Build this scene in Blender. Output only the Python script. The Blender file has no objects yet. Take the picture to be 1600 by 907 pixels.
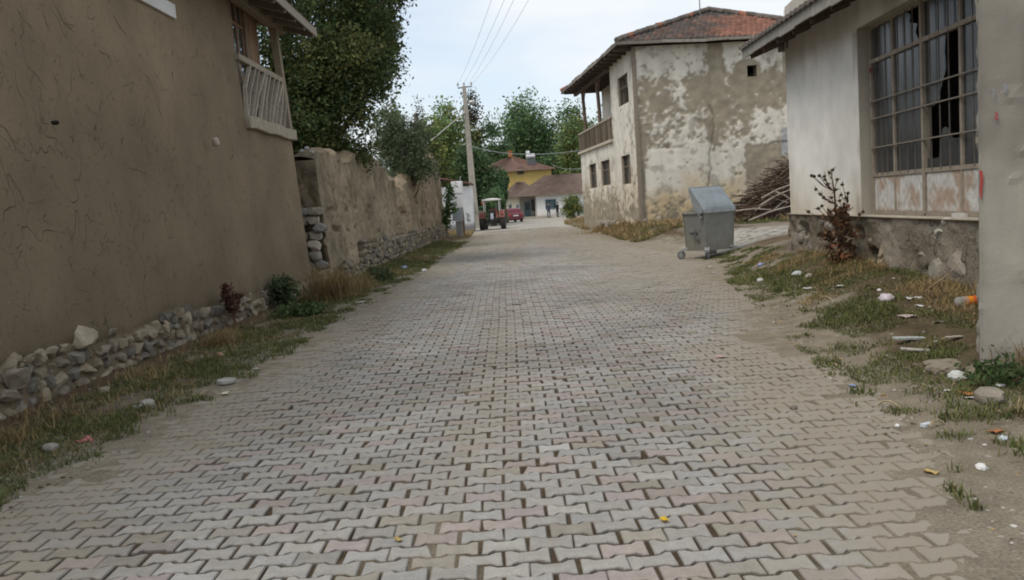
import bpy, bmesh, math, random
import numpy as np
from mathutils import Vector, Matrix

# ------------------------------------------------------------------ camera, sky, sun, exposure
scene = bpy.context.scene
COL = scene.collection
R = math.radians
rng = np.random.default_rng(11)
random.seed(11)

FPX, EYE, ROLL, PITCH = 1300.0, 1.5, R(4.0), R(5.65)
cam_data = bpy.data.cameras.new('camera')
cam = bpy.data.objects.new('camera', cam_data)
COL.objects.link(cam)
cam_data.sensor_width = 36
cam_data.lens = 36 * FPX / 1600
cam_data.clip_start = 0.05
cam_data.clip_end = 3000
cam.matrix_world = (Matrix.Translation((0, 0, EYE)) @ Matrix.Rotation(R(90) - PITCH, 4, 'X')
                    @ Matrix.Rotation(-ROLL, 4, 'Z'))
scene.camera = cam
SUN_EL, SUN_AZ = R(58), R(232)        # azimuth clockwise from +Y: behind and to the left of the camera

world = bpy.data.worlds.new('World')
scene.world = world
world.use_nodes = True
wn = world.node_tree
wn.nodes.clear()
wo = wn.nodes.new('ShaderNodeOutputWorld')
bg = wn.nodes.new('ShaderNodeBackground')
bg.inputs['Strength'].default_value = 0.1
sky = wn.nodes.new('ShaderNodeTexSky')
sky.sky_type = 'NISHITA'
sky.sun_disc = False
sky.sun_elevation = SUN_EL
sky.sun_rotation = SUN_AZ
sky.dust_density = 2.0
tc = wn.nodes.new('ShaderNodeTexCoord')
mp = wn.nodes.new('ShaderNodeMapping')
mp.inputs['Scale'].default_value = (1.3, 1.3, 4.2)
mp.inputs['Location'].default_value = (0.35, 0.1, 0.55)
cn = wn.nodes.new('ShaderNodeTexNoise')
cn.inputs['Scale'].default_value = 1.9
cn.inputs['Detail'].default_value = 7
cn.inputs['Roughness'].default_value = 0.5
cr = wn.nodes.new('ShaderNodeValToRGB')
cr.color_ramp.elements[0].position = 0.36
cr.color_ramp.elements[0].color = (0.45, 0.45, 0.45, 1)
cr.color_ramp.elements[1].position = 0.60
cr.color_ramp.elements[1].color = (0.97, 0.97, 0.97, 1)
cm = wn.nodes.new('ShaderNodeMix')
cm.data_type = 'RGBA'
cm.inputs['B'].default_value = (7.3, 7.65, 7.9, 1)
wn.links.new(tc.outputs['Generated'], mp.inputs['Vector'])
wn.links.new(mp.outputs['Vector'], cn.inputs['Vector'])
wn.links.new(cn.outputs['Fac'], cr.inputs['Fac'])
wn.links.new(cr.outputs['Color'], cm.inputs['Factor'])
skm = wn.nodes.new('ShaderNodeVectorMath')
skm.operation = 'SCALE'
skm.inputs['Scale'].default_value = 1.6
wn.links.new(sky.outputs['Color'], skm.inputs[0])
wn.links.new(skm.outputs['Vector'], cm.inputs['A'])
wn.links.new(cm.outputs['Result'], bg.inputs['Color'])
wn.links.new(bg.outputs['Background'], wo.inputs['Surface'])

sun_data = bpy.data.lights.new('sun', 'SUN')
sun_data.energy = 1.5
sun_data.angle = R(28)
sun_data.color = (1.0, 0.93, 0.82)
sun = bpy.data.objects.new('sun', sun_data)
COL.objects.link(sun)
sdir = Vector((math.sin(SUN_AZ) * math.cos(SUN_EL), math.cos(SUN_AZ) * math.cos(SUN_EL), math.sin(SUN_EL)))
sun.rotation_euler = sdir.to_track_quat('Z', 'Y').to_euler()

scene.view_settings.view_transform = 'Standard'
scene.view_settings.look = 'None'
scene.view_settings.exposure = 0.34
scene.view_settings.gamma = 1
scene.view_settings.use_curve_mapping = False
scene.cycles.filter_width = 1.9
scene.cycles.max_bounces = 6
scene.cycles.diffuse_bounces = 3
scene.cycles.transparent_max_bounces = 8

# ------------------------------------------------------------------ measuring: where a ray of the photo meets a plane of the place
def ray(px, py):
    u, v = px - 800.0, 453.5 - py
    c, s = math.cos(ROLL), math.sin(ROLL)
    a, b = u * c + v * s, -u * s + v * c
    d = (a / FPX, 1.0, b / FPX)
    cp, sp = math.cos(PITCH), math.sin(PITCH)
    return np.array([d[0], d[1] * cp + d[2] * sp, -d[1] * sp + d[2] * cp])

def at(px, py, Y):
    r = ray(px, py)
    return r * (Y / r[1]) + np.array([0, 0, EYE])

def onplane(px, py, p0, n):
    r = ray(px, py)
    o = np.array([0, 0, EYE])
    return o + r * (np.dot(np.array(p0) - o, n) / np.dot(r, n))

# ------------------------------------------------------------------ noise in numpy
def _h(ix, iy, iz, seed):
    n = (ix.astype(np.int64) * 374761393 + iy.astype(np.int64) * 668265263 + iz.astype(np.int64) * 2147483647 + seed * 974634777) & 0xFFFFFFFF
    n = ((n ^ (n >> 13)) * 1274126177) & 0xFFFFFFFF
    n = ((n ^ (n >> 15)) * 2246822519) & 0xFFFFFFFF
    return ((n ^ (n >> 16)) & 0xFFFFFF) / float(0xFFFFFF)

def vn(x, y, z=0.0, seed=0):
    x, y, z = np.broadcast_arrays(np.asarray(x, float), np.asarray(y, float), np.asarray(z, float))
    ix, iy, iz = np.floor(x), np.floor(y), np.floor(z)
    fx, fy, fz = x - ix, y - iy, z - iz
    fx, fy, fz = [f * f * (3 - 2 * f) for f in (fx, fy, fz)]
    ix, iy, iz = ix.astype(int), iy.astype(int), iz.astype(int)
    def L(dz):
        a = _h(ix, iy, iz + dz, seed); b = _h(ix + 1, iy, iz + dz, seed)
        c = _h(ix, iy + 1, iz + dz, seed); d = _h(ix + 1, iy + 1, iz + dz, seed)
        return (a * (1 - fx) + b * fx) * (1 - fy) + (c * (1 - fx) + d * fx) * fy
    return L(0) * (1 - fz) + L(1) * fz

def fbm(x, y, z=0.0, oct=4, seed=0):
    t, a, s = 0.0, 0.5, 0.0
    x = np.asarray(x, float); y = np.asarray(y, float); z = np.asarray(z, float)
    for i in range(oct):
        t = t + a * vn(x, y, z, seed + i * 17); s += a
        x, y, z, a = x * 2.03 + 5.1, y * 2.03 + 1.7, z * 2.03 + 3.3, a * 0.5
    return t / s

def ss(a, b, x):
    t = np.clip((np.asarray(x, float) - a) / (b - a), 0, 1)
    return t * t * (3 - 2 * t)

def lerp(a, b, t):
    return a + (b - a) * t

def mixc(c0, c1, t):
    t = np.asarray(t)[..., None]
    return np.asarray(c0) * (1 - t) + np.asarray(c1) * t

# ------------------------------------------------------------------ the ground's shape
def xl(y): return np.interp(y, [2, 4.5, 7, 13, 25, 42, 60, 75, 110], [-3.1, -2.96, -2.78, -2.5, -2.25, -1.9, -2.2, -3, -5])
def xr(y): return np.interp(y, [2, 3.5, 6, 10, 15, 20, 30, 43, 60, 75, 110], [1.75, 2.05, 2.45, 3.1, 3.85, 4.6, 4.15, 4.1, 4.0, 5, 12])
def xlp(y): return xl(y) - .26
def xrp(y): return xr(y) + np.interp(y, [0, 14, 22], [.2, .2, 0])
def hb(y): return np.interp(y, [0, 6, 9, 12, 15.5, 20, 33, 45, 58, 72, 90], [.12, .16, .3, .38, .42, .43, .45, .46, .34, .15, 0])
def wb(y): return np.interp(y, [0, 12, 16, 22, 27, 33, 60], [1.9, 1.6, 1.6, 2.6, 2.2, 1.0, 1.2])
def undul(x, y):
    a = np.interp(y, [0, 5, 12, 30, 60], [.006, .012, .03, .045, .02])
    return a * (fbm(np.asarray(x) / 2.6, np.asarray(y) / 3.2, 0, 2, 5) - 0.5) * 2
def G(x, y):
    x = np.asarray(x, float); y = np.asarray(y, float)
    z = undul(x, y)
    z = z + hb(y) * ss(0, 1, (x - xr(y)) / wb(y))
    z = z + np.interp(y, [0, 14, 20, 60, 80], [-.04, .0, .1, .2, 0]) * ss(0.3, 1.7, xl(y) - x)
    z = z + 0.02 * ss(0, .5, np.maximum(x - xr(y), xl(y) - x)) * (fbm(x * 3, y * 3, 0, 3, 9) - .5) * 2
    return z

def Gs(x, y): return float(G(np.array([x]), np.array([y]))[0])
def gat(px, py):
    """the place on the ground seen at that spot of the photo"""
    z = 0.0
    for _ in range(12):
        r = ray(px, py)
        p = r * ((z - EYE) / r[2])
        z = 0.5 * z + 0.5 * Gs(p[0], p[1])
    return np.array([p[0], p[1], Gs(p[0], p[1])])

# ------------------------------------------------------------------ materials
def new_mat(name):
    m = bpy.data.materials.new(name)
    m.use_nodes = True
    nt = m.node_tree
    b = nt.nodes['Principled BSDF']
    return m, nt, b

def vcmat(name, rough=.9, nscale=6, namp=.25, bump=.25, bscale=35, bdist=.01, spec=.25, metal=0.0, stretch=(1, 1, 1), extra=None, fine=90, famp=.12):
    """vertex colour times coarse and fine noise, with a noise bump"""
    m, nt, b = new_mat(name)
    L = nt.links.new
    geo = nt.nodes.new('ShaderNodeNewGeometry')
    mpn = nt.nodes.new('ShaderNodeMapping'); mpn.inputs['Scale'].default_value = stretch
    L(geo.outputs['Position'], mpn.inputs['Vector'])
    at_ = nt.nodes.new('ShaderNodeVertexColor'); at_.layer_name = 'Col'
    n1 = nt.nodes.new('ShaderNodeTexNoise'); n1.inputs['Scale'].default_value = nscale; n1.inputs['Detail'].default_value = 5
    n2 = nt.nodes.new('ShaderNodeTexNoise'); n2.inputs['Scale'].default_value = fine; n2.inputs['Detail'].default_value = 3
    for n in (n1, n2): L(mpn.outputs['Vector'], n.inputs['Vector'])
    r1 = nt.nodes.new('ShaderNodeMapRange'); r1.inputs[1].default_value = .25; r1.inputs[2].default_value = .75
    r1.inputs[3].default_value = 1 - namp; r1.inputs[4].default_value = 1 + namp
    r2 = nt.nodes.new('ShaderNodeMapRange'); r2.inputs[1].default_value = .25; r2.inputs[2].default_value = .75
    r2.inputs[3].default_value = 1 - famp; r2.inputs[4].default_value = 1 + famp
    L(n1.outputs['Fac'], r1.inputs[0]); L(n2.outputs['Fac'], r2.inputs[0])
    mu = nt.nodes.new('ShaderNodeMath'); mu.operation = 'MULTIPLY'
    L(r1.outputs[0], mu.inputs[0]); L(r2.outputs[0], mu.inputs[1])
    sc = nt.nodes.new('ShaderNodeVectorMath'); sc.operation = 'SCALE'
    L(at_.outputs['Color'], sc.inputs[0]); L(mu.outputs[0], sc.inputs['Scale'])
    col = sc.outputs['Vector']
    nb = nt.nodes.new('ShaderNodeTexNoise'); nb.inputs['Scale'].default_value = bscale; nb.inputs['Detail'].default_value = 6
    nb.inputs['Roughness'].default_value = .65
    L(mpn.outputs['Vector'], nb.inputs['Vector'])
    hgt = nb.outputs['Fac']
    if extra: col, hgt = extra(nt, L, geo, at_, col, hgt)
    bp = nt.nodes.new('ShaderNodeBump'); bp.inputs['Strength'].default_value = bump; bp.inputs['Distance'].default_value = bdist
    L(hgt, bp.inputs['Height'])
    L(bp.outputs['Normal'], b.inputs['Normal'])
    L(col, b.inputs['Base Color'])
    b.inputs['Roughness'].default_value = rough
    b.inputs['Specular IOR Level'].default_value = spec
    b.inputs['Metallic'].default_value = metal
    return m

def crack_extra(scale=.55, width=.0045, dark=.3, zs=.55, maskpos=(.47, .62)):
    def f(nt, L, geo, at_, col, hgt):
        mpn = nt.nodes.new('ShaderNodeMapping'); mpn.inputs['Scale'].default_value = (1, 1, zs)
        L(geo.outputs['Position'], mpn.inputs['Vector'])
        fac = None
        for sc, wd, off in ((scale, width, 0.0), (scale * 2.6, width * 1.5, 7.3), (scale * 6, width * 2.0, 3.1)):
            n = nt.nodes.new('ShaderNodeTexNoise'); n.noise_dimensions = '4D'; n.inputs['W'].default_value = off
            n.inputs['Scale'].default_value = sc; n.inputs['Detail'].default_value = 3; n.inputs['Roughness'].default_value = .45
            L(mpn.outputs['Vector'], n.inputs['Vector'])
            s1 = nt.nodes.new('ShaderNodeMath'); s1.operation = 'SUBTRACT'; s1.inputs[1].default_value = .5
            ab = nt.nodes.new('ShaderNodeMath'); ab.operation = 'ABSOLUTE'
            L(n.outputs['Fac'], s1.inputs[0]); L(s1.outputs[0], ab.inputs[0])
            mr = nt.nodes.new('ShaderNodeMapRange'); mr.inputs[1].default_value = wd * .35; mr.inputs[2].default_value = wd
            mr.inputs[3].default_value = 1; mr.inputs[4].default_value = 0
            L(ab.outputs[0], mr.inputs[0])
            k = nt.nodes.new('ShaderNodeTexNoise'); k.noise_dimensions = '4D'; k.inputs['W'].default_value = off + 20
            k.inputs['Scale'].default_value = sc * 1.7 + .3; k.inputs['Detail'].default_value = 2
            L(geo.outputs['Position'], k.inputs['Vector'])
            km = nt.nodes.new('ShaderNodeMapRange'); km.inputs[1].default_value = maskpos[0]; km.inputs[2].default_value = maskpos[1]
            L(k.outputs['Fac'], km.inputs[0])
            m2 = nt.nodes.new('ShaderNodeMath'); m2.operation = 'MULTIPLY'
            L(mr.outputs[0], m2.inputs[0]); L(km.outputs[0], m2.inputs[1])
            if fac is None: fac = m2.outputs[0]
            else:
                mx = nt.nodes.new('ShaderNodeMath'); mx.operation = 'MAXIMUM'
                L(fac, mx.inputs[0]); L(m2.outputs[0], mx.inputs[1]); fac = mx.outputs[0]
        # pale straw specks in the mud
        vo = nt.nodes.new('ShaderNodeTexVoronoi'); vo.inputs['Scale'].default_value = 13
        L(geo.outputs['Position'], vo.inputs['Vector'])
        vm = nt.nodes.new('ShaderNodeMapRange'); vm.inputs[1].default_value = .06; vm.inputs[2].default_value = .12
        vm.inputs[3].default_value = .5; vm.inputs[4].default_value = 0
        L(vo.outputs['Distance'], vm.inputs[0])
        mc0 = nt.nodes.new('ShaderNodeMix'); mc0.data_type = 'RGBA'; mc0.inputs['B'].default_value = (.38, .31, .21, 1)
        L(vm.outputs[0], mc0.inputs['Factor']); L(col, mc0.inputs['A'])
        mc = nt.nodes.new('ShaderNodeMix'); mc.data_type = 'RGBA'
        mc.inputs['B'].default_value = (.035, .026, .018, 1)
        fm = nt.nodes.new('ShaderNodeMath'); fm.operation = 'MULTIPLY'; fm.inputs[1].default_value = dark
        L(fac, fm.inputs[0]); L(fm.outputs[0], mc.inputs['Factor']); L(mc0.outputs['Result'], mc.inputs['A'])
        sb = nt.nodes.new('ShaderNodeMath'); sb.operation = 'SUBTRACT'
        L(hgt, sb.inputs[0]); L(fac, sb.inputs[1])
        return mc.outputs['Result'], sb.outputs[0]
    return f

def dust_extra(dustcol=(.268, .236, .184)):
    """road dust lying on the pavers: the alpha of Col says how much of it"""
    def f(nt, L, geo, at_, col, hgt):
        n = nt.nodes.new('ShaderNodeTexNoise'); n.inputs['Scale'].default_value = 7; n.inputs['Detail'].default_value = 8
        n.inputs['Roughness'].default_value = .68
        L(geo.outputs['Position'], n.inputs['Vector'])
        a = nt.nodes.new('ShaderNodeMath'); a.operation = 'MULTIPLY_ADD'; a.inputs[1].default_value = 2.4; a.inputs[2].default_value = -1.42
        L(n.outputs['Fac'], a.inputs[0])
        b = nt.nodes.new('ShaderNodeMath'); b.operation = 'MULTIPLY_ADD'; b.inputs[1].default_value = 1.3; b.use_clamp = True
        L(at_.outputs['Alpha'], b.inputs[0]); L(a.outputs[0], b.inputs[2])
        mc = nt.nodes.new('ShaderNodeMix'); mc.data_type = 'RGBA'; mc.inputs['B'].default_value = (*dustcol, 1)
        n2 = nt.nodes.new('ShaderNodeMath'); n2.operation = 'MULTIPLY'; n2.inputs[1].default_value = .9
        L(b.outputs[0], n2.inputs[0])
        L(n2.outputs[0], mc.inputs['Factor']); L(col, mc.inputs['A'])
        return mc.outputs['Result'], hgt
    return f

MAT = {}
MAT['mud'] = vcmat('mud_plaster', .95, .9, .17, .8, 34, .009, .1, extra=crack_extra(1.1, .0018, .6, .6, (.47, .57)), fine=130, famp=.12)
MAT['adobe'] = vcmat('weathered_adobe', .96, 2.2, .2, .9, 22, .03, .1, extra=crack_extra(.9, .006, .5, .8), fine=70, famp=.16)
MAT['plaster'] = vcmat('old_lime_plaster', .93, 3, .09, .5, 40, .012, .15, fine=60, famp=.08)
MAT['stone'] = vcmat('field_stone', .9, 9, .22, .6, 30, .015, .2, fine=110, famp=.15)
MAT['concrete'] = vcmat('cast_concrete', .9, 2.5, .12, .35, 90, .006, .2, fine=160, famp=.13)
MAT['paver'] = vcmat('concrete_paver', .88, 17, .13, .45, 120, .005, .2, extra=dust_extra(), fine=150, famp=.2)
MAT['ground'] = vcmat('dusty_earth', .97, 5, .26, 1.0, 38, .025, .1, fine=75, famp=.32)
MAT['wood'] = vcmat('weathered_wood', .88, 10, .28, .5, 30, .008, .15, stretch=(3, 3, .6), fine=80, famp=.2)
MAT['tile'] = vcmat('clay_roof_tile', .9, 5, .25, .4, 40, .01, .15, fine=40, famp=.2)
MAT['galv'] = vcmat('galvanised_steel', .52, 7, .12, .12, 60, .003, .5, .55, fine=45, famp=.08)
MAT['iron'] = vcmat('painted_iron', .7, 12, .22, .3, 60, .003, .35, fine=60, famp=.15)
MAT['paint'] = vcmat('gloss_paint', .35, 5, .06, .05, 30, .002, .5, fine=40, famp=.04)
MAT['rubber'] = vcmat('worn_rubber', .85, 12, .2, .3, 60, .004, .25)
MAT['plastic'] = vcmat('thin_plastic', .5, 14, .1, .3, 60, .004, .4)
MAT['paper'] = vcmat('scrap_paper', .9, 20, .1, .3, 80, .003, .15)
MAT['cloth'] = vcmat('cloth', .95, 14, .12, .3, 60, .004, .1)
MAT['bark'] = vcmat('bark', .95, 9, .3, .8, 25, .02, .1, stretch=(2, 2, .5))

def leaf_mat(name, transl=.35, rough=.6):
    m, nt, b = new_mat(name)
    L = nt.links.new
    a = nt.nodes.new('ShaderNodeVertexColor'); a.layer_name = 'Col'
    geo = nt.nodes.new('ShaderNodeNewGeometry')
    n = nt.nodes.new('ShaderNodeTexNoise'); n.inputs['Scale'].default_value = 3
    L(geo.outputs['Position'], n.inputs['Vector'])
    r1 = nt.nodes.new('ShaderNodeMapRange'); r1.inputs[1].default_value = .3; r1.inputs[2].default_value = .7
    r1.inputs[3].default_value = .8; r1.inputs[4].default_value = 1.2
    L(n.outputs['Fac'], r1.inputs[0])
    sc = nt.nodes.new('ShaderNodeVectorMath'); sc.operation = 'SCALE'
    L(a.outputs['Color'], sc.inputs[0]); L(r1.outputs[0], sc.inputs['Scale'])
    L(sc.outputs['Vector'], b.inputs['Base Color'])
    b.inputs['Roughness'].default_value = rough
    b.inputs['Specular IOR Level'].default_value = .25
    t = nt.nodes.new('ShaderNodeBsdfTranslucent'); L(sc.outputs['Vector'], t.inputs['Color'])
    mx = nt.nodes.new('ShaderNodeMixShader'); mx.inputs[0].default_value = transl
    o = nt.nodes['Material Output']
    L(b.outputs[0], mx.inputs[1]); L(t.outputs[0], mx.inputs[2]); L(mx.outputs[0], o.inputs['Surface'])
    return m
MAT['leaf'] = leaf_mat('leaves')
MAT['grass'] = leaf_mat('grass_blades', .3, .8)

def glass_mat(name, dirt=.55, dcol=(.10, .105, .105), tint=(.75, .8, .82)):
    """dusty window glass: part dirt film, part reflection, part see-through"""
    m, nt, b = new_mat(name)
    L = nt.links.new
    geo = nt.nodes.new('ShaderNodeNewGeometry')
    mpn = nt.nodes.new('ShaderNodeMapping'); mpn.inputs['Scale'].default_value = (1, 3, .8)
    L(geo.outputs['Position'], mpn.inputs['Vector'])
    n = nt.nodes.new('ShaderNodeTexNoise'); n.inputs['Scale'].default_value = 2.2; n.inputs['Detail'].default_value = 5
    L(mpn.outputs['Vector'], n.inputs['Vector'])
    mr = nt.nodes.new('ShaderNodeMapRange'); mr.inputs[1].default_value = .3; mr.inputs[2].default_value = .7
    mr.inputs[3].default_value = dirt - .13; mr.inputs[4].default_value = dirt + .13
    L(n.outputs['Fac'], mr.inputs[0])
    tr = nt.nodes.new('ShaderNodeBsdfTransparent'); tr.inputs['Color'].default_value = (*tint, 1)
    b.inputs['Base Color'].default_value = (*dcol, 1)
    b.inputs['Roughness'].default_value = .22
    b.inputs['Specular IOR Level'].default_value = .5
    mx = nt.nodes.new('ShaderNodeMixShader')
    L(mr.outputs[0], mx.inputs[0]); L(tr.outputs[0], mx.inputs[1]); L(b.outputs[0], mx.inputs[2])
    L(mx.outputs[0], nt.nodes['Material Output'].inputs['Surface'])
    return m
MAT['glass'] = glass_mat('dusty_glass', .74, (.072, .075, .075), (.6, .62, .62))
MAT['window'] = glass_mat('dark_window_glass', .6, (.05, .055, .06))
MAT['clear'] = glass_mat('clear_plastic', .35, (.5, .52, .53), (.93, .95, .95))

# ------------------------------------------------------------------ mesh building
def _ico(sub):
    bm = bmesh.new(); bmesh.ops.create_icosphere(bm, subdivisions=sub, radius=1)
    v = np.array([x.co[:] for x in bm.verts]); f = np.array([[x.index for x in p.verts] for p in bm.faces]); bm.free()
    return v, f
ICO = {i: _ico(i) for i in (1, 2, 3)}

class MB:
    def __init__(self, col=(.5, .5, .5)):
        self.v, self.f, self.c, self.n, self.col = [], [], [], 0, col
    def add(self, v, faces, col=None):
        v = np.asarray(v, float).reshape(-1, 3)
        c = np.asarray(self.col if col is None else col, float)
        if c.ndim == 1: c = np.tile(c, (len(v), 1))
        if c.shape[1] == 3: c = np.hstack([c, np.ones((len(c), 1))])
        self.v.append(v); self.c.append(c)
        if isinstance(faces, np.ndarray): faces = [faces]
        for f in faces:
            f = np.asarray(f)
            self.f.append((f if f.ndim == 2 else f[None]) + self.n)
        self.n += len(v)
        return self
    def box(self, c, s, M=None, col=None, taper=1.0):
        x, y, z = np.array(s) / 2.0
        t = taper
        v = np.array([(-x, -y, -z), (x, -y, -z), (x, y, -z), (-x, y, -z), (-x * t, -y * t, z), (x * t, -y * t, z), (x * t, y * t, z), (-x * t, y * t, z)])
        if M is not None: v = v @ np.array(M.to_3x3()).T
        f = np.array([(0, 3, 2, 1), (4, 5, 6, 7), (0, 1, 5, 4), (1, 2, 6, 5), (2, 3, 7, 6), (3, 0, 4, 7)])
        return self.add(v + np.array(c), f, col)
    def beam(self, a, b, w, h, up=(0, 0, 1), col=None):
        """a bar of section w x h from a to b"""
        a, b = np.array(a, float), np.array(b, float)
        d = b - a; L = np.linalg.norm(d); d /= L
        s = np.cross(d, up); s /= np.linalg.norm(s)
        u = np.cross(s, d)
        v = [p + s * i * w / 2 + u * j * h / 2 for p in (a, b) for i, j in ((-1, -1), (1, -1), (1, 1), (-1, 1))]
        f = np.array([(0, 1, 2, 3), (7, 6, 5, 4), (0, 4, 5, 1), (1, 5, 6, 2), (2, 6, 7, 3), (3, 7, 4, 0)])
        return self.add(v, f, col)
    def tube(self, pts, rad, n=8, col=None, caps=True):
        pts = np.asarray(pts, float); k = len(pts)
        rad = np.broadcast_to(np.asarray(rad, float), (k,))
        t = np.gradient(pts, axis=0); t /= (np.linalg.norm(t, axis=1)[:, None] + 1e-9)
        ref = np.array([0, 0, 1.0]) if abs(t[0][2]) < .9 else np.array([1.0, 0, 0])
        s = np.cross(t, ref); s /= (np.linalg.norm(s, axis=1)[:, None] + 1e-9)
        u = np.cross(s, t)
        a = np.arange(n) * 2 * np.pi / n
        v = pts[:, None] + rad[:, None, None] * (np.cos(a)[None, :, None] * s[:, None] + np.sin(a)[None, :, None] * u[:, None])
        i = np.arange(k - 1)[:, None] * n; j = np.arange(n)[None]; j2 = (j + 1) % n
        f = np.stack([i + j, i + j2, i + n + j2, i + n + j], -1).reshape(-1, 4)
        fs = [f]
        if caps: fs += [np.arange(n)[::-1][None], (np.arange(n) + (k - 1) * n)[None]]
        cc = col
        if col is not None and np.asarray(col).ndim == 2: cc = np.repeat(np.asarray(col), n, 0)
        return self.add(v.reshape(-1, 3), fs, cc)
    def lathe(self, prof, c, axis='Z', n=20, col=None):
        """prof: (radius, height) pairs turned about an axis through c"""
        prof = np.asarray(prof, float); k = len(prof)
        a = np.arange(n) * 2 * np.pi / n
        x = prof[:, 0][:, None] * np.cos(a); y = prof[:, 0][:, None] * np.sin(a); z = np.repeat(prof[:, 1][:, None], n, 1)
        v = np.stack([x, y, z], -1).reshape(-1, 3)
        if axis == 'X': v = v[:, [2, 0, 1]]
        if axis == 'Y': v = v[:, [1, 2, 0]]
        i = np.arange(k - 1)[:, None] * n; j = np.arange(n)[None]; j2 = (j + 1) % n
        f = np.stack([i + j, i + j2, i + n + j2, i + n + j], -1).reshape(-1, 4)
        return self.add(v + np.array(c), [f, np.arange(n)[::-1][None], (np.arange(n) + (k - 1) * n)[None]], col)
    def prism(self, poly, z0, z1, frame=None, col=None):
        """outline poly (2-D) swept from z0 to z1; frame = (origin, ax, ay, az)"""
        p = np.asarray(poly, float); n = len(p)
        o, ax, ay, az = frame if frame else (np.zeros(3), (1, 0, 0), (0, 1, 0), (0, 0, 1))
        o, ax, ay, az = [np.array(q, float) for q in (o, ax, ay, az)]
        v = np.vstack([o + p[:, :1] * ax + p[:, 1:2] * ay + z * az for z in (z0, z1)])
        j = np.arange(n); j2 = (j + 1) % n
        return self.add(v, [np.stack([j, j2, j2 + n, j + n], 1), j[::-1][None], (j + n)[None]], col)
    def rock(self, c, s, seed=0, sub=2, sq=.62, rough=.22, rot=0.0, col=None, basis=None, cuts=0):
        v, f = ICO[sub]
        w = np.sign(v) * np.abs(v) ** sq
        if cuts:                                              # cleave it along a few planes, for an angular stone
            rq = np.random.default_rng(int(seed) * 7 + 3)
            for _ in range(cuts):
                nn = rq.normal(0, 1, 3); nn /= np.linalg.norm(nn)
                h = w @ nn; dd = rq.uniform(.55, .85) * h.max()
                w = w - np.outer(np.maximum(h - dd, 0), nn)
        w = w * (1 + rough * 2 * (fbm(v[:, 0] * 1.6 + seed * 3.1, v[:, 1] * 1.6, v[:, 2] * 1.6, 3, seed % 97) - .5))[:, None]
        w = w * np.array(s) / 2
        cr_, sr_ = math.cos(rot), math.sin(rot)
        if basis is not None:
            x, y, z = w.T
            w = np.outer(x * cr_ - z * sr_, basis[0]) + np.outer(y, basis[1]) + np.outer(x * sr_ + z * cr_, basis[2])
        else:
            w = np.stack([w[:, 0] * cr_ - w[:, 1] * sr_, w[:, 0] * sr_ + w[:, 1] * cr_, w[:, 2]], 1)
        return self.add(w + np.array(c), f, col)
    def grid(self, P, col=None, keep=None, flip=False):
        """P: (a, b, 3) sheet of points; keep: (a-1, b-1) mask of faces"""
        a, b = P.shape[:2]
        i = np.arange(a - 1)[:, None] * b; j = np.arange(b - 1)[None]
        f = np.stack([i + j, i + b + j, i + b + j + 1, i + j + 1], -1)
        if flip: f = f[..., ::-1]
        f = f.reshape(-1, 4)
        if keep is not None: f = f[keep.reshape(-1)]
        if col is not None and np.asarray(col).ndim == 3: col = np.asarray(col).reshape(a * b, -1)
        return self.add(P.reshape(-1, 3), f, col)
    def build(self, name, mat, parent=None, origin=None, smooth=False, bevel=0.0):
        v = np.vstack(self.v); c = np.vstack(self.c)
        if origin is None:
            origin = parent['_o'] if parent is not None and '_o' in parent.keys() else (0, 0, 0)
        o = np.array(origin, float)
        v = v - o
        me = bpy.data.meshes.new(name)
        me.vertices.add(len(v)); me.vertices.foreach_set('co', v.astype(np.float32).ravel())
        tot = np.concatenate([np.full(len(f), f.shape[1]) for f in self.f])
        loops = np.concatenate([f.ravel() for f in self.f]).astype(np.int32)
        st = np.concatenate([[0], np.cumsum(tot)[:-1]])
        me.loops.add(len(loops)); me.loops.foreach_set('vertex_index', loops)
        me.polygons.add(len(tot)); me.polygons.foreach_set('loop_start', st.astype(np.int32))
        try: me.polygons.foreach_set('loop_total', tot.astype(np.int32))
        except Exception: pass
        me.polygons.foreach_set('use_smooth', np.full(len(tot), bool(smooth)))
        ca = me.color_attributes.new('Col', 'FLOAT_COLOR', 'POINT')
        ca.data.foreach_set('color', c.astype(np.float32).ravel())
        me.update(); me.validate()
        me.materials.append(MAT[mat] if isinstance(mat, str) else mat)
        ob = bpy.data.objects.new(name, me)
        COL.objects.link(ob)
        if parent is not None:
            ob.parent = parent
            OWN[ob.name] = tuple(o)
        else:
            ob.location = o
        ob['_o'] = tuple(float(q) for q in o)
        if bevel:
            bv = ob.modifiers.new('edges', 'BEVEL'); bv.width = bevel; bv.segments = 2; bv.limit_method = 'ANGLE'; bv.angle_limit = R(40)
        return ob
OWN = {}

def tag(o, label=None, cat=None, group=None, kind=None):
    if label: o['label'] = label
    if cat: o['category'] = cat
    if group: o['group'] = group
    if kind: o['kind'] = kind
    return o

def thing(name, loc, label, cat, group=None, rz=0.0):
    o = bpy.data.objects.new(name, None)
    o.empty_display_size = .3
    COL.objects.link(o)
    o.location = tuple(float(q) for q in loc)
    o.rotation_euler = (0, 0, rz)
    o['_o'] = tuple(float(q) for q in loc) if not rz else (0.0, 0.0, 0.0)
    return tag(o, label, cat, group)

def local_thing(name, loc, label, cat, group=None, rz=0.0):
    """a thing whose parts are modelled about the origin"""
    o = thing(name, loc, label, cat, group, rz)
    o['_o'] = (0.0, 0.0, 0.0)
    return o

def copy_tree(o, parent=None):
    c = o.copy(); COL.objects.link(c)
    if parent is not None: c.parent = parent
    for ch in list(o.children): copy_tree(ch, c)
    return c

def lines(a, b, step, extra=()):
    n = max(2, int(round((b - a) / step)) + 1)
    l = list(np.linspace(a, b, n))
    ex = [e for e in extra if a < e < b]
    l = [q for q in l if all(abs(q - e) > step * .45 for e in ex) or q in (a, b)] + ex
    return np.array(sorted(set(l)))

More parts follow.
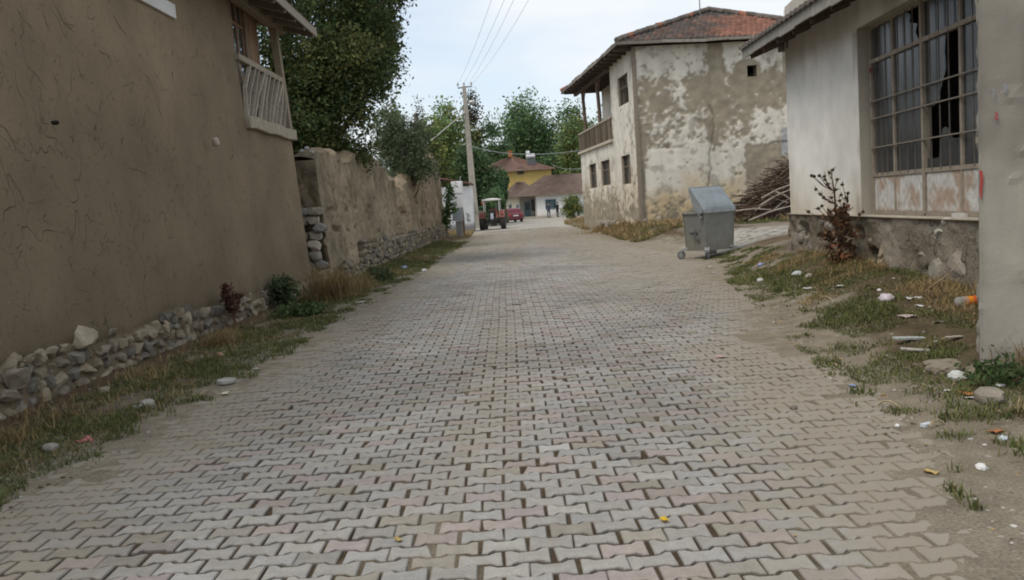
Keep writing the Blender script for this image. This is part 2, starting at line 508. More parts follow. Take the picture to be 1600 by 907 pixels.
def wall(mb, P0, ud, n, us, zs, colf, dispf=None, openings=(), up=(0, 0, 1), cut=None, depth=.2, revcol=(.3, .26, .2)):
    """a wall sheet: P0 + u*ud + z*up + disp*n with rectangular openings (u0,u1,z0,z1) and their reveals"""
    P0, ud, n, up = [np.array(q, float) for q in (P0, ud, n, up)]
    U, Z = np.meshgrid(us, zs, indexing='ij')
    d = np.zeros_like(U) if dispf is None else dispf(U, Z)
    for (a, b, c, e) in openings:
        dist = np.maximum(np.maximum(a - U, U - b), np.maximum(c - Z, Z - e))
        d = d * ss(0, .12, dist)
    P = P0 + U[..., None] * ud + Z[..., None] * up + d[..., None] * n
    uc, zc = (U[:-1, :-1] + U[1:, 1:]) / 2, (Z[:-1, :-1] + Z[1:, 1:]) / 2
    keep = np.ones_like(uc, bool)
    for (a, b, c, e) in openings: keep &= ~((uc > a) & (uc < b) & (zc > c) & (zc < e))
    if cut is not None: keep &= ~cut(uc, zc)
    mb.grid(P, colf(U, Z), keep, flip=bool(np.dot(np.cross(ud, up), n) < 0))
    for (a, b, c, e) in openings:
        q = lambda u, z, k: P0 + u * ud + z * up - k * n
        for (u0, z0, u1, z1) in ((a, c, b, c), (b, c, b, e), (b, e, a, e), (a, e, a, c)):
            mb.add([q(u0, z0, 0), q(u1, z1, 0), q(u1, z1, depth), q(u0, z0, depth)], np.array([[0, 1, 2, 3]]), revcol)
    return P

# ------------------------------------------------------------------ GROUND: one sheet out to the horizon
def build_ground():
    ys = [1.2]
    while ys[-1] < 130: ys.append(ys[-1] + max(.028, .0075 * ys[-1]))
    ys = np.array([-60, -20, -6, -2, 0, .7] + ys + [150, 190, 260, 400, 700, 1400])
    xs = np.arange(-5.2, 6.4, .034)
    right = [6.4]
    while right[-1] < 40: right.append(right[-1] + max(.08, (right[-1] - 6) * .2))
    left = [-5.2]
    while left[-1] > -40: left.append(left[-1] - max(.08, (-left[-1] - 5) * .2))
    xs = np.concatenate([[-1400, -500, -150, -70], np.array(left[1:])[::-1], xs, right, [70, 150, 500, 1400]])
    X, Y = np.meshgrid(xs, ys, indexing='ij')
    Z = G(X, Y)
    e = np.minimum(X - xlp(Y), xrp(Y) - X)                # inside the paving: positive
    n1 = fbm(X * 1.3, Y * .6, 0, 4, 21); n2 = fbm(X * 9, Y * 9, 0, 3, 22); n3 = fbm(X * .5, Y * .35, 0, 3, 23)
    cover = 1 - ss(-.02, .62, e + (n1 - .5) * 1.5 + (n2 - .5) * .8)
    trk = np.exp(-((X + .35 - .02 * Y) / .32) ** 2) * .8    # joints filled with dust along the wheel track
    soft = 1 - ss(.1, 1.35, e + (n1 - .5) * 1.5)           # dust filling the joints towards the edges
    fill = np.clip(soft * 1.15 + trk * ss(.35, .6, n1), 0, 1)
    rel = lerp(-.013, -.003, np.clip(np.maximum(trk, soft) + (n1 - .5) * .6, 0, 1)) + cover * .010 + (n2 - .5) * .009
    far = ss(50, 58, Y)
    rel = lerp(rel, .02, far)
    Z = Z + np.where(e > -.3, rel, 0) * ss(-.3, 0, e) + np.where(e <= .05, .004, 0)
    soil = np.array([.082, .060, .038]); dust = np.array([.248, .214, .162]); earth = np.array([.125, .088, .054]); turf = np.array([.10, .082, .046])
    C = mixc(soil, dust, np.clip(fill * 1.1 + (n2 - .5) * .5, 0, 1))
    out = ss(.1, -.5, e)
    verge = mixc(dust * .98, earth, ss(.3, .95, -e + (n1 - .5) * 1.6 + (n2 - .5) * .8))
    verge = verge * (1 - ss(.45, .62, n3)[..., None] * .25)
    # greener soil under the turf of both verges
    gr = ss(.42, .58, n1) * ss(.3, .8, -e) * ss(3.2, 2.6, -e)
    verge = mixc(verge.reshape(-1, 3), turf, (gr * .75).reshape(-1)).reshape(verge.shape)
    # pale dusty lane up between the garage and the old house
    lane = ss(15.8, 17.5, Y) * ss(29.5, 26.5, Y) * ss(3.5, 4.5, X)
    verge = mixc(verge.reshape(-1, 3), np.array([.33, .295, .24]), (lane * .45 * ss(.3, .5, n1)).reshape(-1)).reshape(verge.shape)
    path = ss(19.5, 20.5, Y) * ss(24.8, 23.6, Y + (n1 - .5) * 2) * ss(4.6, 5.6, X) * ss(.34, .5, n2)
    verge = mixc(verge.reshape(-1, 3), np.array([.36, .345, .31]), (path * .9).reshape(-1)).reshape(verge.shape)
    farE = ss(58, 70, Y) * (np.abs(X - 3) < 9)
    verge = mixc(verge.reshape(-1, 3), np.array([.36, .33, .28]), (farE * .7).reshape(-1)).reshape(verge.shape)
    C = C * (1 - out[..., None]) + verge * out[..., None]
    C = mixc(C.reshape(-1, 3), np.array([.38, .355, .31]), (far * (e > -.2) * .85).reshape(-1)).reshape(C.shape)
    m = MB(); m.grid(np.stack([X, Y, Z], -1), C)
    tag(m.build('ground', 'ground', smooth=True), kind='structure')
build_ground()

def build_pavers():
    """the road surface: bone-shaped interlocking concrete pavers in running bond"""
    pitch, Lx = .131, .209
    rows = np.arange(1.9, 56, pitch)
    cx, cy = [], []
    for k, y in enumerate(rows):
        x0, x1 = float(xlp(y)) - .05 + random.uniform(-.15, .1), float(xrp(y)) + .1 + random.uniform(-.1, .2)
        off = (k % 2) * Lx / 2
        i = np.arange(math.floor((x0 - off) / Lx), math.ceil((x1 - off) / Lx))
        cx.append(i * Lx + off); cy.append(np.full(len(i), y))
    cx = np.concatenate(cx); cy = np.concatenate(cy); n = len(cx)
    gap = .0066; gy = .0092
    st = np.array([-.1045 + gap, -.073, -.045, .045, .073, .1045 - gap])
    hw = np.array([.0765, .0765, .0545, .0545, .0765, .0765]) - gy * .9
    rim = [(x, w) for x, w in zip(st, hw)] + [(x, -w) for x, w in zip(st[::-1], hw[::-1])]
    rim = np.array(rim)                                      # 12 points
    cen = np.array([(math.copysign(max(abs(x) - .006, 0), x), math.copysign(abs(w) - .006, w)) for x, w in rim])
    ox = np.tile(rim[None], (n, 1, 1)); ot = np.tile(cen[None], (n, 1, 1))
    jig = rng.normal(0, .0014, (n, 12, 2)); ox = ox + jig; ot = ot + jig
    # broken corners
    for q, idx in ((.018, 0), (.018, 5), (.014, 6), (.014, 11)):
        b = rng.random(n) < q
        k = rng.uniform(.25, .75, (b.sum(), 1))
        ot[b, idx] = ot[b, idx] * (1 - k * .5); ox[b, idx] = ox[b, idx] * (1 - k * .45)
    ang = rng.normal(0, .018, n)
    def put(o):
        c, s = np.cos(ang)[:, None], np.sin(ang)[:, None]
        x = o[..., 0] * c - o[..., 1] * s + cx[:, None] + jx[:, None]
        y = o[..., 0] * s + o[..., 1] * c + cy[:, None] + jy[:, None]
        wx = .035 * (fbm(y / 5, x / 9, 0, 2, 31) - .5) * 2
        wy = .09 * (fbm(x / 2.4, y / 7, 0, 2, 32) - .5) * 2 * ss(3, 12, y) + .03 * (fbm(x / 2, y / 5, 0, 2, 33) - .5)
        return x + wx, y + wy
    jx = rng.normal(0, .0034, n); jy = rng.normal(0, .0024, n)
    hz = np.maximum(rng.normal(0, .0028, n), -.0035)
    tx, ty = rng.normal(0, .016, n), rng.normal(0, .022, n)
    X1, Y1 = put(ot); X2, Y2 = put(ox)
    def zz(x, y, o): return G(x, y) * 0 + undul(x, y) + hz[:, None] + o[..., 0] * tx[:, None] + o[..., 1] * ty[:, None]
    Z1 = zz(X1, Y1, ot); Z2 = zz(X2, Y2, ox) - .006; Z3 = Z2 - .05
    V = np.concatenate([np.stack([X1, Y1, Z1], -1), np.stack([X2, Y2, Z2], -1), np.stack([X2, Y2, Z3], -1)], 1)   # n,36,3
    f = []
    for j in range(5): f.append((j, 11 - j, 10 - j, j + 1))
    for j in range(12):
        k = (j + 1) % 12
        f.append((j, k, k + 12, j + 12)); f.append((j + 12, k + 12, k + 24, j + 24))
    f = np.array(f)[:, ::1]
    F = (np.arange(n)[:, None, None] * 36 + f[None]).reshape(-1, 4)
    grey = np.array([.298, .285, .262]); pink = np.array([.298, .256, .234]); brown = np.array([.268, .245, .205])
    t = rng.random(n); cl = fbm(cx / 1.1, cy / 1.4, 0, 2, 41)
    c = np.where((t < .2)[:, None], pink, np.where((t < .30)[:, None], brown, grey)) * rng.normal(1, .06, (n, 1))
    c = c * (1 - ss(.48, .72, cl) * .2)[:, None]
    c = c + np.array([.0, .004, .012]) * (rng.random((n, 1)) < .3)
    e = np.minimum(X1 - xlp(Y1), xrp(Y1) - X1)
    d = 1 - ss(.3, 1.7, e + (fbm(X1 * .9, Y1 * .45, 0, 3, 42) - .5) * 1.6)
    trk = np.exp(-((X1 + .35 - .02 * Y1) / .3) ** 2) * .38
    d = np.maximum(d, ss(1.0, 3.4, X1 + (fbm(X1 * .7, Y1 * .4, 0, 3, 44) - .5) * 2) * ss(6, 11, Y1))
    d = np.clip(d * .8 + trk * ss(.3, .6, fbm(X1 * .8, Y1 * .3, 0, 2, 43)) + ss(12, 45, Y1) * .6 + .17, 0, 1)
    Cc = np.concatenate([np.repeat(c[:, None], 12, 1), d[..., None]], -1)
    C2 = Cc.copy(); kf = (.42 * ss(26, 7, Y1))[..., None]; C2[..., :3] = C2[..., :3] * (1 - kf) + np.array([.082, .06, .038]) * kf; C2[..., 3] = np.clip(C2[..., 3] * 1.1 - .2, 0, 1)
    C3 = C2.copy(); C3[..., :3] = (.075, .055, .036)
    CC = np.concatenate([Cc, C2, C3], 1).reshape(-1, 4)
    m = MB(); m.add(V.reshape(-1, 3), F, CC)
    tag(m.build('road', 'paver'), kind='structure')
build_pavers()
# ------------------------------------------------------------------ LEFT: mud-plastered house
MUD = np.array([.228, .178, .117])
def stones_wall(mb, P0, ud, n, u0, u1, hfun, size, seed, zbase=0.0, prot=.03, pal=None, basez=None):
    """roughly coursed field stones in the plane P0 + u*ud, up to height hfun(u)"""
    r = np.random.default_rng(seed)
    pal = pal if pal is not None else np.array([[.285, .24, .175], [.24, .205, .155], [.21, .188, .152], [.30, .245, .17], [.25, .205, .142], [.19, .17, .142]])
    P0, ud, n = [np.array(q, float) for q in (P0, ud, n)]
    z = zbase; k = 0; B3 = (ud, n, np.array([0, 0, 1.0]))
    while z < 3:
        hrow = size * r.uniform(.7, 1.1)
        u = u0 + r.uniform(-.1, 0)
        any_ = False
        while u < u1:
            w = size * r.choice([.7, .95, 1.2, 1.5, 1.9], p=[.2, .3, .25, .15, .1])
            uc = u + w / 2
            zb = z + (0 if basez is None else float(basez(uc)))
            if zb + hrow * .55 < hfun(uc) + r.normal(0, .03):
                any_ = True
                hh = hrow * r.uniform(.75, 1.15)
                c = pal[r.integers(len(pal))] * r.uniform(.75, 1.25)
                if r.random() < .2 and w < .9 * size:                     # two small ones above each other
                    for q in (-.25, .27):
                        mb.rock(P0 + uc * ud + np.array([0, 0, zb + hh * (.5 + q)]) + n * r.uniform(-.02, prot), (w * 1.05, .2, hh * .6), k + seed, 3, .45, .2, r.normal(0, .25), c * r.uniform(.85, 1.15), B3, 9)
                        k += 1
                else:
                    mb.rock(P0 + uc * ud + np.array([0, 0, zb + hh / 2]) + n * r.uniform(-.025, prot), (w * 1.14, .24, hh * r.uniform(1.05, 1.35)), k + seed, 3, .42, .22, r.normal(0, .28), c, B3, 11)
                k += 1
            u += w * r.uniform(.93, 1.04)
        z += hrow * .93
        if not any_: break

CRACKS = [[(245, 0), (270, 50), (300, 100), (325, 145), (370, 163)], [(80, 35), (100, 85), (150, 140)], [(95, 195), (115, 260), (120, 310), (165, 360), (215, 430)],
          [(625, 290), (650, 320), (670, 345), (700, 375), (725, 440), (745, 510), (765, 570)], [(470, 250), (510, 265), (550, 300)], [(850, 390), (900, 445), (975, 465)],
          [(600, 800), (660, 810), (740, 855)], [(180, 590), (210, 640), (265, 655), (285, 690)], [(0, 290), (20, 350), (40, 400)], [(465, 460), (495, 490)], [(530, 60), (560, 120), (600, 170)],
          [(200, 30), (215, 110), (235, 160)], [(105, 30), (110, 90), (100, 190)], [(240, 330), (270, 380), (310, 450)], [(360, 280), (380, 345), (390, 380)], [(1030, 250), (1070, 290), (1080, 330)], [(900, 290), (930, 260), (925, 220)],
          [(400, 500), (430, 530), (470, 545)], [(760, 680), (800, 730), (815, 780)], [(1170, 670), (1180, 720), (1175, 760)], [(560, 410), (600, 395), (640, 400)], [(180, 480), (190, 560), (205, 590)], [(-60, 560), (30, 620), (70, 700)], [(30, 820), (90, 900), (100, 960)], [(300, 1050), (340, 1130), (345, 1200)]]
def cracks(mb, P0, ud, n, up, disp):
    """the long drying cracks: narrow ragged dark lines in the mud coat"""
    nn = np.cross(ud, up); r = np.random.default_rng(66)
    def line(q, seed, w0):
        q = np.array(q, float)
        L = np.linalg.norm(np.diff(q, axis=0), axis=1).sum(); m = max(12, int(L / .012))
        t = np.linspace(0, len(q) - 1, m); s_ = np.linspace(0, L, m)
        pu = np.interp(t, np.arange(len(q)), q[:, 0]) + .045 * (fbm(s_ * 7, s_ * 0 + seed, 0, 5, 501) - .5) * 2
        pz = np.interp(t, np.arange(len(q)), q[:, 1]) + .035 * (fbm(s_ * 7, s_ * 0 + seed, 5, 5, 502) - .5) * 2
        tu, tz = np.gradient(pu), np.gradient(pz); l = np.hypot(tu, tz) + 1e-9
        w = w0 * np.sin(np.pi * np.linspace(.03, .97, m)) ** .7 * (.35 + 1.3 * vn(s_ * 14, s_ * 0 + seed, 0, 503)) / 2
        rows = []
        for k in (-1, 1):
            U, Z = pu - tz / l * w * k, pz + tu / l * w * k
            D = disp(U[:, None], Z[:, None])[:, 0] + .003
            rows.append(P0 + U[:, None] * ud + Z[:, None] * up + D[:, None] * n)
        mb.grid(np.stack(rows, 0), (.085, .066, .045))
        return pu, pz
    for ci, c in enumerate(CRACKS):
        q = []
        for x, y in c:
            w = onplane(x / 3.024, y / 3.024, P0, nn)
            q.append((float(np.dot(w - P0, ud)), float(w[2])))
        if min(z for _, z in q) < .9: continue
        pu, pz = line(q, ci, .0055)
        for k in range(r.integers(0, 3)):                      # side branches
            i = r.integers(len(pu) // 4, len(pu) * 3 // 4); sg = r.choice([-1, 1])
            line([(pu[i], pz[i]), (pu[i] + sg * r.uniform(.08, .25), pz[i] - r.uniform(-.05, .25))], 40 + ci * 5 + k, .0035)

def left_house():
    root = thing('mud_brick_house', (-7, 10, 0), 'brown mud plastered house with cracked wall and timber balcony at the left edge', 'house')
    P0 = np.array([-4.56, 2.0, 0.0]); P1 = np.array([-4.24, 17.75, 0.0])
    Ln = np.linalg.norm(P1 - P0); ud = (P1 - P0) / Ln; n = np.array([ud[1], -ud[0], 0]); up = np.array([-.055, 0, 1.0])
    ub = lambda Y: (Y - 2.0) / ud[1]
    epx = [(-200, 625), (0, 567), (60, 548), (110, 533), (150, 524), (200, 515), (270, 483), (350, 470), (430, 447), (482, 438)]
    ew = [onplane(a_, b_, P0, n) for a_, b_ in epx]
    eu, ez_ = [float(np.dot(w_ - P0, ud)) for w_ in ew], [float(w_[2]) for w_ in ew]
    edge = lambda u: np.interp(u, eu, ez_) - .05 + .11 * (fbm(np.asarray(u) * 2.2, 0 * np.asarray(u), 3.3, 3, 51) - .5) * 2
    win = (ub(10.95), ub(12.24), 4.66, 5.75)
    zs = np.concatenate([lines(0, 1.1, .022), lines(1.1, 5.8, .05, (3.28, win[2], win[3]))[1:], [6.2, 6.6, 7.0]])
    us = lines(0, Ln, .05, (win[0], win[1], ub(14.95)))
    def disp(U, Z):
        a = .02 * (fbm(U * .6, Z * .6, 0, 2, 52) - .5) * 2 + .007 * (fbm(U * 3.2, Z * 3.2, 0, 4, 53) - .5) * 2
        e = edge(U) + .02 * (fbm(U * 9, Z * 9, 0, 2, 54) - .5)
        return np.where(Z < e, -.035, a) - .03 * np.exp(-np.maximum(Z - e, 0) / .05) * (Z >= e)
    def col(U, Z):
        t = fbm(U * .5, Z * .5, 0, 3, 55)
        c = mixc(MUD * .9, MUD * 1.1, np.clip((t - .3) / .4, 0, 1))
        patch = ss(.0, .25, U - ub(9.2)) * ss(.25, 0, U - ub(12)) * ss(3.4, 3.8, Z)
        c = c * (1 + .10 * patch[..., None])
        foot_tone = ss(1.3, .7, Z + (fbm(U * 1.2, Z * 1.2, 0, 3, 56) - .5))  # slightly darker towards the foot of the wall, with a ragged edge
        return c * (1 - .12 * foot_tone[..., None])
    w = MB()
    wall(w, P0, ud, n, us, zs, col, disp, [win], up, cut=lambda u, z: (u > ub(14.95)) & (z > 3.28), depth=.16, revcol=MUD)
    # gable end, back and floor of the upper storey, so that the house is a volume
    e0 = P1 - np.array([0, 0, 0])
    U = np.linspace(0, 6, 60); Z = np.linspace(0, 3.3, 40)
    UU, ZZ = np.meshgrid(U, Z, indexing='ij')
    w.grid(np.stack([e0[0] - UU + up[0] * ZZ, e0[1] + .02 * (fbm(UU * 3, ZZ * 3, 0, 3, 57) - .5), ZZ], -1), MUD)
    w.add([(-10.3, 2, 0), (-10.3, 17.75, 0), (-10.3, 17.75, 7), (-10.3, 2, 7)], np.array([[0, 1, 2, 3]]), MUD)
    w.add([(-10.3, 2, 0), (-4.56, 2, 0), (-4.95, 2, 7), (-10.3, 2, 7)], np.array([[0, 1, 2, 3]]), MUD)
    w.add([(-10.3, 2, 3.24), (-4.75, 2, 3.24), (-4.46, 17.7, 3.24), (-10.3, 17.7, 3.24)], np.array([[0, 1, 2, 3]]), MUD * .8)
    cracks(w, P0, ud, n, up, disp)
    ob = w.build('wall', 'mud', root, smooth=True)
    s = MB()
    base = P0 + n * -.098
    stones_wall(s, base, ud, n, 3.5, Ln - .1, lambda u: float(edge(np.array([u]))[0]) + .03, .165, 61, .0, .014, basez=lambda u: Gs(-4.2, 2 + u) - .04)
    s.rock(P0 + ud * (ub(8.5)) + n * -.02 + np.array([0, 0, .5]), (.27, .26, .24), 4, 3, .7, .2, .2, (.42, .36, .26), (ud, n, np.array([0, 0, 1.0])), 6)
    s.build('stone_footing', 'stone', root)
    q = lambda Y, z, o=0.0: P0 + ud * ub(Y) + up * z + n * o
    # stones showing through the plaster
    for k_ in (0, 1):
     x = MB()
     if k_ == 0: x.rock(onplane(337, 222, P0, n) , (.15, .1, .14), 8, 2, .7, .3, .3, (.4, .33, .27), (ud, n, np.array([0, 0, 1.0])))
     else: x.rock(onplane(88, 192, P0, n) - n * .01, (.05, .08, .05), 9, 2, .8, .3, 0, (.03, .025, .02), (ud, n, np.array([0, 0, 1.0])))
     x.build('bare_stone', 'stone', root)
    # street window with marble sill
    wf = MB((.78, .77, .74))
    for a, b in (((10.98, 4.7), (12.2, 4.7)), ((10.98, 5.72), (12.2, 5.72)), ((10.98, 4.7), (10.98, 5.72)), ((11.6, 4.7), (11.6, 5.72)), ((12.2, 4.7), (12.2, 5.72))):
        wf.beam(q(*a, -.1), q(*b, -.1), .07, .07, n)
    fo = wf.build('window', 'paint', root, bevel=.008)
    g = MB(); g.add([q(11, 4.72, -.1), q(12.18, 4.72, -.1), q(12.18, 5.7, -.1), q(11, 5.7, -.1)], np.array([[0, 1, 2, 3]])); g.build('pane', 'window', fo)
    sl = MB((.72, .71, .68)); sl.beam(q(10.8, 4.635, .03), q(12.36, 4.635, .03), .2, .045, n); sl.build('sill', 'concrete', fo, bevel=.006)
    # timber balcony let into the corner
    WOOD = np.array([.30, .255, .195]); DK = np.array([.085, .062, .045])
    b = MB(WOOD)
    pts = [q(Y, 3.33 + .015 * math.sin(Y * 5), .02) for Y in np.linspace(14.9, 17.95, 9)]
    for a_, c_ in zip(pts[:-1], pts[1:]): b.beam(a_, c_, .22, .15, n, (.36, .31, .235))
    b.build('ledge', 'wood', root, bevel=.02)
    b = MB((.33, .285, .22)); b.beam(q(14.92, 4.46, 0), q(17.72, 4.44, 0), .11, .14, n); b.build('handrail', 'wood', root, bevel=.015)
    b = MB((.29, .24, .18))
    b.beam(q(17.68, 3.36, 0), q(17.66, 5.7, 0), .15, .15, n); b.build('corner_post', 'wood', root, bevel=.015)
    r = np.random.default_rng(5)
    for k in range(11):
        Y = 15.05 + k * .25
        lean = .95 + .08 * r.normal()
        b = MB(np.array([.36, .315, .25]) * r.uniform(.85, 1.12))
        p = [q(max(Y - lean * .45, 14.95), 3.4, .03), q(Y + r.normal(0, .03), 3.9, .035), q(min(Y + lean * .55, 17.62), 4.4, .03)]
        for a_, c_ in zip(p[:-1], p[1:]): b.beam(a_, c_, .045, .07, n)
        b.build('baluster', 'wood', root, bevel=.006)
    for k in range(3):
        Y = 15.3 + k * .5
        b = MB(np.array([.27, .235, .185]) * r.uniform(.85, 1.1))
        b.beam(q(Y + .2, 3.4, -.03), q(max(Y - .28, 15.0), 4.4, -.03), .045, .07, n)
        b.build('back_baluster', 'wood', root, bevel=.006)
    # boarded room front set back behind the railing
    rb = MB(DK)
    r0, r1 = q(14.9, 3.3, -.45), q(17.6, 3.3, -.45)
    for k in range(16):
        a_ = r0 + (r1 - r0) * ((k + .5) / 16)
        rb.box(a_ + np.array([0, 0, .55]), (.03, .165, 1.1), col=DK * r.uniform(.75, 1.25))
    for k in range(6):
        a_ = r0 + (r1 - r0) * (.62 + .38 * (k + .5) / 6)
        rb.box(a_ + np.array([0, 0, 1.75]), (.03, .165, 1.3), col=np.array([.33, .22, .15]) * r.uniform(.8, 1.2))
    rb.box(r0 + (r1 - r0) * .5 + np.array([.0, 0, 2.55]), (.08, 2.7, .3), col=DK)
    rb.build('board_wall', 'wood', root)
    for (f0, f1) in ((.0, .24), (.36, .60)):
        wf = MB((.34, .235, .165))
        a_, c_ = r0 + (r1 - r0) * f0 + np.array([.03, 0, 0]), r0 + (r1 - r0) * f1 + np.array([.03, 0, 0])
        zA, zB = 1.05, 2.4
        Z = lambda p, z: p + np.array([0, 0, z])
        for s_, e_ in ((Z(a_, zA), Z(c_, zA)), (Z(a_, zB), Z(c_, zB)), (Z(a_, zA), Z(a_, zB)), (Z(c_, zA), Z(c_, zB)), (Z((a_ + c_) / 2, zA), Z((a_ + c_) / 2, zB)), (Z(a_, 2.0), Z(c_, 2.0))):
            wf.beam(s_, e_, .05, .05, n)
        fo = wf.build('balcony_window', 'wood', root)
        g = MB(); g.add([Z(a_, zA), Z(c_, zA), Z(c_, zB), Z(a_, zB)], np.array([[0, 1, 2, 3]])); g.build('pane', 'window', fo)
    b = MB((.26, .2, .15))
    for f_ in (.3, .63): b.beam(r0 + (r1 - r0) * f_ + np.array([.05, 0, 0]), r0 + (r1 - r0) * f_ + np.array([.05, 0, 2.5]), .16, .12, n)
    b.build('post', 'wood', root, bevel=.012)
    # roof: eave along the street, boards and rafters seen from below
    tip = at(491, 52, 18.35)
    ex, ez, ey = tip[0], tip[2], tip[1]
    ro = MB((.16, .13, .105))
    sl_ = math.tan(R(17))
    for k in range(26):                                        # roof boards, running down the slope
        y0 = ey - (k + 1) * .34
        ro.add([(ex, y0 + .01, ez), (ex, y0 + .33, ez), (ex - 4, y0 + .33, ez + 4 * sl_), (ex - 4, y0 + .01, ez + 4 * sl_),
                (ex, y0 + .01, ez + .03), (ex, y0 + .33, ez + .03), (ex - 4, y0 + .33, ez + .03 + 4 * sl_), (ex - 4, y0 + .01, ez + .03 + 4 * sl_)],
               np.array([(0, 3, 2, 1), (4, 5, 6, 7), (0, 1, 5, 4), (1, 2, 6, 5), (2, 3, 7, 6), (3, 0, 4, 7)]), np.array([.11, .09, .07]) * r.uniform(.7, 1.3))
    ro.build('roof', 'wood', root)
    for k in range(12):
        y0 = ey - .16 - k * .75
        rf = MB(np.array([.24, .2, .155]) * r.uniform(.8, 1.15))
        rf.beam((ex + .02, y0, ez - .07), (ex - 3, y0, ez - .07 + 3 * sl_), .09, .13)
        rf.build('rafter', 'wood', root, bevel=.01)
    rf = MB((.30, .265, .215))
    rf.beam((ex + .03, ey + .03, ez + .0), (ex + .03, ey - 9, ez + .0), .035, .17)
    rf.beam((ex + .02, ey + .04, ez + .02), (ex - 4, ey + .04, ez + .02 + 4 * sl_), .035, .17)
    rf.build('fascia_board', 'wood', root)
    rf = MB((.27, .225, .17))
    rf.beam(q(14.9, 5.62, 0), q(18.25, 5.58, 0), .16, .18, n)
    rf.beam(q(17.66, 5.7, .62), q(17.66, 5.7, -3), .15, .15, (0, 1, 0))
    rf.build('roof_beam', 'wood', root, bevel=.015)
    tl = MB((.2, .12, .085))
    xs_ = np.linspace(0, 4.1, 40); yv = np.linspace(ey + .05, ey - 9, 140)
    A, B_ = np.meshgrid(xs_, yv, indexing='ij')
    zt = ez + .07 + A * sl_ + .03 * np.abs(np.sin(B_ * math.pi / .24)) + .02 * ((A / .3) % 1)
    tl.grid(np.stack([ex + .06 - A, B_, zt], -1), mixc([.2, .13, .1], [.28, .14, .09], fbm(A * 3, B_ * 4, 0, 2, 58)), flip=True)
    tl.build('roof_tiles', 'tile', root)
left_house()

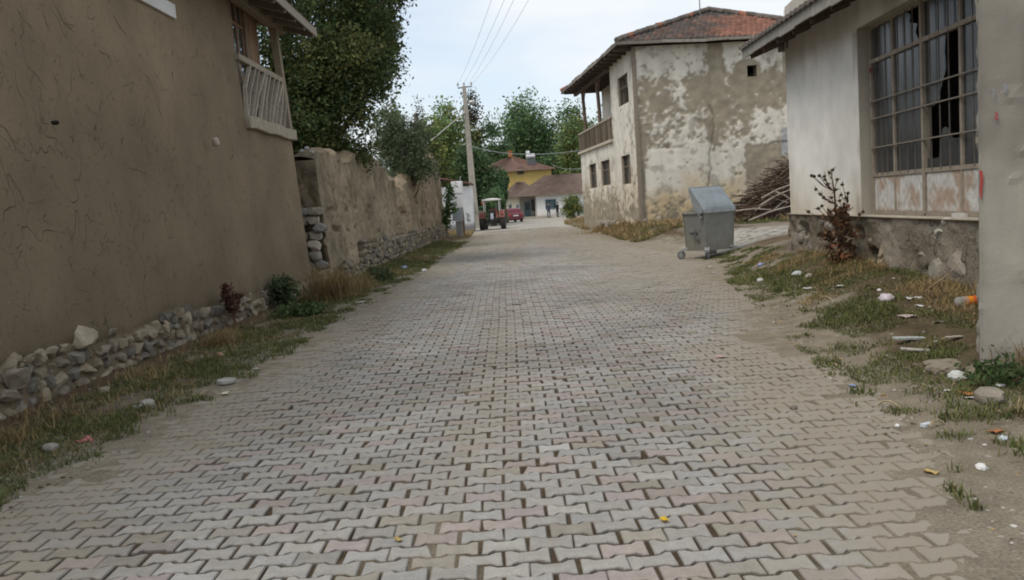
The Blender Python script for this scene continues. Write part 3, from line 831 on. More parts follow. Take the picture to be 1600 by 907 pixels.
# ------------------------------------------------------------------ LEFT: ragged adobe garden wall
GW0 = np.array([-3.93, 18.3, 0.0]); GW1 = np.array([-3.42, 47.0, 0.0])
def garden_wall():
    root = thing('adobe_wall', (-4, 30, 0), 'eroded mud garden wall with ragged top on a stone footing beyond the house', 'wall')
    L = np.linalg.norm(GW1 - GW0); ud = (GW1 - GW0) / L; n = np.array([ud[1], -ud[0], 0])
    prof = [(478, 231), (500, 236), (520, 246), (540, 254), (590, 262), (605, 272), (618, 284), (628, 281), (640, 272), (655, 262), (672, 256), (688, 252), (696, 262)]
    pu, pz = [0.0], [2.95]
    for p in prof:
        w = onplane(p[0], p[1], GW0, n); u = float(np.dot(w - GW0, ud))
        if u > pu[-1] + .05: pu.append(min(u, L + 4)); pz.append(float(w[2]))
    top = lambda u: np.interp(u, pu, pz) - .0 + .24 * (fbm(u * 1.1, u * 0, 1.7, 5, 71) - .5) * 2 * ss(0, 1.5, u) + .3 * (ss(.5, .53, fbm(u * .45, u * 0, 6.6, 2, 70)) - .5) * ss(3, 5, u) - .12 * ss(.5, 0, u) - .2 * ss(.58, .72, fbm(u * .8, u * 0, 9.1, 2, 72))
    T = .5
    pu, pz = [0, 3, 8, 11, 13, 16, 20, 24, 29, 34], [2.95, 3.05, 3.05, 2.95, 2.75, 3.2, 3.75, 4.1, 4.5, 4.5]
    def d3(p):
        a = .16 * (fbm(p[..., 0] * .8, p[..., 1] * .8, p[..., 2] * .6, 3, 73) - .5) * 2
        b = .08 * (fbm(p[..., 0] * 3.5, p[..., 1] * 3.5, p[..., 2] * 3.5, 3, 74) - .5) * 2
        hole = -.16 * ss(.66, .74, fbm(p[..., 0] * 2.2, p[..., 1] * 2.2, p[..., 2] * 4, 3, 75)) * ss(.6, 1.1, p[..., 2]) * ss(2.4, 1.8, p[..., 2])
        rill = -.12 * ss(.52, .68, fbm(p[..., 1] * 2.4, p[..., 1] * 0, p[..., 2] * .25, 3, 76)) * ss(1.2, 2.6, p[..., 2])
        return (a + b + hole + rill) * (.35 + .65 * ss(18.3, 19.4, p[..., 1]))
    us = np.linspace(0, L, 420); vs = np.linspace(0, 1, 60)
    U, V = np.meshgrid(us, vs, indexing='ij')
    tp = top(U)
    Zf = V * tp
    Pf = GW0 + U[..., None] * ud + np.stack([0 * U, 0 * U, Zf], -1) - n * (.05 * Zf[..., None])
    sf = lambda u: .8 + .18 * (fbm(u * 1.2, u * 0, 4.4, 2, 77) - .5) * 2 - .45 * ss(2.6, .6, u) - .5 * ss(2.2, 1.2, np.abs(u - 2.8) + .9)
    d = d3(Pf)
    d = np.where(Zf < sf(U) + .05 * (fbm(U * 7, Zf * 7, 0, 2, 78) - .5) * 2, -.14, d)
    Pf = Pf + d[..., None] * n
    Pf[..., 2] += Gs(-4, 30) * 0
    A = np.array([.31, .25, .17])
    t = fbm(U * .8, Zf * 1.2, 0, 4, 79)
    C = mixc(A * .78, A * 1.12, np.clip((t - .3) / .4, 0, 1))
    C = C * (1 - .2 * (ss(.5, .68, fbm(U * 2.4, Zf * .3, 0, 3, 80)) * ss(1.0, 2.4, Zf))[..., None])   # rain-washed streaks
    w = MB(); w.grid(Pf, C, flip=True)
    # broken near end
    ws = np.linspace(0, 1, 26)
    W, V2 = np.meshgrid(ws, vs, indexing='ij')
    e0 = Pf[0]                                                 # (60,3) edge of the front sheet
    b0 = e0 - n * T * 1.5
    Pe = e0[None] * (1 - W[..., None]) + b0[None] * W[..., None]
    hol = np.sin(np.pi * W) * (.08 + .5 * (fbm(W * 4, V2 * 8, 0, 5, 81) - .45)) * ss(.02, .1, V2) * ss(1.0, .65, V2)
    Pe[..., 1] += hol * 1.1
    Pe[..., 0] += .10 * (fbm(W * 3, V2 * 9, 4, 4, 84) - .5) * np.sin(np.pi * W)
    Pe[..., 2] += -np.abs(W) * .12 * V2 * 0
    w.grid(Pe, mixc(A * .5, A * .9, np.clip(fbm(W * 4, V2 * 9, 0, 3, 82) * 2.2 - .7, 0, 1)))
    # top and back
    ws = np.linspace(0, 1, 8)
    tb = Pf[:, -1]
    W, _ = np.meshgrid(ws, us, indexing='ij'); W = W.T
    back = tb - n * T * (1 + .5 * np.exp(-us / .4))[:, None]
    Pt = tb[:, None] * (1 - W[..., None]) + back[:, None] * W[..., None]
    Pt[..., 2] += .1 * np.sin(np.pi * W) + .05 * (fbm(U[:, :8] * 4, W * 3, 0, 3, 83) - .5) * 2 * np.sin(np.pi * W)
    w.grid(Pt, mixc(np.broadcast_to(A * .8, Pt.shape), A * .55, np.repeat(ss(.9, .1, us)[:, None], 8, 1)), flip=True)  # colour darkened by the broken end: painted shade over the lit slope
    bk = Pt[:, -1]
    lo = bk.copy(); lo[:, 2] = 0
    w.grid(np.stack([bk, lo], 1), A, flip=True)
    e1 = Pf[-1]; e1b = e1 - n * T
    w.grid(np.stack([e1, e1b], 0), A, flip=True)
    w.build('wall', 'adobe', root, smooth=True)
    s = MB()
    stones_wall(s, GW0 - n * .05, ud, n, 1.4, L, lambda u: float(sf(np.array([u]))[0]) + .05, .17, 62, .02, .05, basez=lambda u: Gs(-3.75, 18 + u) - .05)
    s.build('stone_footing', 'stone', root)
    # cobbles of the broken end, piled one on another
    s = MB(); r = np.random.default_rng(8)
    zc = .1
    pal = np.array([[.34, .30, .24], [.23, .22, .2], [.29, .26, .21], [.21, .21, .2], [.38, .33, .26]])
    for k in range(9):
        h = r.uniform(.14, .3)
        c = GW0 + np.array([-.16 + r.normal(0, .05) - .014 * k, -.12 + r.normal(0, .04), zc + h / 2])
        s.rock(c, (r.uniform(.24, .38), .3, h * 1.05), 100 + k, 3, .7, .2, r.normal(0, .3), pal[r.integers(5)] * r.uniform(.9, 1.2), None, 6)
        if r.random() < .6: s.rock(c + np.array([-.25, .05, r.normal(0, .04)]), (r.uniform(.2, .3), .3, h), 130 + k, 2, .85, .2, r.normal(0, .3), pal[r.integers(5)])
        zc += h * .86
    s.build('broken_end_stones', 'stone', root)
    for px, py in ((472, 236), (487, 238), (479, 232)):
        p = at(px, py, 18.4); s = MB(); s.rock(p, (.1, .1, .08), px, 2, .8, .3, .2, (.42, .41, .39))
        s.build('capping_stone', 'stone', root)
garden_wall()

# ------------------------------------------------------------------ RIGHT: white garage with a barred glass door
GX = lambda Y: 4.97 + .042 * (Y - 8.85)
GUD = np.array([.042, 1.0, 0]); GUD /= np.linalg.norm(GUD)
GN = np.array([-GUD[1], GUD[0], 0])                         # towards the street
GP = np.array([GX(4.0), 4.0, 0.0])
def gq(Y, z, o=0.0):
    return GP + GUD * ((Y - 4.0) / GUD[1]) + np.array([0, 0, z]) + GN * o
def garage():
    root = thing('garage', (7, 10, 0), 'low whitewashed garage with a large barred glass door on a rough stone plinth', 'garage')
    gu = lambda Y: (Y - 4.0) / GUD[1]
    Yd0, Yd1 = 8.1, 12.0
    op = (gu(Yd0), gu(Yd1), 1.04, 3.66)
    W = np.array([.84, .82, .76])
    us = lines(0, gu(15.42), .06, (op[0], op[1])); zs = lines(1.0, 4.75, .06, (op[2], op[3]))
    def disp(U, Z):
        return .03 * (fbm(U * .7, Z * .7, 0, 3, 91) - .5) * 2 + .007 * (fbm(U * 5, Z * 5, 0, 3, 92) - .5) * 2 + .05 * ss(.3, 0, gu(15.42) - U) * (fbm(Z * 1.1, Z * 0, 5, 3, 93) - .6)
    def col(U, Z):
        t = fbm(U * 1.2, Z * .5, 0, 4, 94)
        c = mixc(W * .84, W * 1.04, np.clip((t - .3) / .4, 0, 1))
        soot = ss(3.45, 4.2, Z + (fbm(U * 1.6, Z * .35, 0, 4, 95) - .5) * 1.5)          # brown run-off below the eave
        c = mixc(c, np.array([.27, .22, .17]), soot * .5)
        yel = ss(1.75, 1.0, Z + (fbm(U * 1.5, Z * 1.5, 0, 3, 96) - .5) * .9)
        c = mixc(c, np.array([.50, .40, .26]), yel * .5)
        edge = ss(.55, .05, (gu(15.42) - U) + (fbm(U * 3, Z * 1.5, 0, 3, 98) - .5) * .4) * ss(2.6, 1.2, Z)
        c = mixc(c, np.array([.45, .36, .25]), edge * .35)
        band = ss(.14, .06, np.abs(U - op[1] - .07)) * (Z < op[3])
        c = mixc(c, np.array([.36, .33, .27]), band * ss(.35, .5, fbm(U * 4, Z * 2, 0, 3, 97)) * .6)
        return c
    w = MB()
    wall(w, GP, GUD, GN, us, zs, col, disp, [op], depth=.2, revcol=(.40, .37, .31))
    # end wall on the lane, back wall, inner walls: a real dark room behind the door
    c15 = gq(15.42, 0); back = c15 - GN * 7
    U = np.linspace(0, 7, 80); Z = np.linspace(1.0, 4.7, 50); UU, ZZ = np.meshgrid(U, Z, indexing='ij')
    w.grid(c15 - UU[..., None] * GN + np.stack([0 * UU, .03 * (fbm(UU * 2, ZZ * 2, 0, 3, 99) - .5) * 2 * ss(0, .2, UU), ZZ], -1), W * .95)
    b4 = gq(4, 0) - GN * 7
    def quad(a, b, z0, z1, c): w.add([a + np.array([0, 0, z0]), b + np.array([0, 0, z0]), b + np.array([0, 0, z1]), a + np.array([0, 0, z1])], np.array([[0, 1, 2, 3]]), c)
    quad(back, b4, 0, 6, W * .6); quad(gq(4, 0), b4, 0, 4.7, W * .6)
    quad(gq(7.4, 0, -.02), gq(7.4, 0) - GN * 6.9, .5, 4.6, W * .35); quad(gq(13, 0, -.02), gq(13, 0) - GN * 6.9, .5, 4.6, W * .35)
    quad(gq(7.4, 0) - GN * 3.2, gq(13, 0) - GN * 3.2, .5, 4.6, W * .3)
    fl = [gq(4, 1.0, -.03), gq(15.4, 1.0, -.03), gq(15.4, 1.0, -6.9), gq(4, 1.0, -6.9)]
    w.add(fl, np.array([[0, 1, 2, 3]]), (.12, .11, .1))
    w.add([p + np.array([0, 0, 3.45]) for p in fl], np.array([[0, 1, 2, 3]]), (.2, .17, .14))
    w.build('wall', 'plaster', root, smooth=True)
    # plinth: rubble under crumbling render
    S = np.array([.225, .19, .14])
    us = np.linspace(0, gu(15.5), 260); vs = np.linspace(0, 1, 40)
    UU, VV = np.meshgrid(us, vs, indexing='ij')
    gz = np.array([Gs(GX(4 + u) - .1, 4 + u) for u in us])[:, None] - .12
    ZZ = gz + VV * (1.03 - gz)
    r_ = fbm(UU * 1.6, ZZ * 2.2, 0, 4, 101); r2 = fbm(UU * 5, ZZ * 6, 0, 3, 102)
    D = .05 + .11 * (r_ - .5) + .06 * (r2 - .5) + .05 * ss(.75, .3, ZZ) - .2 * ss(.62, .7, fbm(UU * 1.9, ZZ * 2.5, 3, 3, 104)) * ss(.95, .7, ZZ)
    D = np.where(VV > .985, .09, D)
    P = GP + UU[..., None] * GUD + D[..., None] * GN + np.stack([0 * UU, 0 * UU, ZZ], -1)
    C = mixc(S * .72, np.array([.30, .265, .215]), np.clip((fbm(UU * 1.3, ZZ * 1.6, 0, 4, 103) - .32) / .36, 0, 1))
    p = MB(); p.grid(P, C, flip=False)
    top = P[:, -1]; inn = top - GN * .3; inn[:, 2] += .015
    p.grid(np.stack([top, inn], 1), (.36, .32, .255), flip=False)
    e = P[-1]; 
    ee = np.stack([e - GN * k + np.array([0, .05 * math.sin(k * 9) , 0]) for k in np.linspace(0, 7, 60)], 0)
    ee[1:, :, 1] += .1 * (fbm(ee[1:, :, 0] * 3, ee[1:, :, 2] * 4, 0, 3, 105) - .5)
    p.grid(ee, S * .9, flip=False)
    p.build('plinth', 'adobe', root, smooth=True)
    r = np.random.default_rng(14)
    for px, py, sx, sz, c in ((1388, 412, .30, .26, (.36, .29, .21)), (1384, 392, .12, .16, (.36, .3, .22)), (1470, 430, .42, .34, (.33, .30, .25)), (1508, 425, .34, .42, (.31, .275, .23)), (1430, 424, .14, .22, (.36, .31, .24)), (1476, 365, .12, .1, (.42, .4, .35)), (1366, 378, .1, .12, (.33, .28, .22)), (1256, 372, .2, .22, (.26, .24, .21)), (1275, 385, .26, .2, (.24, .22, .2)), (1300, 356, .2, .2, (.28, .25, .22)), (1345, 400, .2, .16, (.26, .22, .18)), (1450, 402, .2, .14, (.25, .22, .19))):
        o = onplane(px, py, gq(9, 0, .0), GN)
        s = MB(); s.rock(o, (sx * 1.1, .22, sz * 1.1), px, 3, .6, .26, r.normal(0, .2), np.array(c) * .9, (GUD, GN, np.array([0, 0, 1.0])), 8)
        s.build('plinth_stone', 'stone', root)
    # --- door: two iron leaves with panes, bars and rusty lower panels
    door = MB((.30, .255, .20))
    O = -.17
    k = lambda px, py: onplane(px, py, gq(9, 0, O), GN)
    yl = 11.92; ym = [float(k(1400, 270)[1]), float(k(1447, 268)[1]), float(k(1505, 264)[1])]; yr = 8.18
    zt, z1, zp, z0 = 3.64, float(k(1353, 102)[2]), float(k(1400, 271)[2]), 1.07
    ys = [yl] + ym + [yr]
    B = lambda a, b, w_, h_, o=O: door.beam(gq(*a, o), gq(*b, o), w_, h_, GN)
    for y_, w_ in zip(ys, (.06, .045, .085, .045, .06)): B((y_, z0), (y_, zt), .05, w_)
    for z_, h_ in ((zt, .05), (z1, .075), (zp, .06), (z0, .05)): B((yl, z_), (yr, z_), .052, h_)
    droot = door.build('door', 'iron', root)
    bars = MB((.25, .215, .175))
    for py_l in (160, 184, 222):
        zz = {160: 2.62, 184: 2.38, 222: 1.98}[py_l]
        bars.beam(gq(yl, zz, O + .05), gq(yr, zz, O + .05), .014, .024, GN)
    for a, b in zip(ys[:-1], ys[1:]):
        nb = 4
        for i in range(1, nb):
            y_ = a + (b - a) * i / nb
            bars.beam(gq(y_, zp, O + .035), gq(y_, zt - .02, O + .035), .011, .012, GN, (.13, .115, .10))
    bars.build('security_bars', 'iron', droot)
    # lower sheet-metal panels, white paint rusting through
    for a, b in ((ys[0], ys[2]), (ys[2], ys[4])):
        U = np.linspace(0, 1, 90); Z = np.linspace(z0 + .02, zp - .03, 34); UU, ZZ = np.meshgrid(U, Z, indexing='ij')
        YY = a + (b - a) * (.02 + .96 * UU)
        rust = fbm(YY * 2.2, ZZ * 3.2, 0, 5, 111); emb = .5 + .5 * np.sin(YY * 42) * np.sin(ZZ * 38)
        r2_ = fbm(YY * 9, ZZ * 7, 0, 4, 112); rr = ss(.50, .70, rust * .6 + r2_ * .42 + .07 * emb - .10 * (ZZ - z0 - .25)) 
        c = mixc(np.array([.56, .55, .52]), np.array([.36, .235, .15]), rr * .75)
        c = mixc(c, np.array([.18, .09, .05]), ss(.06, .0, ZZ - z0) * .9)
        Pp = gq(4, 0, O + .012)[None, None] * 0 + np.stack([GP[0] + GUD[0] * (YY - 4) / GUD[1] + GN[0] * (O + .012), YY + GN[1] * (O + .012), ZZ], -1)
        Pp[..., 0] -= .004 * emb
        m = MB(); m.grid(Pp, c, flip=True)
        m.build('door_panel', 'iron', droot)
    h = MB((.55, .53, .5)); h.beam(gq(9.55, 1.06, O + .03), gq(9.3, 1.06, O + .05), .05, .1, GN); h.rock(gq(9.42, 1.0, .02), (.12, .1, .1), 3, 2, .8, .25, 0, (.5, .48, .43)); h.build('doorstop', 'iron', droot)
    h = MB((.25, .13, .1)); h.box(gq(11.86, 3.06, O + .05), (.05, .05, .07)); h.build('hinge', 'iron', droot)
    # panes; several are broken
    def shard(poly, Ya, Yb, Za, Zb, mat='glass'):
        P = [gq(Ya + (Yb - Ya) * u, Za + (Zb - Za) * v, O - .005) for u, v in poly]
        m = MB(); m.add(P + [q + GN * -.004 for q in P], [np.arange(len(P))[None], (np.arange(len(P)) + len(P))[::-1][None]])
        return m.build('pane', mat, droot)
    full = [(0, 0), (1, 0), (1, 1), (0, 1)]
    for i in range(4):
        if i == 2:
            shard([(0, 1), (.62, 1), (.56, .86), (.6, .74), (.42, .58), (.38, .52), (.22, .48), (.12, .5), (0, .49)], ys[i], ys[i + 1], zp, z1)
            shard([(0, 0), (1, 0), (1, .24), (.86, .21), (.72, .22), (.66, .28), (.55, .31), (.47, .3), (.42, .22), (.36, .09), (.14, .085), (0, .1)], ys[i], ys[i + 1], zp, z1)
        else:
            shard(full, ys[i], ys[i + 1], zp, z1)
        if i == 1:
            shard([(0, 0), (.86, 0), (.74, .3), (.8, .5), (.55, .62), (.6, .8), (.42, 1), (0, 1)], ys[i], ys[i + 1], z1, zt)
        else:
            shard(full, ys[i], ys[i + 1], z1, zt)
    # a rag of brown cardboard behind the hole
    cb = MB((.16, .10, .06)); cb.box(gq(9.7, 3.34, O - .5), (.04, .5, .5)); cb.build('cardboard', 'paper', droot)
    # --- roof: overhanging eave along the street
    e1 = onplane(1162, 88, gq(9, 0, .62), GN); Ye = float(e1[1]); ez = float(e1[2])
    s2 = onplane(1290, 7, gq(9, 0, .62), GN)
    slope = math.tan(R(20))
    rf = MB((.2, .16, .12)); r = np.random.default_rng(3)
    zl = lambda Y: ez + (float(s2[2]) - ez) * (Ye - Y) / (Ye - float(s2[1]))
    nB = 46
    for i in range(nB):
        a, b = Ye - i * .27, Ye - (i + 1) * .27 + .012
        A0, A1 = gq(a, zl(a), .60), gq(b, zl(b), .60)
        up_ = -GN * 4.5 + np.array([0, 0, 4.5 * slope])
        th = np.array([0, 0, .03])
        v = [A0, A1, A1 + up_, A0 + up_]; v = v + [q + th for q in v]
        rf.add(v, np.array([(0, 3, 2, 1), (4, 5, 6, 7), (0, 1, 5, 4), (1, 2, 6, 5), (2, 3, 7, 6), (3, 0, 4, 7)]), np.array([.2, .155, .115]) * r.uniform(.7, 1.2))
    rf.build('roof', 'wood', root)
    fb = MB((.42, .40, .36))
    n_ = 16
    for i in range(n_):
        a, b = Ye + .02 - i * .8, Ye + .02 - (i + 1) * .8 + .006
        j = r.normal(0, .012)
        fb.beam(gq(a, zl(a) + .05 + j, .62), gq(b, zl(b) + .05 + j, .62), .03, .19, (0, 0, 1), np.array([.36, .34, .30]) * r.uniform(.75, 1.15))
    fb.build('fascia_board', 'wood', root)
    fb = MB((.3, .26, .21))
    fb.beam(gq(Ye + .03, zl(Ye) + .05, .62), gq(Ye + .03, zl(Ye) + .05 + 4.5 * slope, -3.9), .03, .17)
    fb.build('gable_board', 'wood', root)
    bm_ = MB((.13, .1, .08)); bm_.beam(gq(15.0, zl(15.4) + .07, -.1), gq(Ye - .02, zl(Ye) + .1, -.1), .16, .16); bm_.build('purlin', 'wood', root)
    for i in range(14): 
        y_ = Ye - .3 - i * .85
        bm_ = MB((.13, .1, .08)); bm_.beam(gq(y_, zl(y_) - .05, .56), gq(y_, zl(y_) - .05 + .6 * slope, -.04), .07, .1)
        bm_.build('rafter', 'wood', root)
    tl = MB()
    A, B_ = np.meshgrid(np.linspace(0, 4.6, 48), np.linspace(Ye + .08, Ye - 12.5, 330), indexing='ij')
    zt_ = np.interp(-B_, [-Ye, -(Ye - 13)], [zl(Ye), zl(Ye - 13)]) + .155 + A * slope + .035 * np.abs(np.sin(B_ * math.pi / .23)) - .03 * ((A / .34) % 1)
    base = gq(4, 0, .68)
    P = np.stack([GP[0] + GUD[0] * (B_ - 4) + GN[0] * (.68 - A), B_ + GN[1] * (.68 - A), zt_], -1)
    tl.grid(P, mixc([.14, .125, .11], [.24, .17, .13], fbm(A * 3, B_ * 4, 0, 3, 115)))
    lip = P[0].copy(); lip[:, 2] -= .06
    tl.grid(np.stack([lip, P[0]], 0), (.15, .13, .11))
    tl.build('roof_tiles', 'tile', root)
garage()
# ------------------------------------------------------------------ RIGHT: derelict two-storey house
HC = np.array([5.36, 33.3, 0.0])
HF = np.array([1, .12, 0]); HF /= np.linalg.norm(HF)          # along the front
HL = np.array([-.095, 1, 0]); HL /= np.linalg.norm(HL)        # along the street side
HFn = np.array([HF[1], -HF[0], 0]); HLn = np.array([-HL[1], HL[0], 0])
HT = 7.42
def hpx(px, py, side):
    p = onplane(px, py, HC, HFn if side == 'f' else HLn)
    return float(np.dot(p - HC, HF if side == 'f' else HL)), float(p[2])
def old_house():
    root = thing('derelict_house', (9.5, 39, .4), 'derelict two storey house with peeling whitewash, gallery and red tiled roof', 'house')
    WH = np.array([.70, .655, .565]); MU = np.array([.335, .288, .212]); OC = np.array([.56, .415, .215])
    def colf(side):
        s = 200 if side == 'f' else 230
        def f(U, Z):
            n1 = fbm(U * .9, Z * .9, 0, 5, s); n2 = fbm(U * 4, Z * 4.5, 0, 4, s + 1); n3 = fbm(U * 2.2, Z * .45, 0, 4, s + 2)
            if side == 'f':
                zp = np.interp(Z, [.3, 1.2, 2.2, 3.2, 3.6, 4.3, 5.0, 6.0, 6.35, 7.5], [.40, .64, .78, .76, .50, .40, .22, .20, .62, .80])
                zp = zp + .5 * np.exp(-((U - 1.75) / .35) ** 2 - ((Z - 5.5) / .7) ** 2)
                zp = zp - .8 * (ss(3.0, 3.15, U) * ss(3.75, 3.6, U) * ss(5.2, 5.6, Z))
                zp = zp - .9 * (ss(4.35, 4.6, U + .25 * (n2 - .5)) * ss(6.4, 6.1, U) * ss(3.4, 3.2, Z + .3 * (n1 - .5)))
                zp = zp - .7 * (ss(6.1, 6.2, U) * ss(4.9, 5.1, Z)) - .9 * ss(.62, .5, np.hypot((U - 4.66), (Z - 6.2) * 1.0))
                zp = zp - .5 * ss(.5, .3, U) * ss(2.4, 3.2, Z) * ss(4.0, 3.4, Z) - .6 * ss(.22, .1, np.abs(U - .08)) * ss(5, 4, Z)
                zp = zp + .35 * ss(4.6, 5.4, U) * ss(5.0, 4.6, Z) * ss(3.5, 3.8, Z)
            else:
                zp = np.interp(Z, [.3, .9, 1.6, 2.6, 3.4, 4.2, 5.4, 7.5], [.22, .40, .74, .84, .90, .80, .90, .90])
                zp = zp - .35 * ss(3.6, 4.2, U) * ss(3.0, 1.2, Z)
            n5 = fbm(U * 8, Z * 9, 3, 4, s + 4)
            m = ss(-.13, .13, zp - .5 + (n1 - .5) * .5 + (n2 - .5) * .65 + (n3 - .5) * .35 + (n5 - .5) * 1.0)
            mud = mixc(MU * .82, MU * 1.12, np.clip((n2 - .25) * 2, 0, 1))
            och = ss(3.0, 1.3, Z + (n1 - .5) * 3.0) * (1.0 if side == 'f' else .4) * ss(5.2, 3.4, U if side == 'f' else U * 0)
            blot = ss(.62, .72, fbm(U * 3.1, Z * 3.4, 7, 4, s + 5))
            wht = mixc(WH * .84, WH * 1.06, np.clip((n3 - .3) * 2.4, 0, 1))
            wht = mixc(wht, OC, np.clip(och, 0, 1) * .8)
            wht = mixc(wht, np.array([.30, .265, .21]), blot * .6)
            c = mixc(mud, wht, m)
            if side == 'f':
                pt = (ss(5.95, 6.0, U) * ss(2.8, 2.9, Z) * ss(4.0, 3.92, Z))
                c = mixc(c, np.array([.40, .41, .41]), pt * .9)
                w1_ = 3.02 + .25 * (fbm(Z * 1.3, Z * 0, 2, 4, 207) - .5) * 2 - .25 * ss(3.2, 1.2, Z)
                w2_ = 3.42 + .12 * (fbm(U * 1.1, U * 0, 2, 4, 208) - .5) * 2
                cut_ = np.maximum(np.exp(-((U - w1_) / .035) ** 2) * (Z < 5.0), np.exp(-((Z - w2_) / .035) ** 2) * ss(.46, .56, fbm(U * .8, U * 0, 8, 3, 209)))
                c = mixc(c, np.array([.12, .095, .07]), cut_ * .75)
                f.cut = cut_
            f.m = m
            return c
        return f
    def dispf(side):
        cf = colf(side)
        def f(U, Z):
            cf(U, Z)
            return -.03 * getattr(cf, 'cut', 0) + .028 * (cf.m - .5) + .035 * (fbm(U * .6, Z * .6, 0, 3, 240) - .5) * 2 + .022 * (fbm(U * 5, Z * 5, 0, 3, 241) - .5) * 2 * (1 - .5 * cf.m)
        return f
    w = MB()
    hu, hz = hpx(1175, 111, 'f')
    vent = (hu - .2, hu + .2, hz - .22, hz + .22)
    wall(w, HC, HF, HFn, lines(0, 8.6, .055, (vent[0], vent[1])), lines(.1, HT, .055, (vent[2], vent[3])), colf('f'), dispf('f'), [vent], depth=.35, revcol=(.2, .165, .12))
    # street side: lower windows, one upper window, upper gallery beyond
    def rect(a, b):
        u0, z1 = hpx(*a, 'l'); u1, z0 = hpx(*b, 'l'); return (min(u0, u1), max(u0, u1), min(z0, z1), max(z0, z1))
    w1 = rect((984, 241), (973, 289)); w2 = rect((952, 249), (940.5, 291)); w3 = rect((931, 255), (922.5, 295)); w4 = rect((980, 113), (967, 168))
    ug = hpx(957, 200, 'l')[0]
    zg = float(np.mean([hpx(950, 222, 'l')[1], hpx(920, 232, 'l')[1]]))
    Lh = 12.2
    us = lines(0, Lh, .06, (w1[0], w1[1], w2[0], w2[1], w3[0], w3[1], w4[0], w4[1], ug)); zs = lines(.1, HT, .06, tuple(sorted({w1[2], w1[3], w2[2], w2[3], w3[2], w3[3], w4[2], w4[3], zg})))
    wall(w, HC, HL, HLn, us, zs, colf('l'), dispf('l'), [w1, w2, w3, w4], cut=lambda u, z: (u > ug) & (z > zg), depth=.28, revcol=(.42, .37, .29))
    def plain(a, b, z0, z1, c):
        w.add([a + np.array([0, 0, z0]), b + np.array([0, 0, z0]), b + np.array([0, 0, z1]), a + np.array([0, 0, z1])], np.array([[0, 1, 2, 3]]), c)
    A = HC + HL * Lh; B = A + HF * 8.6; Cn = HC + HF * 8.6
    plain(A, B, 0, zg, WH * .8); plain(B, Cn, 0, HT, WH * .7)
    # recessed wall of the gallery and the return wall beside it
    gd = 1.35
    U, Z = np.meshgrid(np.linspace(0, gd, 20), np.linspace(zg, HT, 50), indexing='ij')
    w.grid(HC + HL * ug + U[..., None] * HF + np.stack([0 * U, 0 * U, Z], -1), colf('l')(U + 20, Z * 0 + 6), flip=True)
    U, Z = np.meshgrid(np.linspace(ug, Lh, 90), np.linspace(zg, HT, 50), indexing='ij')
    w.grid(HC + HF * gd + U[..., None] * HL + np.stack([0 * U, 0 * U, Z], -1), colf('l')(U + 40, Z * 0 + 6), flip=True)
    plain(A + HF * gd, B, zg, HT, WH * .8)
    w.add([HC + HL * ug + np.array([0, 0, zg]), A + np.array([0, 0, zg]), A + HF * gd + np.array([0, 0, zg]), HC + HL * ug + HF * gd + np.array([0, 0, zg])], np.array([[0, 1, 2, 3]]), (.2, .16, .12))
    for z_ in (.12, zg - .02, HT): w.add([HC + np.array([.1, .1, z_]), Cn + np.array([-.1, .1, z_]), B + np.array([-.1, -.1, z_]), A + np.array([.1, -.1, z_])], np.array([[0, 1, 2, 3]]), (.1, .08, .06))
    w.build('wall', 'plaster', root, smooth=True)
    # corner timber, horizontal tie beam lines
    DK = np.array([.19, .15, .115])
    t = MB(); r = np.random.default_rng(4)
    t.beam(HC + np.array([0.0, -.02, .35]) + HLn * .0, HC + np.array([.02, -.02, HT]), .16, .16, (0, 1, 0), (.24, .2, .155))
    t.build('corner_post', 'wood', root, bevel=.02)
    t = MB()
    pl = HC + HLn * .03 + np.array([0, 0, zg - .07])
    t.beam(pl + HL * ug, pl + HL * (Lh + .1), .22, .14, (0, 0, 1), (.46, .41, .33))
    t.build('gallery_sill', 'wood', root, bevel=.02)
    for (a, b, c, e), hb_ in ((w1, 0), (w2, 0), (w3, 0), (w4, 1)):
        f = MB(DK)
        q = lambda u, z, o: HC + HL * u + np.array([0, 0, z]) + HLn * o
        for s_, d_ in (((a, c), (b, c)), ((a, e), (b, e)), ((a, c), (a, e)), ((b, c), (b, e))): f.beam(q(*s_, -.12), q(*d_, -.12), .07, .08, HLn)
        f.beam(q((a + b) / 2, c, -.13), q((a + b) / 2, e, -.13), .05, .05, HLn); f.beam(q(a, c + (e - c) * .62, -.13), q(b, c + (e - c) * .62, -.13), .05, .05, HLn)
        fo = f.build('window', 'wood', root)
        if True:
            g = MB(); g.add([q((a + b) / 2, c, -.14), q(b, c, -.14), q(b, e, -.14), q((a + b) / 2, e, -.14)] if not hb_ else [q(a, c + (e - c) * .55, -.14), q((a + b) / 2, c + (e - c) * .55, -.14), q((a + b) / 2, e, -.14), q(a, e, -.14)], np.array([[0, 1, 2, 3]]))
            g.build('pane', 'window', fo)
        if hb_ == 0:
            g = MB((.25, .21, .16)); 
            for k in range(3): g.box(q(a + (b - a) * (.08 + .14 * k), (c + e) / 2, -.1), (.025, .12, (e - c) * .94), col=DK * r.uniform(.9, 1.6))
            g.build('shutter', 'wood', fo)
    # gallery posts and railing
    for px in (936, 913):
        u0 = hpx(px + 1, 225, 'l')[0]; u0 = min(u0, Lh - .1)
        t = MB((.17, .125, .095)); b0 = HC + HL * u0 + HLn * -.06
        t.tube([b0 + np.array([0, 0, zg]), b0 + np.array([.02, 0, zg + 1.5]), b0 + np.array([-.03, 0, HT - .25]), b0 + np.array([-.06, 0, HT + .1])], [.1, .09, .085, .1], 8)
        t.build('gallery_post', 'wood', root)
        t = MB((.17, .125, .095)); t.beam(b0 + np.array([0, 0, HT - .62]), b0 + HL * -.6 + np.array([0, 0, HT - .03]), .1, .1); t.build('brace', 'wood', root)
    rz = zg + .95
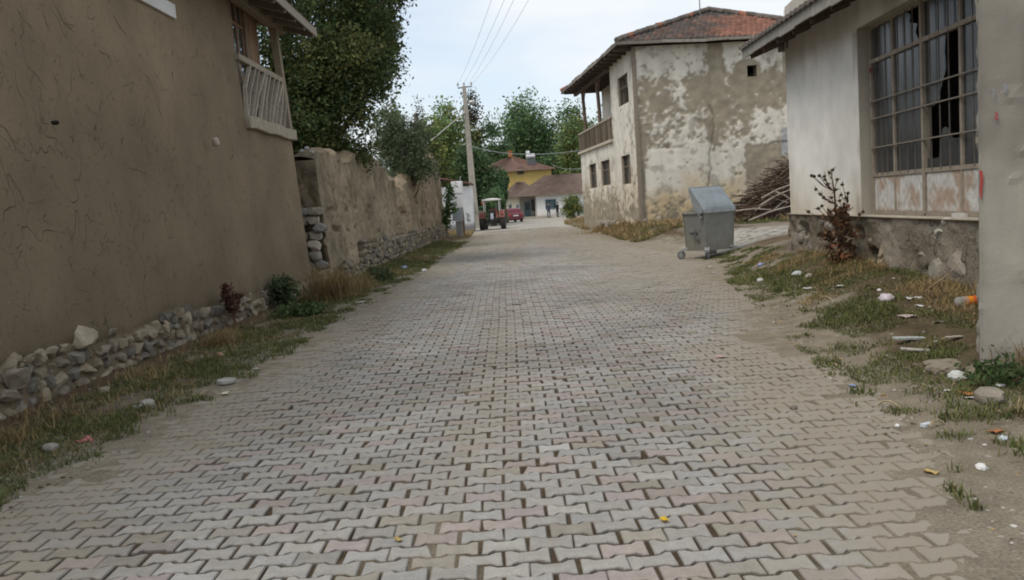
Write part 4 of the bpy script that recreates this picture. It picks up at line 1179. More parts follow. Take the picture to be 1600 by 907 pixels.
    t = MB((.34, .30, .24)); t.beam(HC + HL * (ug - .1) + np.array([0, 0, rz + .02]), HC + HL * Lh + np.array([0, 0, rz - .02]), .14, .1); t.build('gallery_rail', 'wood', root, bevel=.01)
    t = MB(); 
    for k in range(40):
        u = ug + (Lh - ug) * (k + .5) / 40
        t.beam(HC + HL * u + np.array([0, 0, zg]), HC + HL * (u + r.normal(0, .06)) + np.array([0, 0, rz]), .03, r.uniform(.09, .17), HLn, np.array([.20, .165, .125]) * r.uniform(.55, 1.3))
    t.build('gallery_boards', 'wood', root)
    # roof: hipped, old clay tiles in courses
    ov = .55
    rc = [HC - HF * ov - HL * ov, Cn + HF * ov - HL * ov, B + HF * ov + HL * ov, A - HF * .75 + HL * ov]
    rc[0] = HC - HF * .75 - HL * ov
    ze = HT + .12
    apx = at(1107, 17, 38.0); apz = float(apx[2]); apx[2] = 0
    apf = apx; apb = apx + HL * 4.0
    r_ = np.random.default_rng(9)
    def slope(p0, p1, q0, q1, seed, redf):
        """tiled sheet from eave p0-p1 up to q0-q1"""
        L_ = np.linalg.norm(p1 - p0); S_ = np.linalg.norm((q0 + q1) / 2 - (p0 + p1) / 2) * 1.1
        na, nb = int(L_ / .05), int(S_ / .06)
        Ua, Vb = np.meshgrid(np.linspace(0, 1, na), np.linspace(0, 1, nb), indexing='ij')
        P = (p0 * (1 - Ua[..., None]) + p1 * Ua[..., None]) * (1 - Vb[..., None]) + (q0 * (1 - Ua[..., None]) + q1 * Ua[..., None]) * Vb[..., None]
        e = p1 - p0; e /= np.linalg.norm(e)
        along = (P - p0) @ e; up_ = Vb * S_
        row = np.floor(up_ / .3); fr = up_ / .3 - row
        colm = np.floor(along / .22 + row * .5 % 1); fc = along / .22 + (row * .5) % 1 - colm
        id_ = _h(colm.astype(int), row.astype(int), np.full_like(colm, seed).astype(int), seed)
        P[..., 2] += .045 * np.sin(np.pi * fc) - .085 * fr + .04 * (id_ - .5) + .08 * (fbm(along * .5, up_ * .5, 0, 2, seed) - .5)
        red = redf(along, up_, id_)
        c = mixc(np.array([.105, .092, .082]), np.array([.265, .13, .093]), red) * (.72 + .5 * _h(colm.astype(int), row.astype(int), np.full_like(colm, 3).astype(int), seed + 5))[..., None]
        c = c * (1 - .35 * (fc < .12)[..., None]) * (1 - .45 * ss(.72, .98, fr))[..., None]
        m.grid(P, c, flip=False)
        # tile ends along the eave
        E = P[:, 0].copy(); E2 = E.copy(); E2[:, 2] -= .07
        m.grid(np.stack([E, E2], 1), (.09, .08, .07), flip=False)
    m = MB()
    Z = lambda p, z: np.array([p[0], p[1], z])
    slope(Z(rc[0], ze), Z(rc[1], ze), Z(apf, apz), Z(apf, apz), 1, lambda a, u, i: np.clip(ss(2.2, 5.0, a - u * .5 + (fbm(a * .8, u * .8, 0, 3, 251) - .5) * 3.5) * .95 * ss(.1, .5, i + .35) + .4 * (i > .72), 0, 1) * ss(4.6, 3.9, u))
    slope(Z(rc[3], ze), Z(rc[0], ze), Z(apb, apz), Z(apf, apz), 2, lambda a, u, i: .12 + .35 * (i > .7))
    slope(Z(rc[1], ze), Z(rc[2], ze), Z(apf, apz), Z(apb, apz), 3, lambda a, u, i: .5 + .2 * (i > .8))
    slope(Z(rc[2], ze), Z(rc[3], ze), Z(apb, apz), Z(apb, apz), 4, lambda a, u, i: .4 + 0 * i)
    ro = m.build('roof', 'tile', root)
    m = MB()
    for a, b in ((rc[0], apf), (rc[1], apf), (rc[2], apb), (rc[3], apb), (apf, apb)):
        za = ze if a is not apf else apz
        p0, p1 = Z(a, za + .06), Z(b, apz + .06); N_ = int(np.linalg.norm(p1 - p0) / .36)
        for k in range(N_):
            s_ = p0 + (p1 - p0) * k / N_; e_ = p0 + (p1 - p0) * (k + 1.12) / N_
            m.tube([s_ + np.array([0, 0, r_.normal(0, .015)]), e_ + np.array([0, 0, .03])], [.12, .095], 7, np.array([.14, .12, .105]) * r_.uniform(.7, 1.25) if r_.random() < .8 else (.3, .14, .09))
    m.build('ridge_tile', 'tile', ro)
    m = MB((.14, .11, .085))
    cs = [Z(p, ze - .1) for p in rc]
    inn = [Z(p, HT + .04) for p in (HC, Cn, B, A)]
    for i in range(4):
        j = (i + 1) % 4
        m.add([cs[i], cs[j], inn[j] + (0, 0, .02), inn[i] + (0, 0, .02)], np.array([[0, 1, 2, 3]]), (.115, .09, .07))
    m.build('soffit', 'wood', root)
    m = MB((.33, .30, .255))
    for i in range(4):
        j = (i + 1) % 4
        N_ = 11
        for k in range(N_):
            a, b = cs[i] + (cs[j] - cs[i]) * k / N_, cs[i] + (cs[j] - cs[i]) * (k + .99) / N_
            m.beam(a + (0, 0, .03 + r_.normal(0, .012)), b + (0, 0, .03 + r_.normal(0, .012)), .04, .11, (0, 0, 1), np.array([.25, .225, .19]) * r_.uniform(.55, 1.2))
    m.build('fascia_board', 'wood', root)
    for k in range(15):
        u = .2 + k * .85
        m = MB((.13, .105, .085)); m.beam(HC + HL * u - HF * .7 + np.array([0, 0, HT - .06]), HC + HL * u + HF * 1.2 + np.array([0, 0, HT - .06]), .1, .12)
        m.build('rafter', 'wood', root)
    m = MB((.13, .105, .085)); m.beam(HC + HL * ug + np.array([0, 0, HT - .12]) - HF * .05, A + HL * .3 + np.array([0, 0, HT - .12]) - HF * .05, .16, .18)
    m.build('eave_beam', 'wood', root)
    m = MB((.2, .19, .18)); b0 = at(1094, 25, 37.2)
    m.tube([b0 - (0, 0, .5), b0 + (0, 0, 1.6)], [.028, .02], 6); m.build('antenna_mast', 'iron', root)
    # loose footing stones along both walls
    s = MB(); stones_wall(s, HC + HLn * .06, HL, HLn, 0, 8, lambda u: .62 - .02 * u, .4, 65, .3, .05, np.array([[.36, .32, .26], [.3, .27, .23]]))
    stones_wall(s, HC + HFn * .04, HF, HFn, 0, 3.2, lambda u: .6 - .05 * u, .34, 66, .36, .05, np.array([[.36, .32, .26], [.3, .27, .23]]))
    s.build('footing_stones', 'stone', root)
old_house()

# ------------------------------------------------------------------ FAR END: white house, yellow house, shed
def hip_roof(mb, x0, x1, y0, y1, z, h, ov, inset, seed, c0, c1):
    """tiled hipped roof over a rectangle"""
    a = [np.array(p, float) for p in ((x0 - ov, y0 - ov, z), (x1 + ov, y0 - ov, z), (x1 + ov, y1 + ov, z), (x0 - ov, y1 + ov, z))]
    ym = (y0 + y1) / 2
    r0, r1 = np.array([x0 + inset, ym, z + h]), np.array([x1 - inset, ym, z + h])
    for p0, p1, q0, q1 in ((a[0], a[1], r0, r1), (a[1], a[2], r1, r1), (a[2], a[3], r1, r0), (a[3], a[0], r0, r0)):
        L_ = np.linalg.norm(p1 - p0); na = max(8, int(L_ / .12))
        U, V = np.meshgrid(np.linspace(0, 1, na), np.linspace(0, 1, 24), indexing='ij')
        P = (p0 * (1 - U[..., None]) + p1 * U[..., None]) * (1 - V[..., None]) + (q0 * (1 - U[..., None]) + q1 * U[..., None]) * V[..., None]
        P[..., 2] += .04 * np.sin(U * L_ / .24 * 2 * np.pi) - .05 * ((V * 12) % 1)
        c = mixc(np.array(c0), np.array(c1), np.clip(fbm(U * L_ * 1.2, V * 8, 0, 4, seed) * 2 - .5, 0, 1))
        mb.grid(P, c)
    mb.add([p - (0, 0, .12) for p in a], np.array([[3, 2, 1, 0]]), (.15, .11, .09))
    for i in range(4): mb.beam(a[i] - (0, 0, .06), a[(i + 1) % 4] - (0, 0, .06), .05, .14, (0, 0, 1), (.22, .17, .13))

def simple_window(root, p, w, h, frame, n=2, mat='window', depth=.06, bars=True):
    """frame, mullions and a pane facing -Y, lower-left corner p"""
    f = MB(frame); x, y, z = p
    b = lambda a, c: f.beam(a, c, .07, .08, (0, 1, 0))
    b((x, y, z), (x + w, y, z)); b((x, y, z + h), (x + w, y, z + h))
    for i in range(n + 1): b((x + w * i / n, y, z), (x + w * i / n, y, z + h))
    if bars: b((x, y, z + h * .68), (x + w, y, z + h * .68))
    fo = f.build('window', 'paint', root)
    g = MB(); g.add([(x, y + .03, z), (x + w, y + .03, z), (x + w, y + .03, z + h), (x, y + .03, z + h)], np.array([[0, 1, 2, 3]]))
    g.build('pane', mat, fo)
    return fo

def white_house():
    Y = 97.0
    a = at(838, 338, Y); b = at(818, 336, Y + 2.2); c = at(790, 333, Y)
    root = thing('white_house', (8, 101, 0), 'long white single storey house with blue windows and brown hipped roof', 'house')
    W = (.80, .79, .76); B = (.10, .22, .27)
    x0, x1, x2, x3 = float(at(790, 333, Y)[0]), float(at(813, 333, Y)[0]), float(at(839, 333, Y)[0]), 14.5
    H = 2.75
    w = MB(W)
    def wl(p, q, z0=0, z1=H, col=W):
        N = 30; U, Z = np.meshgrid(np.linspace(0, 1, N), np.linspace(z0, z1, 12), indexing='ij')
        P = np.stack([p[0] + (q[0] - p[0]) * U, p[1] + (q[1] - p[1]) * U, Z], -1)
        cc = mixc(np.array(col) * .85, np.array(col), np.clip(fbm(P[..., 0] * .8 + P[..., 1], Z * 1.2, 0, 4, 260) * 2 - .4, 0, 1))
        cc = mixc(cc, np.array([.42, .38, .32]), ss(.7, .1, Z) * .6)
        w.grid(P, cc)
    wl((x0, Y + .3), (x1, Y + .3), col=(.74, .68, .55)); wl((x1, Y + .3), (x1, Y + 2.2)); wl((x1, Y + 2.2), (x2, Y + 2.2), col=(.68, .64, .56)); wl((x2, Y + 2.2), (x2, Y)); wl((x2, Y), (x3, Y))
    wl((x0, Y + 8), (x0, Y + .3)); wl((x3, Y), (x3, Y + 8)); wl((x3, Y + 8), (x0, Y + 8))
    w.build('wall', 'plaster', root)
    m = MB(); hip_roof(m, x0 + 1.4, x3, Y, Y + 8, H, 2.3, .5, 3.6, 261, (.11, .08, .066), (.15, .108, .09)); 
    hip_roof(m, x0, x2 + .3, Y + .4, Y + 7.4, H + .0, 1.75, .5, 1.5, 262, (.115, .082, .067), (.148, .106, .089))
    m.build('roof', 'tile', root)
    px = lambda X, y=325, yy=Y: float(at(X, y, yy)[0])
    simple_window(root, (px(853), Y - .03, 1.05), px(869) - px(853), 1.05, B, 4)
    simple_window(root, (px(891.5), Y - .03, 1.25), px(903) - px(891.5), 1.0, (.13, .17, .2), 2)
    simple_window(root, (px(830.5, 320, Y + 2.2), Y + 2.16, .95), 1.05 * .55, 1.25, (.09, .14, .16), 1)
    for X, wd, col in ((794.5, .45, (.52, .50, .46)), (819, .75, (.22, .3, .32))):
        yy = Y + .25 if X < 800 else Y + 2.15
        d = MB(col); x = px(X, 325, yy); d.box((x + wd / 2, yy, 1.05), (wd, .07, 2.0)); do = d.build('door', 'wood', root, bevel=.01)
        g = MB((.05, .07, .08)); g.box((x + wd / 2, yy - .045, 1.45), (wd * .6, .02, .8)); g.build('pane', 'paint', do)
    n = MB((.15, .2, .3)); n.box((px(808.5, 320, Y + .2), Y + .26, 1.55), (.3, .04, .4)); n.build('notice_board', 'paint', root)
    p = MB((.36, .325, .27)); p.box(((x1 + x2) / 2 + .4, Y + .5, .14), (x2 - x1 + 2.2, 2.6, .3)); p.box(((x1 + x2) / 2 + .4, Y - 1.0, .06), (x2 - x1 + 2.6, .5, .16)); p.build('porch_step', 'concrete', root, bevel=.02)
    p = MB((.55, .52, .47)); p.tube([((x1 + x2) / 2 + .9, Y + .35, .25), ((x1 + x2) / 2 + .9, Y + .35, H)], .09, 8); p.build('porch_post', 'plaster', root)
white_house()

def yellow_house():
    Y = 113.0
    x0, x1 = float(at(742, 290, Y)[0]), float(at(861, 262, Y)[0])
    ze = float(at(845, 264, Y)[2])
    root = thing('yellow_house', ((x0 + x1) / 2, Y + 4, 0), 'two storey yellow house with brick red roof rising behind the white house', 'house')
    w = MB(); C = np.array([.50, .365, .13])
    for p, q in (((x0, Y), (x1, Y)), ((x1, Y), (x1, Y + 8)), ((x1, Y + 8), (x0, Y + 8)), ((x0, Y + 8), (x0, Y))):
        U, Z = np.meshgrid(np.linspace(0, 1, 30), np.linspace(0, ze, 30), indexing='ij')
        P = np.stack([p[0] + (q[0] - p[0]) * U, p[1] + (q[1] - p[1]) * U, Z], -1)
        w.grid(P, mixc(C * .9, C * 1.05, fbm(P[..., 0] + P[..., 1], Z, 0, 3, 265)))
    w.build('wall', 'plaster', root)
    m = MB(); hip_roof(m, x0, x1, Y, Y + 8, ze, 2.25, .55, 5.2, 266, (.12, .075, .062), (.165, .10, .08)); m.build('roof', 'tile', root)
    ch = at(797, 240, Y + 4); c = MB((.42, .17, .07)); c.box(ch - (0, 0, .3), (.55, .55, 1.1)); c.box(ch + (0, 0, .28), (.68, .68, .12)); c.build('chimney', 'stone', root)
    p = at(808.5, 273, Y); simple_window(root, (p[0], Y - .03, p[2]), .85, .85, (.1, .12, .14), 2)
    p = at(831.5, 266, Y); simple_window(root, (p[0], Y - .03, p[2]), .35, .4, (.1, .12, .14), 1, bars=False)
    # water heater standing on the roof
    t = at(829, 244, Y + 2.2)
    h = thing('solar_water_heater', t - (0, 0, 1.0), 'white solar water heater tank on a frame on the yellow house roof', 'water heater')
    m = MB((.75, .76, .77)); m.tube([t + (-.62, 0, 0), t + (-.55, 0, 0), t + (.55, 0, 0), t + (.62, 0, 0)], [.2, .3, .3, .2], 14); m.build('tank', 'paint', h, smooth=False)
    m = MB((.8, .8, .8)); m.box(t + (-.35, 0, .5), (.5, .4, .4)); m.build('cistern', 'paint', h, bevel=.04)
    m = MB((.35, .35, .35))
    for sx in (-.5, .5):
        for sy in (-.3, .4): m.tube([t + (sx, sy, -1.2), t + (sx * .9, sy * .3, -.15)], .03, 5)
    m.build('frame', 'iron', h)
    m = MB((.07, .09, .14)); m.add([t + (-.6, -.3, -.3), t + (.6, -.3, -.3), t + (.6, -1.6, -1.25), t + (-.6, -1.6, -1.25)], np.array([[3, 2, 1, 0]])); m.build('collector', 'window', h)
yellow_house()

def shed():
    Y = 57.5
    a = at(729, 345, Y); b = at(739.5, 345, Y)
    root = thing('white_shed', (a[0] - 1, Y + 2, 0), 'small white shed with black scrawl beside the cabinet and pole', 'shed')
    x1 = float(b[0]); x0 = x1 - 3.2; zt = float(at(736, 291, Y)[2])
    g0 = .15
    w = MB((.66, .66, .66))
    for p, q in (((x0, Y - 2.5), (x1, Y)), ((x1, Y), (x1, Y + 3)), ((x1, Y + 3), (x0, Y + 3)), ((x0, Y + 3), (x0, Y - 2.5))):
        U, Z = np.meshgrid(np.linspace(0, 1, 40), np.linspace(0, zt, 24), indexing='ij')
        P = np.stack([p[0] + (q[0] - p[0]) * U, p[1] + (q[1] - p[1]) * U, Z], -1)
        c = mixc(np.array([.72, .72, .71]), np.array([.84, .84, .83]), fbm(P[..., 0] * 2 + P[..., 1], Z * 2, 0, 3, 270))
        w.grid(P, mixc(c, np.array([.3, .29, .28]), ss(.62, .5, Z)))
    w.build('wall', 'plaster', root)
    m = MB((.22, .13, .1))
    e = [(x0 - .3, Y - 3.0, zt + .9), (x1 + .12, Y - .35, zt + .1), (x1 + .12, Y + 3.3, zt + .1), (x0 - .3, Y + 3.3, zt + .9)]
    e = [np.array(q) for q in e]
    m.add(e + [q + (0, 0, .1) for q in e], np.array([(3, 2, 1, 0), (4, 5, 6, 7), (0, 1, 5, 4), (1, 2, 6, 5), (2, 3, 7, 6), (3, 0, 4, 7)]))
    m.build('roof', 'tile', root)
    # black scrawl on the wall
    m = MB((.03, .03, .03))
    d = np.array([x1 - x0, 2.5, 0]); d /= np.linalg.norm(d); n = np.array([d[1], -d[0], 0])
    o = np.array([x1, Y, 0]) - d * .55 + n * .015
    for pts in (((0, 1.35), (.12, 1.1), (0, 1.0), (.18, .8)), ((.1, 1.3), (.25, 1.2), (.18, 1.0)), ((.22, .95), (.3, .8), (.2, .75)), ((.05, .9), (.1, .72))):
        P = [o + d * u + np.array([0, 0, z]) for u, z in pts]
        for s_, t_ in zip(P[:-1], P[1:]): m.beam(s_, t_, .012, .05, n)
    m.build('scrawl', 'iron', root)
shed()
# ------------------------------------------------------------------ rubbish container (the near one in detail)
def container(name_loc, rz, label, open_lid=True, group=None):
    """galvanised four-wheeled container; local x along the broad face, y away from it"""
    root = local_thing('rubbish_container', name_loc, label, 'rubbish container', group, rz)
    Wd, Dp, z0, z1 = .90, .74, .2, 1.08
    G1 = np.array([.262, .268, .252])
    b = MB(G1)
    lo = [(.03, .035), (Wd - .03, .035), (Wd - .03, Dp - .035), (.03, Dp - .035)]; hi = [(0, 0), (Wd, 0), (Wd, Dp), (0, Dp)]
    N = 14
    for i in range(4):
        j = (i + 1) % 4
        U, V = np.meshgrid(np.linspace(0, 1, N), np.linspace(0, 1, N), indexing='ij')
        L0, L1, H0, H1 = [np.array(q) for q in (lo[i], lo[j], hi[i], hi[j])]
        xy = (L0 * (1 - U[..., None]) + L1 * U[..., None]) * (1 - V[..., None]) + (H0 * (1 - U[..., None]) + H1 * U[..., None]) * V[..., None]
        e = (L1 - L0) / np.linalg.norm(L1 - L0); nn = np.array([e[1], -e[0]])
        dent = -.016 * np.sin(np.pi * U) * np.sin(np.pi * V) + .012 * (fbm(U * 3 + i * 7, V * 3, 0, 3, 301) - .5) * np.sin(np.pi * U)
        xy = xy + dent[..., None] * nn
        P = np.concatenate([xy, (z0 + (z1 - z0) * V)[..., None]], -1)
        grime = np.clip(ss(.5, 0, V + .5 * (fbm(U * 4 + i, V * 1.5, 0, 3, 302) - .5)) * .55 + .45 * ss(.48, .68, fbm(U * 8 + i * 3, V * .8, 0, 3, 303)), 0, 1)
        b.grid(P, mixc(G1, np.array([.27, .25, .205]), grime))
    b.add([(*p, z0) for p in lo], np.array([[3, 2, 1, 0]]), (.25, .25, .24))
    for s in ((0, 0), (Wd, 0), (Wd, Dp), (0, Dp)):
        k = np.array(s); t = np.array(lo[[(0, 0), (Wd, 0), (Wd, Dp), (0, Dp)].index(s)])
        b.beam((*t, z0), (*k, z1), .022, .022, (1, 0, 0), G1 * .95)
    body = b.build('body', 'galv', root, smooth=False)
    r = MB(G1 * 1.02)
    for i in range(4):
        p, q = np.array((*hi[i], z1)), np.array((*hi[(i + 1) % 4], z1))
        d = (q - p) / np.linalg.norm(q - p)
        r.beam(p - d * .03, q + d * .03, .065, .045, (0, 0, 1))
    r.build('rim', 'galv', root, bevel=.008)
    r = MB((.05, .045, .04)); r.add([(.06, .06, .62), (Wd - .06, .06, .62), (Wd - .06, Dp - .06, .66), (.06, Dp - .06, .66)], np.array([[0, 1, 2, 3]]))
    for k in range(9): r.rock((.12 + .085 * k, .2 + .35 * ((k * 7) % 5) / 5, .66), (.22, .2, .16), 310 + k, 2, .8, .3, k, (.1 + .02 * (k % 4), .09, .08))
    r.build('rubbish_bags', 'plastic', root)
    # lid hinged on the broad face, tilted open
    a = R(50) if open_lid else R(3)
    ca, sa = math.cos(a), math.sin(a)
    fr = lambda x, t, h: np.array([x, .015 + t * ca - h * sa, z1 + .035 + t * sa + h * ca])
    l = MB(np.array([.385, .42, .44]))
    Lt = .68
    U, V = np.meshgrid(np.linspace(0, 1, 14), np.linspace(0, 1, 14), indexing='ij')
    for h0 in (.045, .02):
        hh = h0 + .035 * (1 - np.abs(2 * U - 1) ** 6) * (1 - np.abs(2 * V - 1) ** 6)
        P = np.stack([-.04 + (Wd + .08) * U, .015 + V * Lt * ca - hh * sa, z1 + .035 + V * Lt * sa + hh * ca], -1)
        l.grid(P, mixc(np.array([.29, .325, .34]), np.array([.235, .255, .258]), fbm(U * 3, V * 5, 0, 3, 305)), flip=h0 < .03)
    for x0 in (-.045, Wd + .045):
        poly = [fr(x0, 0, -.09), fr(x0, 0, .05), fr(x0, Lt, .05), fr(x0, Lt, -.03), fr(x0, Lt * .42, -.17), fr(x0, .2, -.2)]
        v = [p + np.array([dx, 0, 0]) for dx in (-.006, .006) for p in poly]
        nn = len(poly); jj = np.arange(nn)
        l.add(v, [jj[::-1][None], (jj + nn)[None], np.stack([jj, (jj + 1) % nn, (jj + 1) % nn + nn, jj + nn], 1)], (.33, .36, .37))
    l.beam(fr(-.045, 0, .02), fr(Wd + .045, 0, .02), .03, .07, (0, 0, 1)); l.beam(fr(-.045, Lt, .01), fr(Wd + .045, Lt, .01), .03, .09, (0, 0, 1))
    lid = l.build('lid', 'galv', root)
    rv = MB((.2, .2, .2))
    for k in range(8): rv.rock(fr(.05 + k * .117, .04, .075), (.02, .02, .012), k, 1, .9, .05)
    rv.build('rivets', 'galv', lid)
    # pivot arms and trunnions on the two narrow sides
    for s, x0 in ((-1, -.0), (1, Wd)):
        p = MB((.30, .31, .31))
        p.beam((x0 + s * .03, .08, z1 - .15), (x0 + s * .05, .2, z1 + .12), .012, .12, (1, 0, 0))
        p.lathe([(.0, -.03), (.035, -.03), (.035, .03), (0, .03)], (x0 + s * .04, .1, z1 - .1), 'X', 12)
        p.build('pivot_arm', 'galv', root)
        p = MB((.16, .16, .16))
        p.lathe([(.0, -.01), (.065, -.01), (.065, .015), (.03, .02), (.03, .11), (.042, .115), (.042, .135), (0, .135)] if s > 0 else [(0, -.135), (.042, -.135), (.042, -.115), (.03, -.11), (.03, -.02), (.065, -.015), (.065, .01), (0, .01)], (x0, Dp * .5, .62), 'X', 14)
        p.beam((x0 + s * .03, Dp * .5 - .02, .6), (x0 + s * .035, Dp * .5 - .14, .46), .02, .07, (1, 0, 0))
        p.build('lifting_pin', 'galv', root)
    # castors
    for i, (x, y, ang) in enumerate(((.03, .02, .5), (Wd - .03, .02, .2), (Wd - .03, Dp - .02, -.4), (.03, Dp - .02, 2.4))):
        f = MB((.36, .37, .37)); s = 1 if x < Wd / 2 else -1; t = 1 if y < Dp / 2 else -1
        f.beam((x + s * .06, y + t * .05, z0 + .07), (x - s * .10, y - t * .10, z0 - .0), .11, .06, (0, 0, 1))
        cx, cy = x - s * .085, y - t * .085
        d = np.array([math.cos(ang), math.sin(ang), 0]); n = np.array([-d[1], d[0], 0])
        c = np.array([cx, cy, .096])
        for k in (-1, 1): f.beam(c + n * .033 * k + np.array([0, 0, .1]) - d * .0, c + n * .033 * k, .008, .06, d)
        f.box((cx, cy, .185), (.1, .1, .02))
        cr_ = f.build('castor', 'galv', root)
        w = MB((.05, .05, .05))
        M = Matrix.Rotation(ang, 3, 'Z')
        a_ = np.arange(18) * 2 * np.pi / 18
        v = []
        for rr, hx in ((.0, -.02), (.055, -.024), (.092, -.02), (.096, 0), (.092, .02), (.055, .024), (0, .02)):
            v.append(np.stack([rr * np.cos(a_), np.full(18, hx), rr * np.sin(a_)], -1))
        v = np.concatenate(v) @ np.array(M).T + c
        ii = np.arange(6)[:, None] * 18; jj = np.arange(18)[None]; j2 = (jj + 1) % 18
        w.add(v, np.stack([ii + jj, ii + j2, ii + 18 + j2, ii + 18 + jj], -1).reshape(-1, 4), np.repeat(np.array([[.3, .3, .3], [.25, .25, .25], [.04, .04, .04], [.04, .04, .04], [.04, .04, .04], [.25, .25, .25], [.3, .3, .3]]), 18, 0))
        w.build('wheel', 'rubber', cr_)
    return root
bp = gat(1105, 406)
CG = 'galvanised rubbish containers'
c1 = container((bp[0], bp[1], bp[2] - .005), R(30), 'dented galvanised rubbish container with its lid tilted open at the road edge', True, CG)
def far_container(px, py, rz, label):
    p = gat(px, py)
    c = copy_tree(c1)
    c.location = (p[0], p[1], Gs(p[0], p[1])); c.rotation_euler = (0, 0, rz)
    c['label'] = label
    return c
far_container(906, 338, R(10), 'pale rubbish container half hidden by the far corner of the derelict house')
far_container(846, 340, R(-12), 'distant grey rubbish container beside two people before the white house')

# ------------------------------------------------------------------ poles, wires, cabinet
_b, _t = at(1530, 572, 5.95), at(1520, 0, 5.95)
PT = np.array([_b[0], 5.95, 0]); PLEAN = float((_t[0] - _b[0]) / (_t[2] - _b[2]))
PA = R(-29)
def turn(P):
    c, s = math.cos(PA), math.sin(PA); x, y = P[..., 0] - PT[0], P[..., 1] - PT[1]
    return np.stack([PT[0] + x * c - y * s, PT[1] + x * s + y * c, P[..., 2]], -1)
def near_pole():
    g = Gs(3.6, 5.95)
    root = thing('concrete_pole', (3.65, 6.2, g), 'large square concrete pole with red paint stroke beside the garage', 'utility pole')
    m = MB(); CC = np.array([.335, .315, .27])
    w0, w1, Hh = .50, .26, 10.0
    zs = np.concatenate([np.linspace(-.3, 5.2, 120), np.linspace(5.4, Hh, 10)])
    ch = .022
    t = (zs + .3) / Hh
    W = w0 + (w1 - w0) * t
    prof = []
    N = 12
    def ring(w):
        h = w / 2; s = np.linspace(-h + ch, h - ch, N)
        return np.concatenate([np.stack([s, np.full(N, -h)], 1), np.stack([np.full(N, h), s], 1), np.stack([s[::-1], np.full(N, h)], 1), np.stack([np.full(N, -h), s[::-1]], 1)])
    P = np.stack([np.concatenate([ring(w), np.full((4 * N, 1), 0)], 1) for w in W], 0)
    lean = .0
    for i, z in enumerate(zs):
        P[i, :, 0] += PT[0] + w0 / 2 + (w1 - w0) * 0 + PLEAN * (z - .15)
        P[i, :, 1] += PT[1] + w0 / 2 - .004 * z
        P[i, :, 2] = z + g
    P = turn(P); P = np.concatenate([P, P[:, :1]], 1)
    X, Y_, Z = P[..., 0], P[..., 1], P[..., 2]
    P[..., 0] += .007 * (fbm(X * 7, Y_ * 7, Z * 7, 4, 320) - .5) - .022 * ss(.66, .76, fbm(X * 5, Y_ * 5, Z * 5, 3, 326)); P[..., 1] += .007 * (fbm(X * 12, Y_ * 12, Z * 12, 3, 321) - .5)
    c = mixc(CC * .88, CC * 1.05, np.clip(fbm(X * 1.5 + Y_, Z * .8, Y_, 4, 322) * 2 - .5, 0, 1))
    dark = ss(.50, .68, fbm(X * 3 + Y_ * 3, Z * .9, 0, 4, 323))
    c = c * (1 - .30 * dark - .16 * ss(.55, .7, fbm(X * 9 + Y_ * 9, Z * .5, 0, 3, 324)))[..., None]
    c = mixc(c, np.array([.25, .2, .14]), ss(.9, .1, Z - g + .5 * (fbm(X * 5, Z * 3, Y_, 3, 325) - .5)) * .35)
    c = mixc(c, np.array([.36, .345, .31]), ss(.62, .6, Z - g) * .6)
    c = mixc(c, np.array([.2, .18, .15]), np.exp(-((Z - g - .60) / .02) ** 2) * .35)
    m.grid(P, c)
    m.build('pole', 'concrete', root)
    def fp(px, py): 
        nrm = np.array([math.sin(PA), -math.cos(PA), 0])
        return onplane(px, py, PT + nrm * .007, nrm)
    s = MB((.50, .055, .045))
    pts = [(1521, 268), (1526, 267), (1530, 272), (1531, 282), (1529, 295), (1526, 306), (1525, 312)]
    wd = [.008, .018, .02, .02, .018, .012, .005]
    def stroke(m, pts, wd, colr):
        L_, R_ = [], []
        P = [fp(*p) for p in pts]
        ex_ = np.array([math.cos(PA), math.sin(PA), 0])
        P = [p + ex_ * max(0, .03 + PLEAN * p[2] - float((p - PT) @ ex_)) for p in P]
        for i, p in enumerate(P):
            d = P[min(i + 1, len(P) - 1)] - P[max(i - 1, 0)]; d /= np.linalg.norm(d)
            n_ = np.cross(d, (math.sin(PA), -math.cos(PA), 0)); k = wd[i] / 2
            L_.append(p + n_ * k); R_.append(p - n_ * k)
        m.grid(np.stack([np.array(L_), np.array(R_)], 0), colr)
    stroke(s, [(x + 3, y) for x, y in pts], wd, (.38, .055, .045))
    s.build('paint_mark', 'iron', root)
    s = MB()
    stroke(s, [(1556, 175), (1558, 180), (1555, 186), (1560, 187)], [.01, .016, .016, .008], (.34, .06, .07)); 
    s.build('paint_mark', 'iron', root)
    s = MB(); stroke(s, [(1568, 132), (1573, 137), (1570, 142), (1575, 146)], [.008, .012, .012, .006], (.22, .25, .30)); stroke(s, [(1550, 138), (1554, 145), (1551, 152)], [.006, .009, .006], (.24, .26, .29)); s.build('paint_smear', 'iron', root)
    for k in range(4):
        a = 2.4 + k * .9; m = MB()
        m.rock((PT[0] + .18 + .36 * math.cos(a), PT[1] + .2 + .36 * math.sin(a) * .7, g - .02), (rng.uniform(.22, .32), rng.uniform(.16, .26), rng.uniform(.08, .12)), k, 3, .8, .35, a, np.array([.22, .19, .145]) * rng.uniform(.85, 1.1), None, 5)
        m.build('footing', 'concrete', root)
near_pole()

